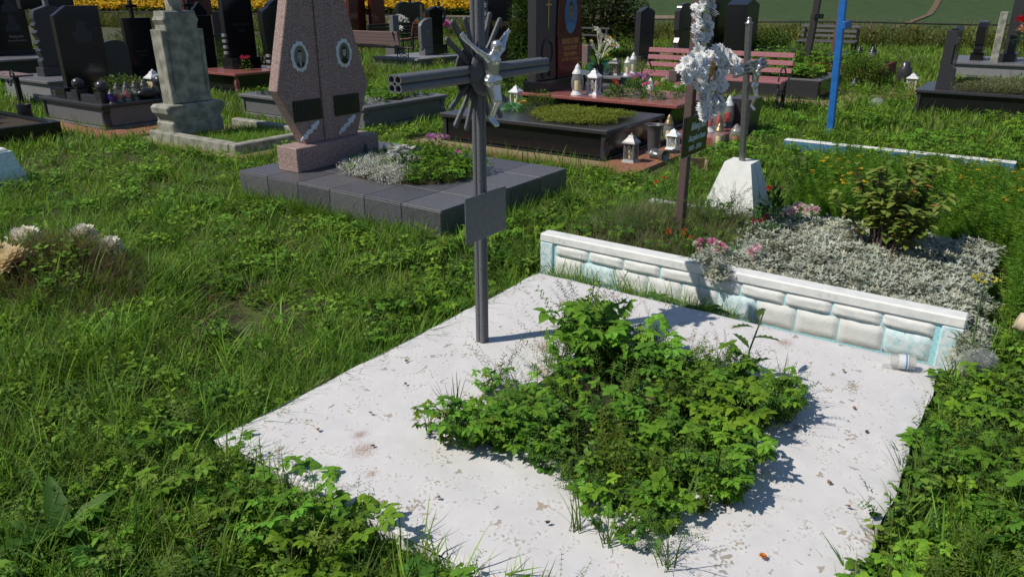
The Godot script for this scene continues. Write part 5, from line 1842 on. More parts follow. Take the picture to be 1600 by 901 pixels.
# square house-shaped lantern: plinth, corner bars with lattice, roof tiers
func house_lantern(label: String, at: Vector3, w: float, h: float, m: Material, lattice := true, wall: Material = null, turn := FACE) -> void:
	var l := thing("house_lantern", label, "lantern", at, turn)
	part("plinth", mb().frustum(Vector3.ZERO, Vector2(w * 1.2, w * 1.2), Vector2(w, w), h * 0.1), m, l)
	if wall:
		part("wall", mb().box(Vector3(0, h * 0.38, 0), Vector3(w * 0.9, h * 0.56, w * 0.9), 0.004), wall, l)
	else:
		for sx in [-1.0, 1.0]:
			for sz in [-1.0, 1.0]:
				part("corner_bar", mb().box(Vector3(sx * w * 0.43, h * 0.38, sz * w * 0.43), Vector3(w * 0.12, h * 0.57, w * 0.12), 0.002), m, l)
		for a in 4:
			var b := mb()
			b.xf = Transform3D(Basis(Vector3.UP, a * PI / 2), Vector3.ZERO)
			var z := w * 0.43
			if lattice:
				for s in [-1.0, 1.0]:
					b.tube([Vector3(s * w * 0.36, h * 0.13, z), Vector3(s * w * 0.08, h * 0.3, z), Vector3(s * w * 0.3, h * 0.42, z), Vector3(0, h * 0.6, z)], w * 0.035, 5)
					var ring := []
					for i in 13:
						ring.append(Vector3(cos(TAU * i / 12) * w * 0.14, h * 0.38 + sin(TAU * i / 12) * w * 0.16, z))
					b.tube(ring, w * 0.03, 5, true)
			b.box(Vector3(0, h * 0.63, z), Vector3(w * 0.8, h * 0.05, w * 0.1))
			b.box(Vector3(0, h * 0.12, z), Vector3(w * 0.8, h * 0.04, w * 0.1))
			part("lattice_side", b, m, l)
		part("candle", mb().lathe(Vector3(0, h * 0.1, 0), [Vector2(w * 0.2, 0), Vector2(w * 0.2, h * 0.35), Vector2(0, h * 0.36)], 10), M.wax, l)
	part("roof", mb().frustum(Vector3(0, h * 0.66, 0), Vector2(w * 1.25, w * 1.25), Vector2(w * 1.15, w * 1.15), h * 0.05).frustum(Vector3(0, h * 0.711, 0), Vector2(w * 1.1, w * 1.1), Vector2(w * 0.5, w * 0.5), h * 0.14).frustum(Vector3(0, h * 0.852, 0), Vector2(w * 0.55, w * 0.55), Vector2(w * 0.35, w * 0.35), h * 0.08), m, l)
	part("finial", mb().ball(Vector3(0, h * 0.95, 0), Vector3(w * 0.12, h * 0.05, w * 0.12), 8, 6), m, l)


func leafball(n: int, r: Vector3, ll: float, lw: float, c0: Color, c1: Color, teeth := 0.0) -> MB:
	var b := tb()
	for i in n:
		var d := Vector3(R.randfn(), R.randfn() * 0.8 + 0.25, R.randfn()).normalized()
		d.y = absf(d.y) if R.randf() < 0.8 else d.y * 0.4
		var p := Vector3(d.x * r.x, d.y * r.y, d.z * r.z) * pow(R.randf_range(0.25, 1.0), 0.5)
		var out := (d + Vector3(R.randf_range(-0.8, 0.8), R.randf_range(-0.3, 0.9), R.randf_range(-0.8, 0.8))).normalized()
		var k := c0.lerp(c1, R.randf())
		b.col = k
		var up := Vector3.UP if absf(out.y) < 0.85 else Vector3.RIGHT
		b.leaf(p, out, up, ll * R.randf_range(0.6, 1.2), lw * R.randf_range(0.7, 1.2), 3, 0.3, 0.25, teeth)
	return b


func bush(called: String, label: String, at: Vector3, r: Vector3, n: int, ll: float, lw: float, c0: Color, c1: Color, stems := 9, cat := "bush") -> Node3D:
	var o := thing(called, label, cat, at, 0.0)
	var lb := leafball(n, r, ll, lw, c0, c1)
	for i in lb.v.size():
		lb.v[i] = lb.v[i] * 1.0 + Vector3(0, r.y * 0.3, 0)
		lb.v[i].y = maxf(lb.v[i].y, 0.01)
	part("foliage", lb, M.leaves, o)
	var st := mb()
	for i in stems:
		var a := TAU * i / stems
		var e := Vector3(cos(a) * r.x * 0.6, r.y * R.randf_range(0.7, 1.1), sin(a) * r.z * 0.6)
		st.tube([Vector3(cos(a) * 0.02, -0.02, sin(a) * 0.02), e * 0.5 + Vector3(0, 0.03, 0), e], [0.012 * r.x / 0.3 + 0.003, 0.008 * r.x / 0.3 + 0.002, 0.003], 5)
	part("stem", st, M.brown_wood, o)
	return o


# small flowering plant; heads: shared meshes
func flowering(called: String, label: String, at: Vector3, r: float, h: float, leaves: int, ll: float, c0: Color, c1: Color, heads: Array, n: int, cat := "flowers", group := "") -> Node3D:
	var o := thing(called, label, cat, at, R.randf() * TAU, group)
	var lb := leafball(leaves, Vector3(r, h, r), ll, ll * 0.4, c0, c1)
	for i in lb.v.size():
		lb.v[i].y = maxf(lb.v[i].y, 0.0)
	part("foliage", lb, M.leaves, o)
	for i in n:
		var a := R.randf() * TAU
		var q := sqrt(R.randf()) * 0.85
		put("flower", heads[i % heads.size()], M.petals, o, Vector3(cos(a) * r * q, h * (1.05 - 0.35 * q * q) + R.randf_range(0, 0.02), sin(a) * r * q), Vector3(R.randf_range(-0.7, 0.7), R.randf() * TAU, R.randf_range(-0.7, 0.7)), Vector3.ONE * R.randf_range(0.75, 1.15))
	return o


func make_lamps_and_flowers() -> void:
	var G0 := Color(0.05, 0.12, 0.018)
	var G1 := Color(0.15, 0.29, 0.04)
	# on the paving by the black grave
	house_lantern("silver lattice lantern on the corner of the pink paving", P(3.42, -1.12, 0.025), 0.115, 0.29, M.pewter)
	single("flower_vase", mb().lathe(Vector3.ZERO, [Vector2(0.075, 0), Vector2(0.08, 0.012), Vector2(0.05, 0.03), Vector2(0.062, 0.06), Vector2(0.075, 0.25), Vector2(0.105, 0.3), Vector2(0.108, 0.305), Vector2(0.09, 0.296), Vector2(0.06, 0.2), Vector2(0.0, 0.19)], 22), M.grey_plastic, "empty dark grey flower vase with flared rim beside the silver lantern", "vase", P(3.95, -1.12, 0.025))
	single("flower_vase", mb().lathe(Vector3.ZERO, [Vector2(0.07, 0), Vector2(0.07, 0.01), Vector2(0.03, 0.05), Vector2(0.045, 0.09), Vector2(0.06, 0.16), Vector2(0.055, 0.158), Vector2(0.0, 0.1)], 18), M.steel, "overturned small steel cup lying by the silver lantern", "cup", P(3.72, -1.0, 0.06)).rotation = Vector3(1.5, 0.6, 0)
	house_lantern("cream white filigree lantern behind the dark grey vase", P(4.3, -1.05, 0.025), 0.11, 0.22, M.enamel)
	lantern("glass lantern with bronze cap behind the filigree lantern", P(4.5, -1.2, 0.025), 0.34, 0.065, M.bronze, M.grey_plastic, M.clear)
	lantern("small clear candle glass beside the filigree lantern", P(4.45, -0.92, 0.025), 0.2, 0.05, M.clear, M.clear, M.clear)
	# cluster at the end of the red lid grave
	var pad := thing("stone_pad", "red stone step at the end of the red lid grave", "step", P(5.35, -1.05))
	block(4.8, 6.2, -1.4, -0.6)
	part("slab", mb().box(Vector3(0, 0.04, 0), Vector3(1.0, 0.1, 0.55), 0.006), M.red_stone, pad)
	lantern("tall glass lantern with dark cap on the red step", P(5.2, -1.0, 0.09), 0.42, 0.085, M.grey_plastic, M.white_plastic, M.clear)
	lantern("white capped lantern with pierced lid on the red step", P(5.5, -1.0, 0.09), 0.36, 0.07, M.white_plastic, M.grey_plastic, M.clear)
	lantern("white capped lantern with a red candle beside the steel cross", P(5.68, -0.95, 0.09), 0.38, 0.07, M.white_plastic, M.grey_plastic, M.clear)
	lantern("low lantern with gold knob cap in the grass before the red step", P(4.78, -0.72, 0.0), 0.28, 0.07, M.bronze, M.grey_plastic, M.clear)
	lantern("black and white lantern next to the name board", P(4.98, -1.12, 0.09), 0.28, 0.06, M.black_plastic, M.white_plastic, M.black_plastic, false)
	lantern("clear jar lantern with a red candle before the steel cross", P(5.05, -0.62, 0.0), 0.24, 0.075, M.clear, M.clear, M.clear)
	single("flower_trough", mb().frustum(Vector3.ZERO, Vector2(0.34, 0.26), Vector2(0.4, 0.3), 0.42), M.dark_stone, "dark stone trough standing behind the steel cross", "trough", P(5.95, -0.85, 0.0))
	single("broken_pot", mb().prism([Vector2(-0.11, 0), Vector2(0.08, 0), Vector2(0.11, 0.05), Vector2(0.1, 0.11), Vector2(-0.1, 0.13)], 0, 0.02, 0.003).box(Vector3(0.1, 0.05, 0.04), Vector3(0.02, 0.1, 0.09), 0.004), M.pale_concrete, "broken piece of cream pottery lying in the grass", "shard", P(3.55, -0.49, 0.0), 0.2)
	# on the red lid
	lantern("tall white lantern with round glass on the red lid", P(5.32, -2.87, 0.37), 0.4, 0.085, M.white_plastic, M.white_plastic, M.clear)
	house_lantern("white house lantern with lattice sides on the red lid", P(5.5, -2.72, 0.37), 0.14, 0.33, M.white_plastic)
	var vs := thing("daffodil_vase", "black vase of white and yellow artificial daffodils on the red lid", "vase", P(5.72, -2.78, 0.37))
	vs.scale = Vector3.ONE * 1.2
	part("vase", mb().lathe(Vector3.ZERO, [Vector2(0.06, 0), Vector2(0.062, 0.02), Vector2(0.04, 0.05), Vector2(0.055, 0.12), Vector2(0.05, 0.2), Vector2(0.062, 0.3), Vector2(0.055, 0.3), Vector2(0, 0.25)], 18), M.black_plastic, vs)
	var lv := tb()
	for i in 46:
		var a := R.randf() * TAU
		lv.col = G0.lerp(G1, R.randf())
		lv.leaf(Vector3(0, 0.29, 0), Vector3(cos(a), R.randf_range(0.2, 2.4), sin(a)), Vector3.UP, R.randf_range(0.12, 0.34), 0.025, 4, 0.2, 0.15)
	part("foliage", lv, M.leaves, vs)
	var daf := daisy(0.055, 6, Color(0.8, 0.78, 0.62), Color(0.75, 0.5, 0.08), 0.4, 1)
	var yel := daisy(0.03, 6, Color(0.75, 0.5, 0.05), Color(0.7, 0.4, 0.03), 0.9, 2)
	for q in [[0, 0.62, 0.0], [-0.05, 0.6, 0.05], [0.06, 0.58, 0.04], [0.0, 0.54, 0.09], [-0.1, 0.53, 0.06], [0.1, 0.53, 0.05], [-0.28, 0.52, 0.06], [0.27, 0.54, 0.0], [0.3, 0.49, 0.04], [-0.02, 0.66, -0.03], [0.05, 0.49, 0.11], [-0.2, 0.42, 0.1]]:
		put("flower", daf, M.petals, vs, Vector3(q[0], q[1], q[2]), Vector3(R.randf_range(0.6, 1.3), R.randf_range(-0.7, 0.7), 0))
		var stem := mb().tube([Vector3(0, 0.29, 0), Vector3(q[0] * 0.4, 0.29 + (q[1] - 0.29) * 0.6, q[2] * 0.4), Vector3(q[0], q[1] - 0.005, q[2])], 0.004, 4)
		part("stem", stem, M.leaves, vs)
	for q in [[-0.2, 0.55, 0.0], [0.18, 0.57, 0.02], [0.14, 0.49, 0.08], [-0.02, 0.4, 0.1]]:
		put("bud", yel, M.petals, vs, Vector3(q[0], q[1], q[2]), Vector3(0.5, 0, 0.2))
	var rose := pompon(0.032, 22, Color(0.55, 0.04, 0.05), Color(0.65, 0.12, 0.1))
	var pink := pompon(0.032, 22, Color(0.72, 0.3, 0.45), Color(0.65, 0.12, 0.3))
	var mauve := pompon(0.036, 24, Color(0.62, 0.35, 0.6), Color(0.5, 0.1, 0.4))
	var white := pompon(0.026, 20, Color(0.75, 0.76, 0.7), Color(0.7, 0.65, 0.4))
	var blush := pompon(0.03, 22, Color(0.78, 0.66, 0.66), Color(0.66, 0.25, 0.34))
	flowering("potted_flowers", "low red begonia planted on the red lid", P(5.5, -2.42, 0.37), 0.13, 0.17, 300, 0.05, G0, G1, [rose], 5)
	flowering("potted_flowers", "tall mauve petunia planted on the red lid", P(5.6, -2.18, 0.37), 0.17, 0.27, 480, 0.05, G0, G1, [mauve, pink], 9)
	flowering("potted_flowers", "pink and red begonia planted on the red lid", P(5.55, -1.9, 0.37), 0.17, 0.17, 340, 0.045, G0, G1 * 1.2, [pink, rose], 7)
	flowering("potted_flowers", "white flowered plant at the back of the red lid", P(5.95, -1.85, 0.37), 0.18, 0.2, 260, 0.04, G0, G1, [white], 12)
	flowering("potted_flowers", "cream and pink posy near the flower cross on the red lid", P(5.75, -1.6, 0.37), 0.14, 0.17, 200, 0.04, Color(0.02, 0.12, 0.09), G1, [white, pink], 12)
	# grey grave lanterns
	single("glass_shrub", leafball(260, Vector3(0.17, 0.2, 0.17), 0.09, 0.02, Color(0.03, 0.16, 0.2), Color(0.06, 0.25, 0.22)), M.leaves, "blue green artificial tuft on the mid grey grave", "artificial plant", P(7.15, -3.55, 0.46))
	house_lantern("dark glass house lantern on the mid grey grave", P(7.22, -3.32, 0.45), 0.13, 0.26, M.grey_plastic)
	lantern("white lantern on the corner of the mid grey grave", P(7.2, -3.1, 0.45), 0.28, 0.065, M.white_plastic, M.white_plastic, M.clear)
	lantern("taller white lantern on the corner of the mid grey grave", P(7.42, -3.12, 0.45), 0.33, 0.065, M.white_plastic, M.white_plastic, M.clear)
	lantern("dark lantern with white cap on the ground behind the red lid flowers", P(6.75, -2.5, 0.0), 0.5, 0.08, M.white_plastic, M.grey_plastic, M.clear)
	# on the black grave
	house_lantern("white frame lantern on the far end of the black grave", P(4.25, -3.1, 0.33), 0.11, 0.25, M.white_plastic, false)
	bush("round_shrub", "small round green shrub growing from the black grave lid", P(4.05, -2.62, 0.32), Vector3(0.19, 0.19, 0.19), 900, 0.032, 0.017, G0, Color(0.14, 0.2, 0.035), 6, "shrub")
	var ga := leafball(200, Vector3(0.12, 0.05, 0.1), 0.07, 0.02, Color(0.06, 0.3, 0.1), Color(0.3, 0.5, 0.3))
	single("artificial_bouquet", ga, M.leaves, "pale green artificial bouquet lying on the black grave", "bouquet", P(3.95, -2.93, 0.34))
	flowering("artificial_bouquet", "orange and yellow artificial flowers beside the round shrub", P(3.85, -2.72, 0.33), 0.06, 0.1, 60, 0.04, G0, G1, [yel], 7, "bouquet")
	# lantern behind the tiled grave
	lantern("dark lantern with a white conical cap before the grey scroll grave", P(2.75, -4.6, 0.0), 0.3, 0.06, M.white_plastic, M.grey_plastic, M.black_plastic, false)
	single("white_angel", mb().lathe(Vector3.ZERO, [Vector2(0.03, 0), Vector2(0.032, 0.02), Vector2(0.02, 0.05), Vector2(0.024, 0.08), Vector2(0.014, 0.1), Vector2(0.016, 0.12), Vector2(0.0, 0.135)], 12), M.white_plastic, "tiny white praying figurine at the foot of the pink gravestone", "figurine", P(1.4, -2.55, 0.23))
	# tiled grave planting: white flowers, mauve flowers
	var snow := daisy(0.05, 7, Color(0.72, 0.72, 0.68), Color(0.6, 0.6, 0.4), 0.5, 2)
	flowering("artificial_lilies", "bunch of white artificial lilies in the tiled grave planting", P(1.02, -2.0, 0.3), 0.14, 0.13, 60, 0.06, G0, G1, [snow], 13, "bouquet")
	flowering("phlox_plant", "mauve pink flower heads growing from the tiled grave", P(1.36, -1.92, 0.29), 0.13, 0.2, 200, 0.05, G0, G1, [mauve], 9)
	flowering("clover_plant", "scattered small pink blooms at the edge of the tiled grave", P(1.4, -1.6, 0.27), 0.2, 0.13, 160, 0.05, G0, G1, [pompon(0.02, 16, Color(0.6, 0.2, 0.4), Color(0.5, 0.1, 0.3))], 8)
	# ball grave lamps
	for i in 4:
		lantern(["front clear lantern with grey dome cap beside the blue glass", "second clear lantern from the blue glass on the ball grave", "third clear lantern from the blue glass on the ball grave", "clear lantern next to the black oval lamp on the ball grave"][i], P(1.72 + 0.13 * i, -7.5 - 0.02 * i, 0.32), 0.24, 0.055, M.grey_plastic, M.clear, M.clear)
	lantern("small blue glass candle on the edge of the ball grave", P(1.6, -7.44, 0.32), 0.17, 0.045, M.grey_plastic, M.grey_plastic, M.blue_glass)
	single("glass_bowl", mb().ball(Vector3(0, 0.07, 0), Vector3(0.14, 0.07, 0.08), 16, 10), M.black_plastic, "black oval glass lamp lying on the ball grave", "lamp", P(2.1, -7.48, 0.32))
	house_lantern("beige house lantern with striped white roof on the ball grave", P(2.38, -7.75, 0.32), 0.15, 0.34, M.white_plastic, false, M.cream_wall)
	bush("leafy_plant", "variegated leafy plant inside the kerb of the ball grave", P(1.98, -7.85, 0.34), Vector3(0.36, 0.2, 0.26), 1100, 0.06, 0.028, Color(0.06, 0.12, 0.025), Color(0.2, 0.25, 0.09), 6, "plant")
	flowering("potted_flowers", "pink flowers in the low black kerb bed", P(0.35, -8.1, 0.15), 0.16, 0.16, 220, 0.05, G0, G1, [pink], 5)
	single("dark_boot_vase", mb().lathe(Vector3.ZERO, [Vector2(0.07, 0), Vector2(0.1, 0.05), Vector2(0.08, 0.2), Vector2(0.09, 0.28), Vector2(0.07, 0.28), Vector2(0, 0.2)], 14), M.black_plastic, "black plastic flower vase beside the low black kerb", "vase", P(1.05, -8.6, 0.0))
	# far flowers
	flowering("bouquet", "bright pink artificial bouquet near the russet bench", P(13.9, -12.2, 0.5), 0.22, 0.3, 60, 0.1, G0, G1, [pompon(0.13, 24, Color(0.75, 0.3, 0.5), Color(0.7, 0.2, 0.45))], 7, "bouquet")
	flowering("bouquet", "white artificial bouquet beside the russet bench", P(13.2, -13.4, 0.4), 0.14, 0.3, 30, 0.1, G0, G1, [pompon(0.1, 20, Color(0.78, 0.78, 0.8), Color(0.7, 0.7, 0.66))], 4, "bouquet")
	flowering("bouquet", "small white blossom bush before the wine red gravestones", P(15.2, -15.2, 0.0), 0.4, 0.9, 200, 0.1, G0, G1, [pompon(0.07, 14, Color(0.75, 0.76, 0.78), Color(0.7, 0.7, 0.66))], 45)
	var fc := thing("flower_cross", "small dark cross decked with yellow red and blue flowers", "cross", P(15.2, -14.2), FACE)
	part("upright", mb().box(Vector3(0, 0.65, 0), Vector3(0.1, 1.3, 0.1)), M.dark_wood, fc)
	part("beam", mb().box(Vector3(0, 0.78, 0), Vector3(0.8, 0.09, 0.09)), M.dark_wood, fc)
	var fh := [pompon(0.1, 18, Color(0.7, 0.45, 0.05), Color(0.6, 0.1, 0.05)), pompon(0.1, 18, Color(0.6, 0.08, 0.06), Color(0.7, 0.5, 0.08)), pompon(0.08, 16, Color(0.05, 0.2, 0.35), Color(0.05, 0.3, 0.2))]
	for i in 16:
		put("flower", fh[i % 3], M.petals, fc, Vector3((i - 8) * 0.055 if i % 4 else 0.0, 0.75 + (0.06 * (i % 3)) + (0.0 if i % 4 else 0.02 * i), 0.09), Vector3(1.2, 0, 0))
	flowering("bouquet", "red artificial flowers on the red table grave", P(5.3, -9.7, 0.33), 0.1, 0.22, 60, 0.06, G0, G1, [pompon(0.045, 20, Color(0.65, 0.05, 0.15), Color(0.5, 0.03, 0.08))], 7, "bouquet")
	single("tulip_bud", mb().lathe(Vector3.ZERO, [Vector2(0.0, 0), Vector2(0.06, 0.05), Vector2(0.06, 0.12), Vector2(0.0, 0.2)], 10), M.red_wax, "single red artificial tulip before the tall black gravestone", "artificial flower", P(10.2, -7.9, 0.25))
	bush("evergreen_shrub", "dark bush with white blossom before the tall black gravestone", P(7.6, -5.9), Vector3(0.4, 0.45, 0.4), 1300, 0.07, 0.03, Color(0.015, 0.035, 0.012), Color(0.05, 0.08, 0.03), 7)
	# marigold beds
	bush("marigold_bed", "green marigold clump with orange blooms behind the stepped gravestone", P(8.3, -13.3), Vector3(1.2, 0.6, 1.0), 2600, 0.12, 0.03, Color(0.05, 0.1, 0.02), Color(0.12, 0.19, 0.04), 7, "flowers")
	bush("marigold_bed", "green marigold clump beyond the ball grave", P(6.2, -14.4), Vector3(1.0, 0.7, 0.9), 2600, 0.12, 0.03, Color(0.06, 0.11, 0.025), Color(0.14, 0.2, 0.05), 7, "flowers")
	# big bushes
	bush("tall_bush", "tall dark broadleaf bush behind the thin metal bench", P(15.6, -8.3), Vector3(1.5, 2.0, 1.3), 9000, 0.12, 0.06, Color(0.02, 0.04, 0.012), Color(0.09, 0.12, 0.035), 14)
	bush("conifer", "narrow dark conifer beside the portrait gravestone", P(9.0, -6.0), Vector3(0.42, 1.7, 0.42), 5200, 0.16, 0.03, Color(0.03, 0.065, 0.015), Color(0.075, 0.13, 0.025), 5, "conifer")
	bush("round_bush", "dense round green bush beyond the blue cross", P(12.4, -0.8), Vector3(0.46, 0.42, 0.46), 3000, 0.06, 0.032, Color(0.07, 0.14, 0.025), Color(0.2, 0.31, 0.06), 10)
	bush("round_bush", "loose grey green bush behind the leaning dark cross", P(14.6, -2.5), Vector3(0.8, 0.45, 0.7), 2600, 0.08, 0.03, Color(0.07, 0.13, 0.03), Color(0.17, 0.25, 0.07), 10)
	bush("round_bush", "small green bush by the dark table slabs", P(17.6, -4.2), Vector3(0.6, 0.6, 0.6), 1500, 0.1, 0.05, Color(0.05, 0.1, 0.02), Color(0.12, 0.2, 0.04), 8)
	# right hand details
	var rv := thing("rose_vase", "black vase of red and pink artificial roses on the wide grey slab", "vase", P(15.1, 1.75, 0.3))
	part("vase", mb().lathe(Vector3.ZERO, [Vector2(0.12, 0), Vector2(0.08, 0.06), Vector2(0.15, 0.22), Vector2(0.1, 0.38), Vector2(0.14, 0.44), Vector2(0.0, 0.4)], 18), M.black_plastic, rv)
	part("foliage", leafball(120, Vector3(0.4, 0.35, 0.4), 0.16, 0.07, Color(0.03, 0.07, 0.06), Color(0.06, 0.12, 0.09)), M.leaves, rv).position.y = 0.42
	var rh := [pompon(0.12, 26, Color(0.6, 0.03, 0.05), Color(0.5, 0.02, 0.03)), pompon(0.12, 26, Color(0.72, 0.25, 0.3), Color(0.7, 0.5, 0.15))]
	for i in 13:
		put("flower", rh[i % 2], M.petals, rv, Vector3(R.randf_range(-0.4, 0.4), R.randf_range(0.62, 0.88), R.randf_range(-0.35, 0.4)), Vector3(R.randf_range(0, 0.9), R.randf() * 6.0, 0))
	lantern("black lantern with flat cap in the rusty bed", P(14.6, -1.35, 0.24), 0.34, 0.09, M.black_plastic, M.black_plastic, M.black_plastic, false)
	lantern("grey lantern with flat black cap in the rusty bed", P(14.4, -1.05, 0.24), 0.36, 0.1, M.black_plastic, M.grey_plastic, M.grey_plastic, false)
	single("grey_urn", mb().lathe(Vector3.ZERO, [Vector2(0.12, 0), Vector2(0.14, 0.16), Vector2(0.12, 0.28), Vector2(0.08, 0.31), Vector2(0.09, 0.36), Vector2(0.0, 0.42)], 16), M.dark_stone, "grey lidded stone urn beside the stepped gravestone", "urn", P(13.2, -0.2))
	house_lantern("white pierced house lantern at the foot of the stepped gravestone", P(12.2, 0.1), 0.16, 0.28, M.white_plastic)
	lantern("dark glass lantern in the grass below the round bush", P(11.6, -0.75), 0.2, 0.07, M.black_plastic, M.grey_plastic, M.grey_plastic, false)
	single("plastic_bag", mb().ball(Vector3(0, 0.05, 0), Vector3(0.13, 0.06, 0.1), 9, 6), M.clear, "crumpled clear plastic bag in the grass before the stonecrop grave", "bag", P(9.4, 0.05, 0.02))

	# walled bed planting
	flowering("marigold_plant", "dark leaved plant with one deep red bloom by the pedestal", P(1.55, 0.85, 0.12), 0.1, 0.3, 260, 0.05, Color(0.02, 0.05, 0.012), Color(0.06, 0.11, 0.025), [pompon(0.032, 26, Color(0.3, 0.01, 0.02), Color(0.4, 0.02, 0.02))], 1)
	flowering("marigold_plant", "low green plant with crimson blooms in front of the white pedestal", P(1.1, 0.92, 0.13), 0.15, 0.16, 240, 0.06, G0, G1, [pompon(0.026, 24, Color(0.45, 0.01, 0.1), Color(0.35, 0.01, 0.06))], 3)
	flowering("marigold_plant", "marigolds with small orange red blooms at the wooden cross", P(0.72, 0.52, 0.13), 0.16, 0.1, 240, 0.05, G0, G1, [pompon(0.02, 20, Color(0.6, 0.16, 0.02), Color(0.5, 0.05, 0.02))], 5)
	flowering("marigold_plant", "single red marigold standing behind the rear kerb", P(2.0, -0.15, 0.0), 0.05, 0.24, 60, 0.04, G0, G1, [pompon(0.03, 26, Color(0.6, 0.03, 0.01), Color(0.55, 0.06, 0.02))], 2)
	flowering("rose_posy", "bunch of pale pink artificial roses at the back of the silver plants", P(1.42, 1.08, 0.2), 0.13, 0.12, 40, 0.05, G0, G1, [blush, white], 16, "bouquet")
	flowering("rose_posy", "bunch of pink and white artificial roses by the brick wall", P(0.5, 0.82, 0.17), 0.13, 0.1, 40, 0.05, G0, G1, [blush, pink, white], 14, "bouquet")
	flowering("rose_posy", "three loose pink artificial roses on the silver plants by the wall", P(0.55, 1.08, 0.2), 0.06, 0.08, 8, 0.04, G0, G1, [blush], 4, "bouquet")
	# twiggy bush in the silver bed
	var tw := thing("twiggy_bush", "yellow green leafy bush with dark bare stems in the silver bed", "bush", P(1.25, 1.62, 0.12), 0.0)
	tw.scale = Vector3.ONE * 1.3
	var st := mb()
	var lf := tb()
	for i in 26:
		var a := R.randf() * TAU
		var sp := R.randf_range(0.05, 0.26)
		var hh := R.randf_range(0.24, 0.44)
		var e := Vector3(cos(a) * sp, hh, sin(a) * sp)
		st.tube([Vector3(cos(a) * 0.05, -0.02, sin(a) * 0.05), Vector3(e.x * 0.5, hh * 0.5, e.z * 0.5), e], [0.006, 0.005, 0.002], 5)
		for k in 40:
			var f := R.randf_range(0.45, 1.05)
			var b2 := R.randf() * TAU
			lf.col = Color(0.1, 0.18, 0.03).lerp(Color(0.3, 0.36, 0.08), R.randf())
			if R.randf() < 0.05:
				lf.col = Color(0.4, 0.2, 0.06)
			lf.leaf(Vector3(e.x * f, hh * f, e.z * f), Vector3(cos(b2), R.randf_range(-0.1, 0.8), sin(b2)), Vector3.UP, R.randf_range(0.035, 0.065), 0.03, 4, 0.25, 0.3, 0.2)
	part("stem", st, M.brown_wood, tw)
	part("foliage", lf, M.leaves, tw)

	# fallen artificial chrysanthemums on the old mound
	var ch := [pompon(0.095, 70, Color(0.88, 0.88, 0.85), Color(0.8, 0.62, 0.3), 0.5), pompon(0.095, 70, Color(0.86, 0.79, 0.58), Color(0.72, 0.45, 0.14), 0.5), pompon(0.085, 64, Color(0.82, 0.82, 0.79), Color(0.7, 0.6, 0.36), 0.5)]
	var cl := ["large cream artificial chrysanthemum with amber heart on the grassy mound", "large amber artificial chrysanthemum at the edge of the mound", "faded orange artificial chrysanthemum half buried in grass", "dusty white artificial chrysanthemum near the dry twigs", "smaller cream artificial chrysanthemum beside the dry twigs"]
	var cp := [[-1.6, -2.6, 0], [-1.86, -2.36, 1], [-1.84, -2.18, 1], [-1.42, -2.26, 2], [-1.38, -2.06, 2]]
	for i in 5:
		var q := P(cp[i][0], cp[i][1])
		q.y = ground_h(q.x, q.z) + 0.08
		var f := thing("artificial_chrysanthemum", cl[i], "artificial flower", q, 0.0)
		put("bloom", ch[cp[i][2]], M.petals, f, Vector3.ZERO, Vector3(R.randf_range(0.2, 0.6), R.randf() * 6, R.randf_range(-0.4, 0.4)), Vector3.ONE * [1.2, 1.3, 1.1, 1.0, 0.9][i])
		part("stem", mb().tube([Vector3(0, 0, 0), Vector3(0.03, -0.06, 0.02), Vector3(0.05, -0.13, 0.03)], 0.004, 5), M.leaves, f)

	# glass left lying by the slab
	var b1 := thing("candle_glass", "empty clear candle glass with a blue and white label lying on the slab corner", "candle glass", P(-0.2, 2.0, 0.135), FACE + 0.9)
	b1.transform = Transform3D(Basis(Vector3.UP, -0.35) * Basis(Vector3.BACK, PI / 2 + 0.05), P(-0.13, 1.93, 0.137))
	part("glass", mb().lathe(Vector3(0, -0.065, 0), [Vector2(0.027, 0), Vector2(0.03, 0.004), Vector2(0.031, 0.1), Vector2(0.026, 0.115), Vector2(0.027, 0.13)], 18), M.clear, b1)
	part("wax_film", mb().lathe(Vector3(0, -0.06, 0), [Vector2(0.024, 0), Vector2(0.026, 0.09)], 16), mat("film", Color(0.8, 0.77, 0.75, 0.55), 0.6), b1)
	M.film.transparency = BaseMaterial3D.TRANSPARENCY_ALPHA
	part("label_band", mb().lathe(Vector3(0, -0.035, 0), [Vector2(0.0316, 0), Vector2(0.0316, 0.036)], 18), M.white_plastic, b1)
	part("blue_stripe", mb().lathe(Vector3(0, -0.03, 0), [Vector2(0.032, 0), Vector2(0.032, 0.006)], 18), M.blue_curb, b1)
	var b2 := thing("glass_jar", "round clear glass jar lying in the weeds beside the slab", "jar", P(0.06, 2.22, 0.08), FACE)
	b2.transform = Transform3D(Basis(Vector3.UP, 0.5) * Basis(Vector3.BACK, 1.35), P(0.1, 2.2, 0.11))
	part("glass", mb().lathe(Vector3(0, -0.09, 0), [Vector2(0.05, 0), Vector2(0.062, 0.01), Vector2(0.066, 0.09), Vector2(0.058, 0.13), Vector2(0.036, 0.15), Vector2(0.038, 0.175)], 22), M.clear, b2)
	var b3 := thing("plastic_jar", "dark jar with a cream screw cap lying beyond the slab", "jar", P(0.62, 2.42, 0.06), FACE)
	b3.transform = Transform3D(Basis(Vector3.UP, -0.6) * Basis(Vector3.BACK, 1.3), P(0.66, 2.36, 0.13))
	part("body", mb().lathe(Vector3(0, -0.14, 0), [Vector2(0.04, 0), Vector2(0.045, 0.01), Vector2(0.045, 0.12), Vector2(0.04, 0.14)], 18), M.grey_plastic, b3)
	part("cap", mb().lathe(Vector3(0, 0.0, 0), [Vector2(0.047, 0), Vector2(0.048, 0.02), Vector2(0.044, 0.024), Vector2(0.046, 0.03), Vector2(0.042, 0.045)], 18), M.cream_wall, b3)
	# bits lying on the slab
	var crumb := []
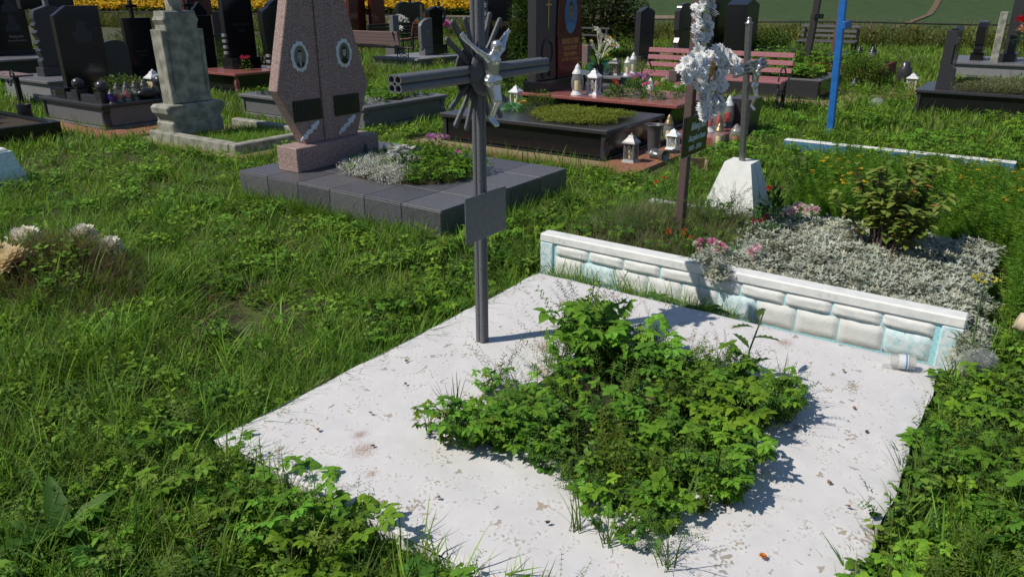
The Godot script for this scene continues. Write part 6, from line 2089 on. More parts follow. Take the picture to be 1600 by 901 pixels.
	for k in 4:
		var c := tb()
		c.col = [Color(0.12, 0.08, 0.055), Color(0.2, 0.13, 0.08), Color(0.1, 0.095, 0.085), Color(0.28, 0.18, 0.11)][k]
		for i in 7:
			c.leaf(Vector3(R.randf_range(-0.006, 0.006), 0.001 + 0.0008 * i, R.randf_range(-0.003, 0.003)), Vector3(1, 0.1, R.randf_range(-0.5, 0.5)), Vector3.UP, R.randf_range(0.008, 0.016), 0.006, 3, 0.6, 0.2)
		crumb.append(c.mesh())
	for q in [[-1.7, 0.35], [-1.86, 0.52], [-1.62, 0.6], [-1.45, 0.3], [-1.3, 0.16], [-1.9, 0.28], [-1.95, 0.9], [-0.6, 1.85], [-0.75, 1.93], [-1.15, 1.9], [-1.25, 1.98], [-0.35, 1.4], [-0.3, 1.75], [-0.15, 1.1], [-1.85, 1.25], [-2.0, 1.6]]:
		single("dead_leaf", crumb[R.randi() % 4], M.dull_leaves, "curled brown scrap of dead leaf lying on the white slab", "dead leaf", P(q[0], q[1], 0.107), R.randf() * TAU, "scraps of dead leaf on the white slab")
	single("fallen_flower", daisy(0.014, 8, Color(0.6, 0.2, 0.02), Color(0.5, 0.1, 0.02), 0.9, 2), M.petals, "fallen orange marigold head on the white slab", "flower head", P(-1.63, 1.83, 0.108), 1.0)


# ---------------------------------------------------------------- plants that cover the ground
func tuft(n: int, r: float, l0: float, l1: float, w: float, lean: float, c0: Color, c1: Color, dead := 0.06, seg := 4) -> ArrayMesh:
	var b := tb()
	for i in n:
		var a := R.randf() * TAU
		var q := sqrt(R.randf()) * r
		var o := Vector3(cos(a) * q, -0.01, sin(a) * q)
		var d := R.randf() * TAU
		var ln := Vector3(cos(d), -0.25, sin(d)) * R.randf_range(0.2, 1.0) * lean
		b.col = c0.lerp(c1, R.randf())
		if R.randf() < dead:
			b.col = Color(0.24, 0.19, 0.09)
		b.blade(o, (Vector3.UP + ln * 0.75).normalized(), ln, R.randf_range(l0, l1), w * R.randf_range(0.7, 1.3), seg)
	return b.mesh()


# ground elder: stalks carrying toothed leaflets in threes
func elder(stalks: int, h0: float, h1: float, ll: float, c0: Color, c1: Color) -> ArrayMesh:
	var b := tb()
	for i in stalks:
		var a := TAU * (i + R.randf_range(-0.3, 0.3)) / stalks
		var out := Vector3(cos(a), 0, sin(a))
		var h := R.randf_range(h0, h1)
		var reach := h * R.randf_range(0.25, 0.75)
		var tip := out * reach + Vector3(0, h, 0)
		var mid := out * reach * 0.35 + Vector3(0, h * 0.6, 0)
		b.col = Color(0.1, 0.16, 0.04)
		b.tube([out * 0.01, mid, tip], [0.0022, 0.0018, 0.0014], 4, true)
		var shade_ := c0.lerp(c1, R.randf())
		var dir := (out + Vector3(0, R.randf_range(-0.1, 0.5), 0)).normalized()
		var s := dir.cross(Vector3.UP).normalized()
		var up := s.cross(dir)
		var l := ll * R.randf_range(0.75, 1.15)
		for g in 3:
			var gd := dir if g == 0 else (dir * 0.35 + s * (1.0 if g == 1 else -1.0)).normalized()
			var st := tip if g == 0 else tip - dir * l * 0.1
			var arm := l * (0.35 if g == 0 else 0.3)
			var e := st + gd * arm
			b.col = shade_ * 0.9
			b.blade(st, gd, up * 0.01, arm, 0.0025, 1)
			var side := gd.cross(up).normalized()
			for q in 3:
				var ld := gd if q == 0 else (gd * 0.45 + side * (1.0 if q == 1 else -1.0)).normalized()
				ld = (ld + Vector3(0, R.randf_range(-0.35, 0.25), 0)).normalized()
				var k := R.randf_range(0.9, 1.12)
				b.col = Color(shade_.r * k, shade_.g * k, shade_.b * k)
				b.leaf(e, ld, up, l * (1.0 if q == 0 else 0.8) * R.randf_range(0.85, 1.1), l * R.randf_range(0.5, 0.66), 7, R.randf_range(0.12, 0.4), R.randf_range(0.1, 0.45), 0.16, 0.36)
	return b.mesh()


# upright weed with alternate smooth leaves
func leafy_weed(stems: int, h: float, ll: float, lw: float, c0: Color, c1: Color) -> ArrayMesh:
	var b := tb()
	for i in stems:
		var a := R.randf() * TAU
		var out := Vector3(cos(a), 0, sin(a))
		var l := h * R.randf_range(0.55, 1.1)
		var top := out * l * R.randf_range(0.1, 0.6) + Vector3(0, l, 0)
		b.col = Color(0.12, 0.15, 0.05)
		b.tube([out * 0.01, top * 0.5 + out * 0.01, top], [0.0025, 0.002, 0.001], 4, true)
		var tone := c0.lerp(c1, R.randf())
		for k in 9:
			var f := 0.2 + 0.8 * k / 8.0
			var g := k * 2.4 + a
			var q := R.randf_range(0.85, 1.15)
			b.col = Color(tone.r * q, tone.g * q, tone.b * q)
			b.leaf(top * f + out * 0.005, Vector3(cos(g), R.randf_range(-0.1, 0.7), sin(g)), Vector3.UP, ll * R.randf_range(0.6, 1.15) * (1.15 - 0.5 * f), lw * R.randf_range(0.8, 1.1), 5, R.randf_range(0.1, 0.4), R.randf_range(0.15, 0.5), 0.0, 0.4)
	return b.mesh()


# vetch and yarrow: arching stems with many small leaflets
func feather(stems: int, h: float, ll: float, gap: float, c0: Color, c1: Color, upright := 0.6) -> ArrayMesh:
	var b := tb()
	for i in stems:
		var a := R.randf() * TAU
		var out := Vector3(cos(a), 0, sin(a))
		var l := h * R.randf_range(0.6, 1.15)
		var p := out * R.randf_range(0, 0.03)
		var d := (out * R.randf_range(0.2, 1.0) * (1.0 - upright) + Vector3.UP).normalized()
		var n := maxi(3, int(l / gap))
		b.col = c0.lerp(c1, R.randf())
		for k in n:
			var q := p + d * gap
			d = (d + out * 0.05 * (1.0 - upright) - Vector3(0, 0.02, 0)).normalized()
			b.blade(p, d, out * 0.02, gap * 1.05, 0.0025, 1)
			var s := d.cross(Vector3(sin(k * 2.1), 0.6, cos(k * 2.1))).normalized()
			for e in [-1.0, 1.0]:
				b.leaf(q, (s * e + d * 0.4).normalized(), d, ll * R.randf_range(0.7, 1.1), ll * 0.3, 2, 0.2, 0.2)
			p = q
	return b.mesh()


# thread-leaved annuals with flat yellow flower heads
func fluff(stems: int, h: float, c0: Color, c1: Color, heads: int) -> ArrayMesh:
	var b := tb()
	for i in stems:
		var a := R.randf() * TAU
		var out := Vector3(cos(a), 0, sin(a))
		var l := h * R.randf_range(0.6, 1.1)
		var top := out * l * R.randf_range(0.05, 0.45) + Vector3(0, l, 0)
		var base := out * R.randf_range(0.0, 0.06)
		b.col = c0.lerp(c1, R.randf())
		b.tube([base, base.lerp(top, 0.5), top], 0.0018, 3, true)
		for k in 15:
			var p := base.lerp(top, 0.25 + 0.75 * k / 15.0)
			for e in 5:
				var g := R.randf() * TAU
				b.blade(p, Vector3(cos(g), R.randf_range(-0.35, 0.7), sin(g)).normalized(), Vector3(cos(g + 1.0), 0.3, sin(g + 1.0)) * 0.3, R.randf_range(0.022, 0.05), 0.0042, 2)
		if i < heads:
			for k in 9:
				var g := R.randf() * TAU
				b.col = Color(0.6, 0.46, 0.02) if R.randf() < 0.8 else Color(0.4, 0.26, 0.06)
				b.ball(top + Vector3(cos(g) * 0.02 * R.randf(), 0.015 + R.randf() * 0.008, sin(g) * 0.02 * R.randf()), Vector3(0.0105, 0.006, 0.0105), 5, 3)
	return b.mesh()


func silver(n: int, h: float) -> ArrayMesh:
	var b := tb()
	for i in n:
		var a := R.randf() * TAU
		var out := Vector3(cos(a), 0, sin(a))
		var p := out * R.randf_range(0.0, 0.04) + Vector3(0, R.randf_range(0.2, 1.0) * h, 0)
		var k := R.randf_range(0.75, 1.15)
		b.col = Color(0.44 * k, 0.47 * k, 0.385 * k)
		var d := (out * R.randf_range(0.3, 1.0) + Vector3(0, R.randf_range(0.1, 0.9), 0)).normalized()
		var s := d.cross(Vector3.UP).normalized()
		var l := R.randf_range(0.02, 0.036)
		b.leaf(p, d, Vector3.UP, l, 0.008, 3, 0.2, 0.2)
		for e in [-1.0, 1.0]:
			b.leaf(p + d * l * 0.35, (d * 0.7 + s * e).normalized(), Vector3.UP, l * 0.55, 0.006, 2, 0.2, 0.1)
	return b.mesh()


func sedum(n: int, r: float, h: float, c0: Color, c1: Color) -> ArrayMesh:
	var b := tb()
	for i in n:
		var a := R.randf() * TAU
		var q := sqrt(R.randf()) * r
		var p := Vector3(cos(a) * q, R.randf() * h, sin(a) * q)
		b.col = c0.lerp(c1, R.randf())
		b.leaf(p, Vector3(R.randf_range(-1, 1), R.randf_range(0.1, 1.2), R.randf_range(-1, 1)), Vector3(0.1, 1, 0.2), R.randf_range(0.012, 0.022), 0.008, 2, 0.3, 0.1)
	return b.mesh()


func in_view(p: Vector3, margin := 0.16) -> bool:
	var d := p - Vector3(0, 1.6, 0)
	var f := -d.z * 0.9317 - d.y * 0.3633
	if f < 0.4:
		return false
	return absf(d.x / f) < 0.678 + margin and absf((d.y * 0.9317 - d.z * 0.3633) / f) < 0.382 + margin


func open_ground(p: Vector3, pad := 0.0) -> bool:
	var q := uv_of(p)
	for b in blocked:
		if q.x > b[0] - pad and q.x < b[1] + pad and q.y > b[2] - pad and q.y < b[3] + pad:
			return false
	return true


func make_lawn() -> void:
	var C0 := Color(0.07, 0.16, 0.018)
	var C1 := Color(0.235, 0.41, 0.052)
	var short := []
	for k in 5:
		short.append(tuft(19, 0.065, 0.05, 0.125, 0.005, 1.2, C0, C1, 0.06, 3))
	var long := []
	for k in 4:
		long.append(tuft(18, 0.055, 0.12, 0.28, 0.0058, 1.25, C0, C1, 0.09, 6))
	var clover := []
	for k in 4:
		var b := tb()
		for i in 26:
			var a := R.randf() * TAU
			var q := sqrt(R.randf()) * 0.08
			var h := R.randf_range(0.02, 0.06)
			var c := Vector3(cos(a) * q, h, sin(a) * q)
			b.col = C0.lerp(C1, R.randf()) * 1.02
			b.blade(Vector3(c.x, 0, c.z), Vector3.UP, Vector3(0.02, 0, 0), h, 0.002, 1)
			for e in 3:
				var g := a + e * TAU / 3.0
				b.leaf(c, Vector3(cos(g), R.randf_range(-0.3, 0.7), sin(g)), Vector3(R.randf_range(-0.4, 0.4), 1, R.randf_range(-0.4, 0.4)), R.randf_range(0.012, 0.024), 0.016, 3, 0.15, 0.1, 0.0, 0.6)
		clover.append(b.mesh())
	var far := []
	for k in 4:
		far.append(tuft(26, 0.17, 0.07, 0.16, 0.013, 1.2, C0, C1, 0.05, 2))
	var pn := FastNoiseLite.new()
	pn.frequency = 0.35
	pn.seed = 77
	var a_short := []
	var a_long := []
	var a_clover := []
	var a_far := []
	for i in 27000:
		var d := 0.9 * pow(34.0, R.randf())
		if d < 3.0 and R.randf() > d * d / 9.0:
			continue
		var an := R.randf_range(-0.74, 0.74)
		var p := Vector3(sin(an) * d, 0, -cos(an) * d)
		if not in_view(p) or not open_ground(p, 0.0):
			continue
		p.y = ground_h(p.x, p.z)
		var q := uv_of(p)
		var nz := pn.get_noise_2d(q.x * 3.0, q.y * 3.0)
		var nb := pn.get_noise_2d(q.x * 8.0 + 50, q.y * 8.0)
		# thin worn earth left of the slab
		var bare := exp(-pow((q.x + 1.2) / 0.35, 2) - pow((q.y + 0.95) / 0.6, 2))
		if R.randf() < bare * 1.0 + maxf(0.0, nb - 0.25) * 0.8:
			continue
		var tint := shade(0.72, 1.2, 0.1) if nz < 0.1 else shade(0.85, 1.3, 0.16)
		if d < 9.5:
			var grow := 1.0 + maxf(0.0, d - 4.0) * 0.07
			var lush := nz + (0.35 if q.x < -0.5 and q.y < 0.3 else 0.0) - (0.25 if q.x > -0.6 and q.x < 0.3 and q.y > -2.4 and q.y < -0.1 else 0.0)
			if nb + R.randf_range(-0.3, 0.3) > 0.36:
				a_clover.append(spot(p, grow * R.randf_range(0.9, 1.5), tint))
			elif lush + R.randf_range(-0.25, 0.25) > 0.18 and d < 8.0:
				a_long.append(spot(p, grow * R.randf_range(0.6, 1.0), tint, 0.35))
			else:
				a_short.append(spot(p, grow * R.randf_range(0.8, 1.35), tint, 0.3))
		else:
			a_far.append(spot(p, R.randf_range(0.8, 1.25) * (1.0 + (d - 9.0) * 0.035), tint))
	var lawn := mass("grass", "uneven green grass growing between the graves", "grass")
	spread("short_grass", short, M.blades, a_short, lawn)
	spread("long_grass", long, M.blades, a_long, lawn)
	spread("clover", clover, M.leaves, a_clover, lawn)
	spread("far_grass", far, M.blades, a_far, lawn)
	# single broad blades and straws lying over the turf
	var broad := []
	for k in 3:
		broad.append(tuft(6, 0.05, 0.14, 0.32, 0.0095, 1.5, C0 * 1.1, C1 * 1.1, 0.05, 6))
	var straw := []
	for k in 3:
		straw.append(tuft(9, 0.06, 0.08, 0.2, 0.0034, 2.6, Color(0.26, 0.21, 0.1), Color(0.42, 0.36, 0.2), 0.0, 3))
	var a_broad := []
	var a_straw := []
	for i in 4200:
		var d := 1.0 * pow(8.0, R.randf())
		var an := R.randf_range(-0.74, 0.74)
		var p := Vector3(sin(an) * d, 0, -cos(an) * d)
		if not in_view(p) or not open_ground(p, 0.02):
			continue
		p.y = ground_h(p.x, p.z)
		if R.randf() < 0.55:
			a_broad.append(spot(p, R.randf_range(0.55, 1.05), shade(0.8, 1.25, 0.15), 0.5))
		else:
			a_straw.append(spot(p + Vector3(0, 0.02, 0), R.randf_range(0.6, 1.2), shade(0.7, 1.15, 0.06), 0.9))
	spread("broad_grass", broad, M.blades, a_broad, lawn)
	spread("straw", straw, M.blades, a_straw, lawn)
	# grass along hard edges, leaning over them
	var edge := []
	for e in [[-2.2, -2.2, -0.1, 2.0, 70], [-2.1, 0.0, -0.03, -0.03, 170], [0.05, 0.16, 0.0, 1.2, 90], [-1.9, 0.0, 2.12, 2.14, 60], [0.26, 0.3, -3.2, -1.0, 210], [0.3, 2.0, -0.93, -0.9, 120], [2.8, 2.86, -3.8, -0.8, 120], [1.15, 1.2, -6.5, -4.4, 90], [1.2, 2.9, -4.42, -4.38, 60], [5.05, 5.1, -0.2, 2.1, 80], [1.4, 1.5, -10.0, -7.3, 60], [-0.5, -0.42, -6.9, -5.2, 70], [9.0, 9.05, 0.6, 2.9, 60], [0.3, 1.9, -0.26, -0.22, 60]]:
		for i in e[4]:
			var p := P(lerpf(e[0], e[1], R.randf()), lerpf(e[2], e[3], R.randf()))
			p.y = ground_h(p.x, p.z)
			edge.append(spot(p, R.randf_range(0.5, 0.95), shade(0.8, 1.25, 0.14), 0.4))
	spread("edge_grass", long, M.blades, edge, lawn)
	# grass inside the concrete kerb
	var kerb := []
	for i in 420:
		var p := P(R.randf_range(1.52, 2.5), R.randf_range(-5.9, -4.85), 0.02)
		kerb.append(spot(p, R.randf_range(0.9, 1.4), shade(0.9, 1.35, 0.12), 0.2))
	spread("kerb_grass", short, M.blades, kerb, lawn)
	# rank weeds along the field fence
	var rank := []
	for k in 4:
		var b := leafball(90, Vector3(0.35, 0.62, 0.35), 0.13, 0.06, Color(0.06, 0.11, 0.02), Color(0.2, 0.24, 0.06))
		for i in 12:
			var an := R.randf() * TAU
			b.col = Color(0.22, 0.2, 0.09)
			b.blade(Vector3(cos(an) * 0.2, 0.1, sin(an) * 0.2), Vector3(cos(an) * 0.2, 1, sin(an) * 0.2), Vector3(0.1, 0, 0), R.randf_range(0.5, 0.85), 0.012, 3)
		rank.append(b.mesh())
	var places := []
	for i in 2600:
		var p := fence_at(R.randf_range(-42, 40), R.randf_range(-0.6, 3.6))
		if in_view(p):
			places.append(spot(p - Vector3(0, 0.05, 0), R.randf_range(0.7, 1.15), shade(0.7, 1.25, 0.2)))
	var v := mass("undergrowth", "rank green and yellowing weeds growing through the field fence", "weeds")
	spread("weeds", rank, M.leaves, places, v)
	# scattered rank clumps among the farther graves
	var more := []
	for i in 900:
		var p := P(R.randf_range(8.0, 24.0), R.randf_range(-20.0, 4.0))
		if in_view(p) and open_ground(p, 0.1) and pn.get_noise_2d(p.x * 2.0, p.z * 2.0) > 0.05:
			p.y = ground_h(p.x, p.z) - 0.05
			more.append(spot(p, R.randf_range(0.3, 0.6), shade(0.9, 1.4, 0.15)))
	spread("weeds", rank, M.leaves, more, v)


func make_weeds() -> void:
	var E0 := Color(0.055, 0.14, 0.018)
	var E1 := Color(0.205, 0.4, 0.036)
	var eld := []
	for k in 5:
		eld.append(elder(7 + k % 3, 0.05, 0.19 - 0.02 * (k % 3), 0.043 - 0.005 * (k % 3), E0, E1))
	var low := []
	for k in 4:
		low.append(elder(5, 0.03, 0.1, 0.024, E0, E1))
	var fea := []
	for k in 4:
		fea.append(feather(9, 0.22, 0.014, 0.012, Color(0.05, 0.12, 0.02), Color(0.13, 0.23, 0.05), 0.5))
	var yar := []
	for k in 3:
		yar.append(feather(8, 0.2, 0.022, 0.008, Color(0.09, 0.15, 0.02), Color(0.17, 0.24, 0.045), 0.85))
	var nett := []
	for k in 4:
		nett.append(leafy_weed(5, 0.17, 0.045, 0.02, Color(0.05, 0.12, 0.02), Color(0.2, 0.33, 0.05)))
	var tall := [tuft(14, 0.04, 0.15, 0.34, 0.006, 0.7, Color(0.06, 0.12, 0.02), Color(0.14, 0.22, 0.045), 0.1, 6)]

	# the bed in the white slab
	var bed := mass("bed_weeds", "thick clump of ground elder and vetch filling the slab bed", "weeds")
	var a := []
	var f := []
	var y := []
	var t := []
	for i in 680:
		var u := R.randf_range(-1.84, -0.52)
		var v := R.randf_range(0.6, 1.68)
		var hole := exp(-pow((u + 1.05) / 0.24, 2) - pow((v - 0.98) / 0.22, 2)) + maxf(0.0, bump.get_noise_2d(u * 9.0, v * 9.0)) * 1.2
		if R.randf() < hole * 0.9:
			continue
		var rim: float = minf(minf(u + 1.66 + 0.2 * smoothstep(0.9, 1.3, v), -0.52 - u), minf(v - 0.6, 1.68 - v))
		var ragged := 0.06 + 0.28 * bump.get_noise_2d(u * 5.0 + 3.0, v * 5.0 + 8.0)
		if rim < ragged:
			continue
		var tall_k := 0.85 + 0.5 * exp(-pow((u + 0.72) / 0.3, 2) - pow((v - 0.72) / 0.3, 2)) + 0.35 * bump.get_noise_2d(u * 6.0 + 40.0, v * 6.0)
		var back := smoothstep(-1.4, -0.6, u)
		var p := P(u, v, 0.06 if rim > 0.1 else 0.1)
		var k := R.randf()
		if k < 0.56 - back * 0.06:
			a.append(spot(p, R.randf_range(0.75, 1.2) * tall_k * (1.0 if rim > 0.12 else 0.8), shade(0.75, 1.25, 0.18), 0.3))
		elif k < 0.86:
			f.append(spot(p, R.randf_range(0.7, 1.15) * tall_k, shade(0.8, 1.2, 0.12), 0.3))
		elif k < 0.95 and rim > 0.16:
			y.append(spot(p, R.randf_range(0.7, 1.1), shade(0.85, 1.2, 0.12), 0.2))
		else:
			t.append(spot(p, R.randf_range(0.5, 0.85), shade(0.9, 1.2, 0.1), 0.2))
	spread("ground_elder", eld + nett.slice(0, 2), M.leaves, a, bed)
	spread("vetch", fea, M.leaves, f, bed)
	spread("horsetail", yar, M.leaves, y, bed)
	spread("grass", tall, M.blades, t, bed)

	# ground elder round the slab
	var rim := mass("elder_weeds", "leafy ground elder crowding the edges of the white slab", "weeds")
	a = []
	f = []
	y = []
	t = []
	for z in [[-2.42, -2.13, -0.1, 2.0, 230], [-3.1, -2.45, -0.6, 1.2, 70], [-2.4, -1.85, -0.4, -0.06, 45], [-1.9, 0.15, 2.1, 2.6, 430], [-1.9, 0.15, 2.5, 2.95, 120], [-0.2, 0.9, 2.3, 3.0, 90], [-1.2, -0.3, -0.55, -0.08, 60], [-0.3, 0.28, -1.0, -0.15, 90], [0.2, 1.6, -0.85, -0.3, 110]]:
		for i in z[4]:
			var p := P(R.randf_range(z[0], z[1]), R.randf_range(z[2], z[3]))
			if not in_view(p, 0.3) or p.distance_to(P(0.1, 2.2)) < 0.13 or p.distance_to(P(0.66, 2.36)) < 0.14:
				continue
			p.y = ground_h(p.x, p.z)
			var k := R.randf()
			if k < 0.55:
				a.append(spot(p, R.randf_range(0.5, 1.1), shade(0.72, 1.25, 0.18), 0.3))
			elif k < 0.72:
				f.append(spot(p, R.randf_range(0.7, 1.1), shade(0.8, 1.2, 0.12), 0.3))
			elif k < 0.82:
				y.append(spot(p, R.randf_range(0.6, 1.0), shade(0.85, 1.25, 0.12), 0.2))
			else:
				t.append(spot(p, R.randf_range(0.6, 1.0), shade(0.9, 1.2, 0.1), 0.4))
	spread("ground_elder", eld + nett, M.leaves, a, rim)
	spread("vetch", fea, M.leaves, f, rim)
	spread("horsetail", yar, M.leaves, y, rim)
	spread("grass", tall, M.blades, t, rim)
	# low leafy weeds scattered through the lawn
	a = []
	f = []
	for i in 1000:
		var d := 1.2 * pow(7.0, R.randf())
		var an := R.randf_range(-0.72, 0.72)
		var p := Vector3(sin(an) * d, 0, -cos(an) * d)
		if not open_ground(p, 0.02) or not in_view(p):
			continue
		var qq := uv_of(p)
		if exp(-pow((qq.x + 1.2) / 0.4, 2) - pow((qq.y + 0.95) / 0.65, 2)) > 0.4:
			continue
		p.y = ground_h(p.x, p.z)
		if bump.get_noise_2d(p.x * 2.2 + 9.0, p.z * 2.2) > 0.08:
			(a if R.randf() < 0.6 else f).append(spot(p, R.randf_range(0.55, 1.0), shade(0.8, 1.2, 0.14), 0.3))
	var leafy := []
	for i in 1500:
		var p := P(R.randf_range(2.5, 12.0), R.randf_range(-1.0, 4.5))
		if open_ground(p, 0.05) and in_view(p) and bump.get_noise_2d(p.x * 1.3, p.z * 1.3 + 70.0) > -0.02:
			p.y = ground_h(p.x, p.z)
			leafy.append(spot(p, R.randf_range(0.5, 0.95), shade(0.85, 1.3, 0.18), 0.3))
	var lw := mass("lawn_weeds", "small leafy weeds scattered through the lawn", "weeds")
	spread("ground_elder", low + nett.slice(2, 4), M.leaves, a, lw)
	spread("yarrow", fea, M.leaves, f, lw)
	spread("leafy_weeds", eld, M.leaves, leafy, lw)

	# big single leaves
	var dock := func(label: String, at: Vector3, n: int, l: float, w: float, stand: float) -> void:
		var b := thing("dock_plant", label, "plant", at, R.randf() * TAU)
		for i in n:
			var m := tb()
			var g := TAU * i / n + R.randf_range(-0.3, 0.3)
			m.col = Color(0.075, 0.17, 0.03) * R.randf_range(0.85, 1.2)
			m.leaf(Vector3.ZERO, Vector3(cos(g), stand * R.randf_range(0.6, 1.3), sin(g)), Vector3.UP, l * R.randf_range(0.7, 1.1), w, 9, 0.35, 0.45, 0.1, 0.45)
			part("leaf", m, M.leaves, b)
	(dock as Callable).call("lance leaved dock in the middle of the bed weeds", P(-1.1, 1.15, 0.1), 4, 0.2, 0.035, 1.6)
	(dock as Callable).call("broad leaved dandelion on the slab at the brick wall", P(0.06, 1.0, 0.07), 6, 0.15, 0.055, 0.35)
	(dock as Callable).call("second dandelion rosette between slab and brick wall", P(0.08, 0.72, 0.07), 5, 0.12, 0.04, 0.4)
	(dock as Callable).call("large dock leaves standing among the weeds before the slab", P(-2.7, 0.02, 0.02), 5, 0.22, 0.07, 1.6)
	(dock as Callable).call("broad plantain beside the footing of the tiled grave", P(0.2, -1.55, 0.0), 7, 0.16, 0.05, 1.1)
	(dock as Callable).call("tall dock rosette at the edge of the white slab near the mound", P(-1.3, -0.14, 0.0), 6, 0.15, 0.045, 1.3)
	# thistle at the corner of the bed
	var th := thing("sow_thistle", "tall sow thistle standing above the bed weeds", "plant", P(-0.62, 1.42, 0.08), 0.4)
	part("stem", mb().tube([Vector3.ZERO, Vector3(0.02, 0.16, 0), Vector3(0.05, 0.33, 0.02)], [0.005, 0.004, 0.003], 6), mat("stalk", lin(0.09, 0.16, 0.04), 0.6), th)
	for i in 6:
		var m := tb()
		var g := i * 2.4
		m.col = Color(0.07, 0.13, 0.035)
		m.leaf(Vector3(0.012 * i * 0.5, 0.08 + i * 0.045, 0.002 * i), Vector3(cos(g), 0.5, sin(g)), Vector3.UP, 0.14 - i * 0.01, 0.035, 11, 0.3, 0.4, 0.35, 0.4)
		part("leaf", m, M.leaves, th)
	# tall umbel beside the jar
	var um := thing("fennel_plant", "tall yellow umbel plant rising behind the candle glass", "plant", P(0.13, 2.17, 0.0), 0.0)
	var us := mb()
	us.tube([Vector3.ZERO, Vector3(0.0, 0.2, 0), Vector3(-0.01, 0.42, 0)], [0.005, 0.004, 0.003], 6)
	for i in 9:
		var g := TAU * i / 9
		us.tube([Vector3(-0.01, 0.42, 0), Vector3(-0.01 + cos(g) * 0.045, 0.48, sin(g) * 0.045)], 0.0013, 4)
		us.tube([Vector3(0, 0.18, 0), Vector3(cos(g) * 0.1, 0.22 + 0.03 * sin(i * 2.0), sin(g) * 0.1)], 0.0016, 4)
	part("stem", us, M.stalk, um)
	var uh := tb()
	uh.col = Color(0.5, 0.46, 0.06)
	for i in 9:
		var g := TAU * i / 9
		for k in 6:
			uh.ball(Vector3(-0.01 + cos(g) * 0.045 + R.randf_range(-0.012, 0.012), 0.483 + R.randf_range(0, 0.006), sin(g) * 0.045 + R.randf_range(-0.012, 0.012)), Vector3(0.005, 0.004, 0.005), 5, 3)
	part("flower_head", uh, M.petals, um)

	# silver plants, dry grass in the walled bed
	var sv := mass("silver_plants", "mat of silvery grey snow in summer behind the brick wall", "ground cover")
	var shapes := []
	for k in 5:
		shapes.append(silver(60, 0.09))
	a = []
	for i in 1150:
		var u := R.randf_range(0.3, 1.72)
		var v := R.randf_range(0.84, 2.12)
		if v < 1.05 and R.randf() > (v - 0.84) / 0.2 + (0.3 if u < 0.5 else 0.0):
			continue
		if Vector2(u - 1.25, v - 1.62).length() < 0.07:
			continue
		var p := P(u, v, 0.1 + bed_h(u - 1.0, v - 1.0) + 0.03 * bump.get_noise_2d(u * 8, v * 8))
		a.append(spot(p, R.randf_range(0.85, 1.3), shade(0.8, 1.15, 0.06), 0.4))
	for i in 90:      # trailing over the coping and out at the corner
		var over := i < 34
		var p := P(R.randf_range(0.17, 0.3), R.randf_range(0.88, 1.04), R.randf_range(0.17, 0.28)) if over else P(R.randf_range(0.05, 0.9), R.randf_range(2.12, 2.22), R.randf_range(0.02, 0.14))
		a.append(spot(p, R.randf_range(0.5, 0.8), shade(0.8, 1.15, 0.06), 0.9))
	spread("silver_leaves", shapes, M.dull_leaves, a, sv)
	var dg := mass("dry_grass", "faded grey green heap of dry grass behind the brick wall", "grass")
	var dry := []
	for k in 4:
		dry.append(tuft(40, 0.05, 0.08, 0.2, 0.003, 1.1, Color(0.13, 0.17, 0.075), Color(0.26, 0.3, 0.15), 0.18, 5))
	a = []
	for i in 560:
		var u := R.randf_range(0.32, 1.7)
		var v := R.randf_range(-0.08, 0.95)
		if v > 0.75 and R.randf() < 0.5:
			continue
		var p := P(u, v, 0.09 + bed_h(u - 1.0, v - 1.0) + 0.1 * exp(-pow((v - 0.2) / 0.3, 2) - pow((u - 0.85) / 0.4, 2)))
		a.append(spot(p, R.randf_range(0.7, 1.1), shade(0.8, 1.2, 0.15), 0.6))
	spread("dry_tufts", dry, M.blades, a, dg)
	var mix := []
	for i in 110:
		mix.append(spot(P(R.randf_range(0.34, 1.68), R.randf_range(-0.05, 0.95), R.randf_range(0.13, 0.2)), R.randf_range(0.7, 1.2), shade(0.7, 1.1, 0.2), 0.4))
	spread("low_weeds", low + fea, M.leaves, mix, dg)
	# dry twigs on the mound
	var tg := mass("dry_twigs", "heap of dry brown stalks on the old mound", "dry stalks")
	var twig := [tuft(30, 0.06, 0.12, 0.26, 0.0032, 1.4, Color(0.1, 0.085, 0.05), Color(0.26, 0.22, 0.14), 0.3, 4)]
	a = []
	for i in 260:
		var q := P(-1.66 + R.randfn() * 0.22, -2.0 + R.randfn() * 0.3)
		q.y = ground_h(q.x, q.z)
		a.append(spot(q, R.randf_range(0.6, 1.0), shade(0.7, 1.1, 0.1), 1.0))
	spread("stalks", twig, M.blades, a, tg)

	# yellow flowered feathery mass behind the walled grave
	var ym := mass("tansy_bed", "feathery green mass with yellow flower heads behind the silver bed", "flowers")
	var yf := []
	for k in 4:
		yf.append(fluff(11, 0.42, Color(0.085, 0.2, 0.02), Color(0.24, 0.44, 0.055), 0))
	var bloom := [fluff(5, 0.46, Color(0.075, 0.185, 0.02), Color(0.19, 0.37, 0.05), 3)]
	var bl := []
	for i in 80:
		var p := P(R.randf_range(2.1, 4.2), R.randf_range(0.8, 2.7))
		p.y = ground_h(p.x, p.z)
		bl.append(spot(p, R.randf_range(0.8, 1.05) * (1.0 - maxf(0.0, uv_of(p).x - 2.6) * 0.2), Color.WHITE, 0.2))
	a = []
	for i in 680:
		var u := R.randf_range(1.9, 4.5)
		var v := R.randf_range(0.75, 2.75)
		if u < 2.4 and v < 1.0 or u > 3.2 and R.randf() < (u - 3.2) * 0.7:
			continue
		var p := P(u, v)
		p.y = ground_h(p.x, p.z)
		var heap := 1.0 + 0.55 * bump.get_noise_2d(u * 4.0 + 11.0, v * 4.0)
		a.append(spot(p, R.randf_range(0.7, 1.05) * heap * (1.0 - maxf(0.0, u - 2.8) * 0.2), shade(0.7, 1.2, 0.16), 0.5))
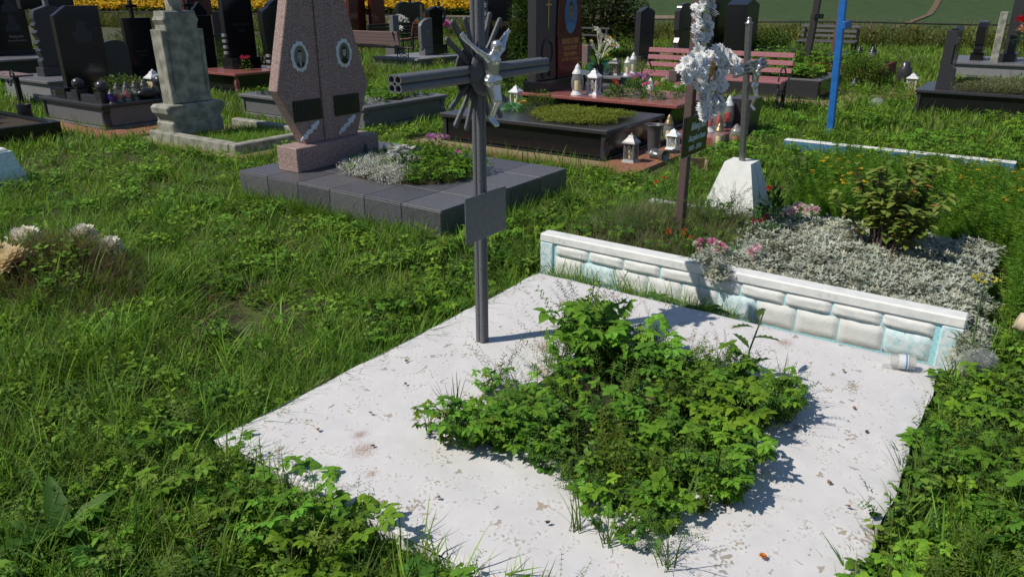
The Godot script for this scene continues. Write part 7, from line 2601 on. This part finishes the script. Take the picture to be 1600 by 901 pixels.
	for i in 110:
		var p := P(R.randf_range(0.95, 2.0), R.randf_range(2.3, 2.8))
		p.y = ground_h(p.x, p.z)
		a.append(spot(p, R.randf_range(0.5, 0.9), shade(0.75, 1.2, 0.14), 0.3))
	spread("tansy", yf, M.blades, a, ym)
	spread("blooming_tansy", bloom, M.blades, bl, ym)

	# cushions on the graves
	var cu := mass("stonecrop_lawn", "bright yellow green stonecrop lawn on the black grave lid", "ground cover")
	var sd := []
	for k in 4:
		sd.append(sedum(120, 0.08, 0.035, Color(0.12, 0.17, 0.02), Color(0.3, 0.33, 0.06)))
	a = []
	for i in 330:
		var u := R.randf_range(3.42, 4.35)
		var v := R.randf_range(-2.5, -1.45)
		if Vector2((u - 3.9) / 0.5, (v + 1.98) / 0.56).length() > 1.0:
			continue
		a.append(spot(P(u, v, 0.33 + 0.04 * exp(-pow((u - 3.9) / 0.4, 2))), R.randf_range(0.8, 1.3), shade(0.8, 1.15, 0.1), 0.3))
	spread("stonecrop", sd, M.leaves, a, cu)
	var c2 := mass("stonecrop_lawn", "grey green stonecrop filling the dark polished grave", "ground cover")
	var sg := []
	for k in 3:
		sg.append(sedum(120, 0.12, 0.07, Color(0.1, 0.13, 0.05), Color(0.24, 0.25, 0.14)))
	a = []
	for i in 420:
		a.append(spot(P(R.randf_range(9.15, 10.3), R.randf_range(1.1, 2.85), 0.33), R.randf_range(0.9, 1.5), shade(0.8, 1.2, 0.12), 0.3))
	spread("stonecrop", sg, M.leaves, a, c2)
	var c3 := mass("alyssum_mat", "green mat with white alyssum on the grey scroll grave", "ground cover")
	var wh := []
	for k in 3:
		wh.append(sedum(120, 0.1, 0.06, Color(0.4, 0.42, 0.38), Color(0.6, 0.6, 0.56)))
	a = []
	f = []
	for i in 520:
		var u := R.randf_range(3.38, 4.8)
		var v := R.randf_range(-7.0, -4.85)
		var p := P(u, v, 0.29)
		(a if u < 3.75 and v > -6.2 and R.randf() < 0.8 else f).append(spot(p, R.randf_range(0.8, 1.3), shade(0.8, 1.15, 0.08), 0.3))
	spread("alyssum", wh, M.dull_leaves, a, c3)
	spread("leaves", low, M.leaves, f, c3)
	# planting on the tiled grave
	var c4 := mass("grave_planting", "grassy planting with white alyssum on the tiled grave", "plants")
	a = []
	f = []
	t = []
	for i in 620:
		var g := R.randf() * TAU
		var q := sqrt(R.randf())
		var u := 1.18 + cos(g) * 0.5 * q
		var v := -2.02 + sin(g) * 0.62 * q
		var p := P(u, v, 0.22 + 0.06 * sqrt(maxf(0.0, 1.0 - q * q)))
		if v < -1.98 - (u - 1.2) * 0.5 and u < 1.25 and R.randf() < 0.85:
			f.append(spot(p, R.randf_range(0.6, 1.0), shade(0.85, 1.15, 0.05), 0.3))
		elif R.randf() < 0.5:
			a.append(spot(p, R.randf_range(0.5, 0.9), shade(0.8, 1.2, 0.14), 0.4))
		else:
			t.append(spot(p, R.randf_range(0.7, 1.1), shade(0.8, 1.2, 0.14), 0.4))
	var tufts := [tuft(24, 0.04, 0.08, 0.2, 0.004, 1.0, Color(0.05, 0.11, 0.02), Color(0.13, 0.21, 0.04), 0.12, 5)]
	spread("grass", tufts, M.blades, a, c4)
	spread("alyssum", wh, M.dull_leaves, f, c4)
	spread("leaves", low, M.leaves, t, c4)
	# green on the brown black grave box, lavender at the edge
	var c5 := mass("box_planting", "leafy green plants on the brown black grave box", "plants")
	a = []
	for i in 90:
		a.append(spot(P(R.randf_range(9.45, 10.5), R.randf_range(-2.6, -0.95), 0.3), R.randf_range(0.8, 1.5), shade(0.8, 1.2, 0.14), 0.3))
	spread("leaves", eld, M.leaves, a, c5)
	var c6 := mass("bed_planting", "leaves and marigolds growing in the rusty beds", "plants")
	a = []
	for i in 90:
		a.append(spot(P(R.randf_range(13.4, 14.9), R.randf_range(-3.3, -0.7), 0.2), R.randf_range(0.8, 1.6), shade(0.8, 1.2, 0.14), 0.3))
	spread("leaves", eld, M.leaves, a, c6)
	bush("lavender_bush", "soft grey green lavender bush in the low black kerb bed", P(0.3, -8.8, 0.1), Vector3(0.4, 0.42, 0.4), 1500, 0.09, 0.008, Color(0.06, 0.1, 0.04), Color(0.14, 0.18, 0.08), 6)
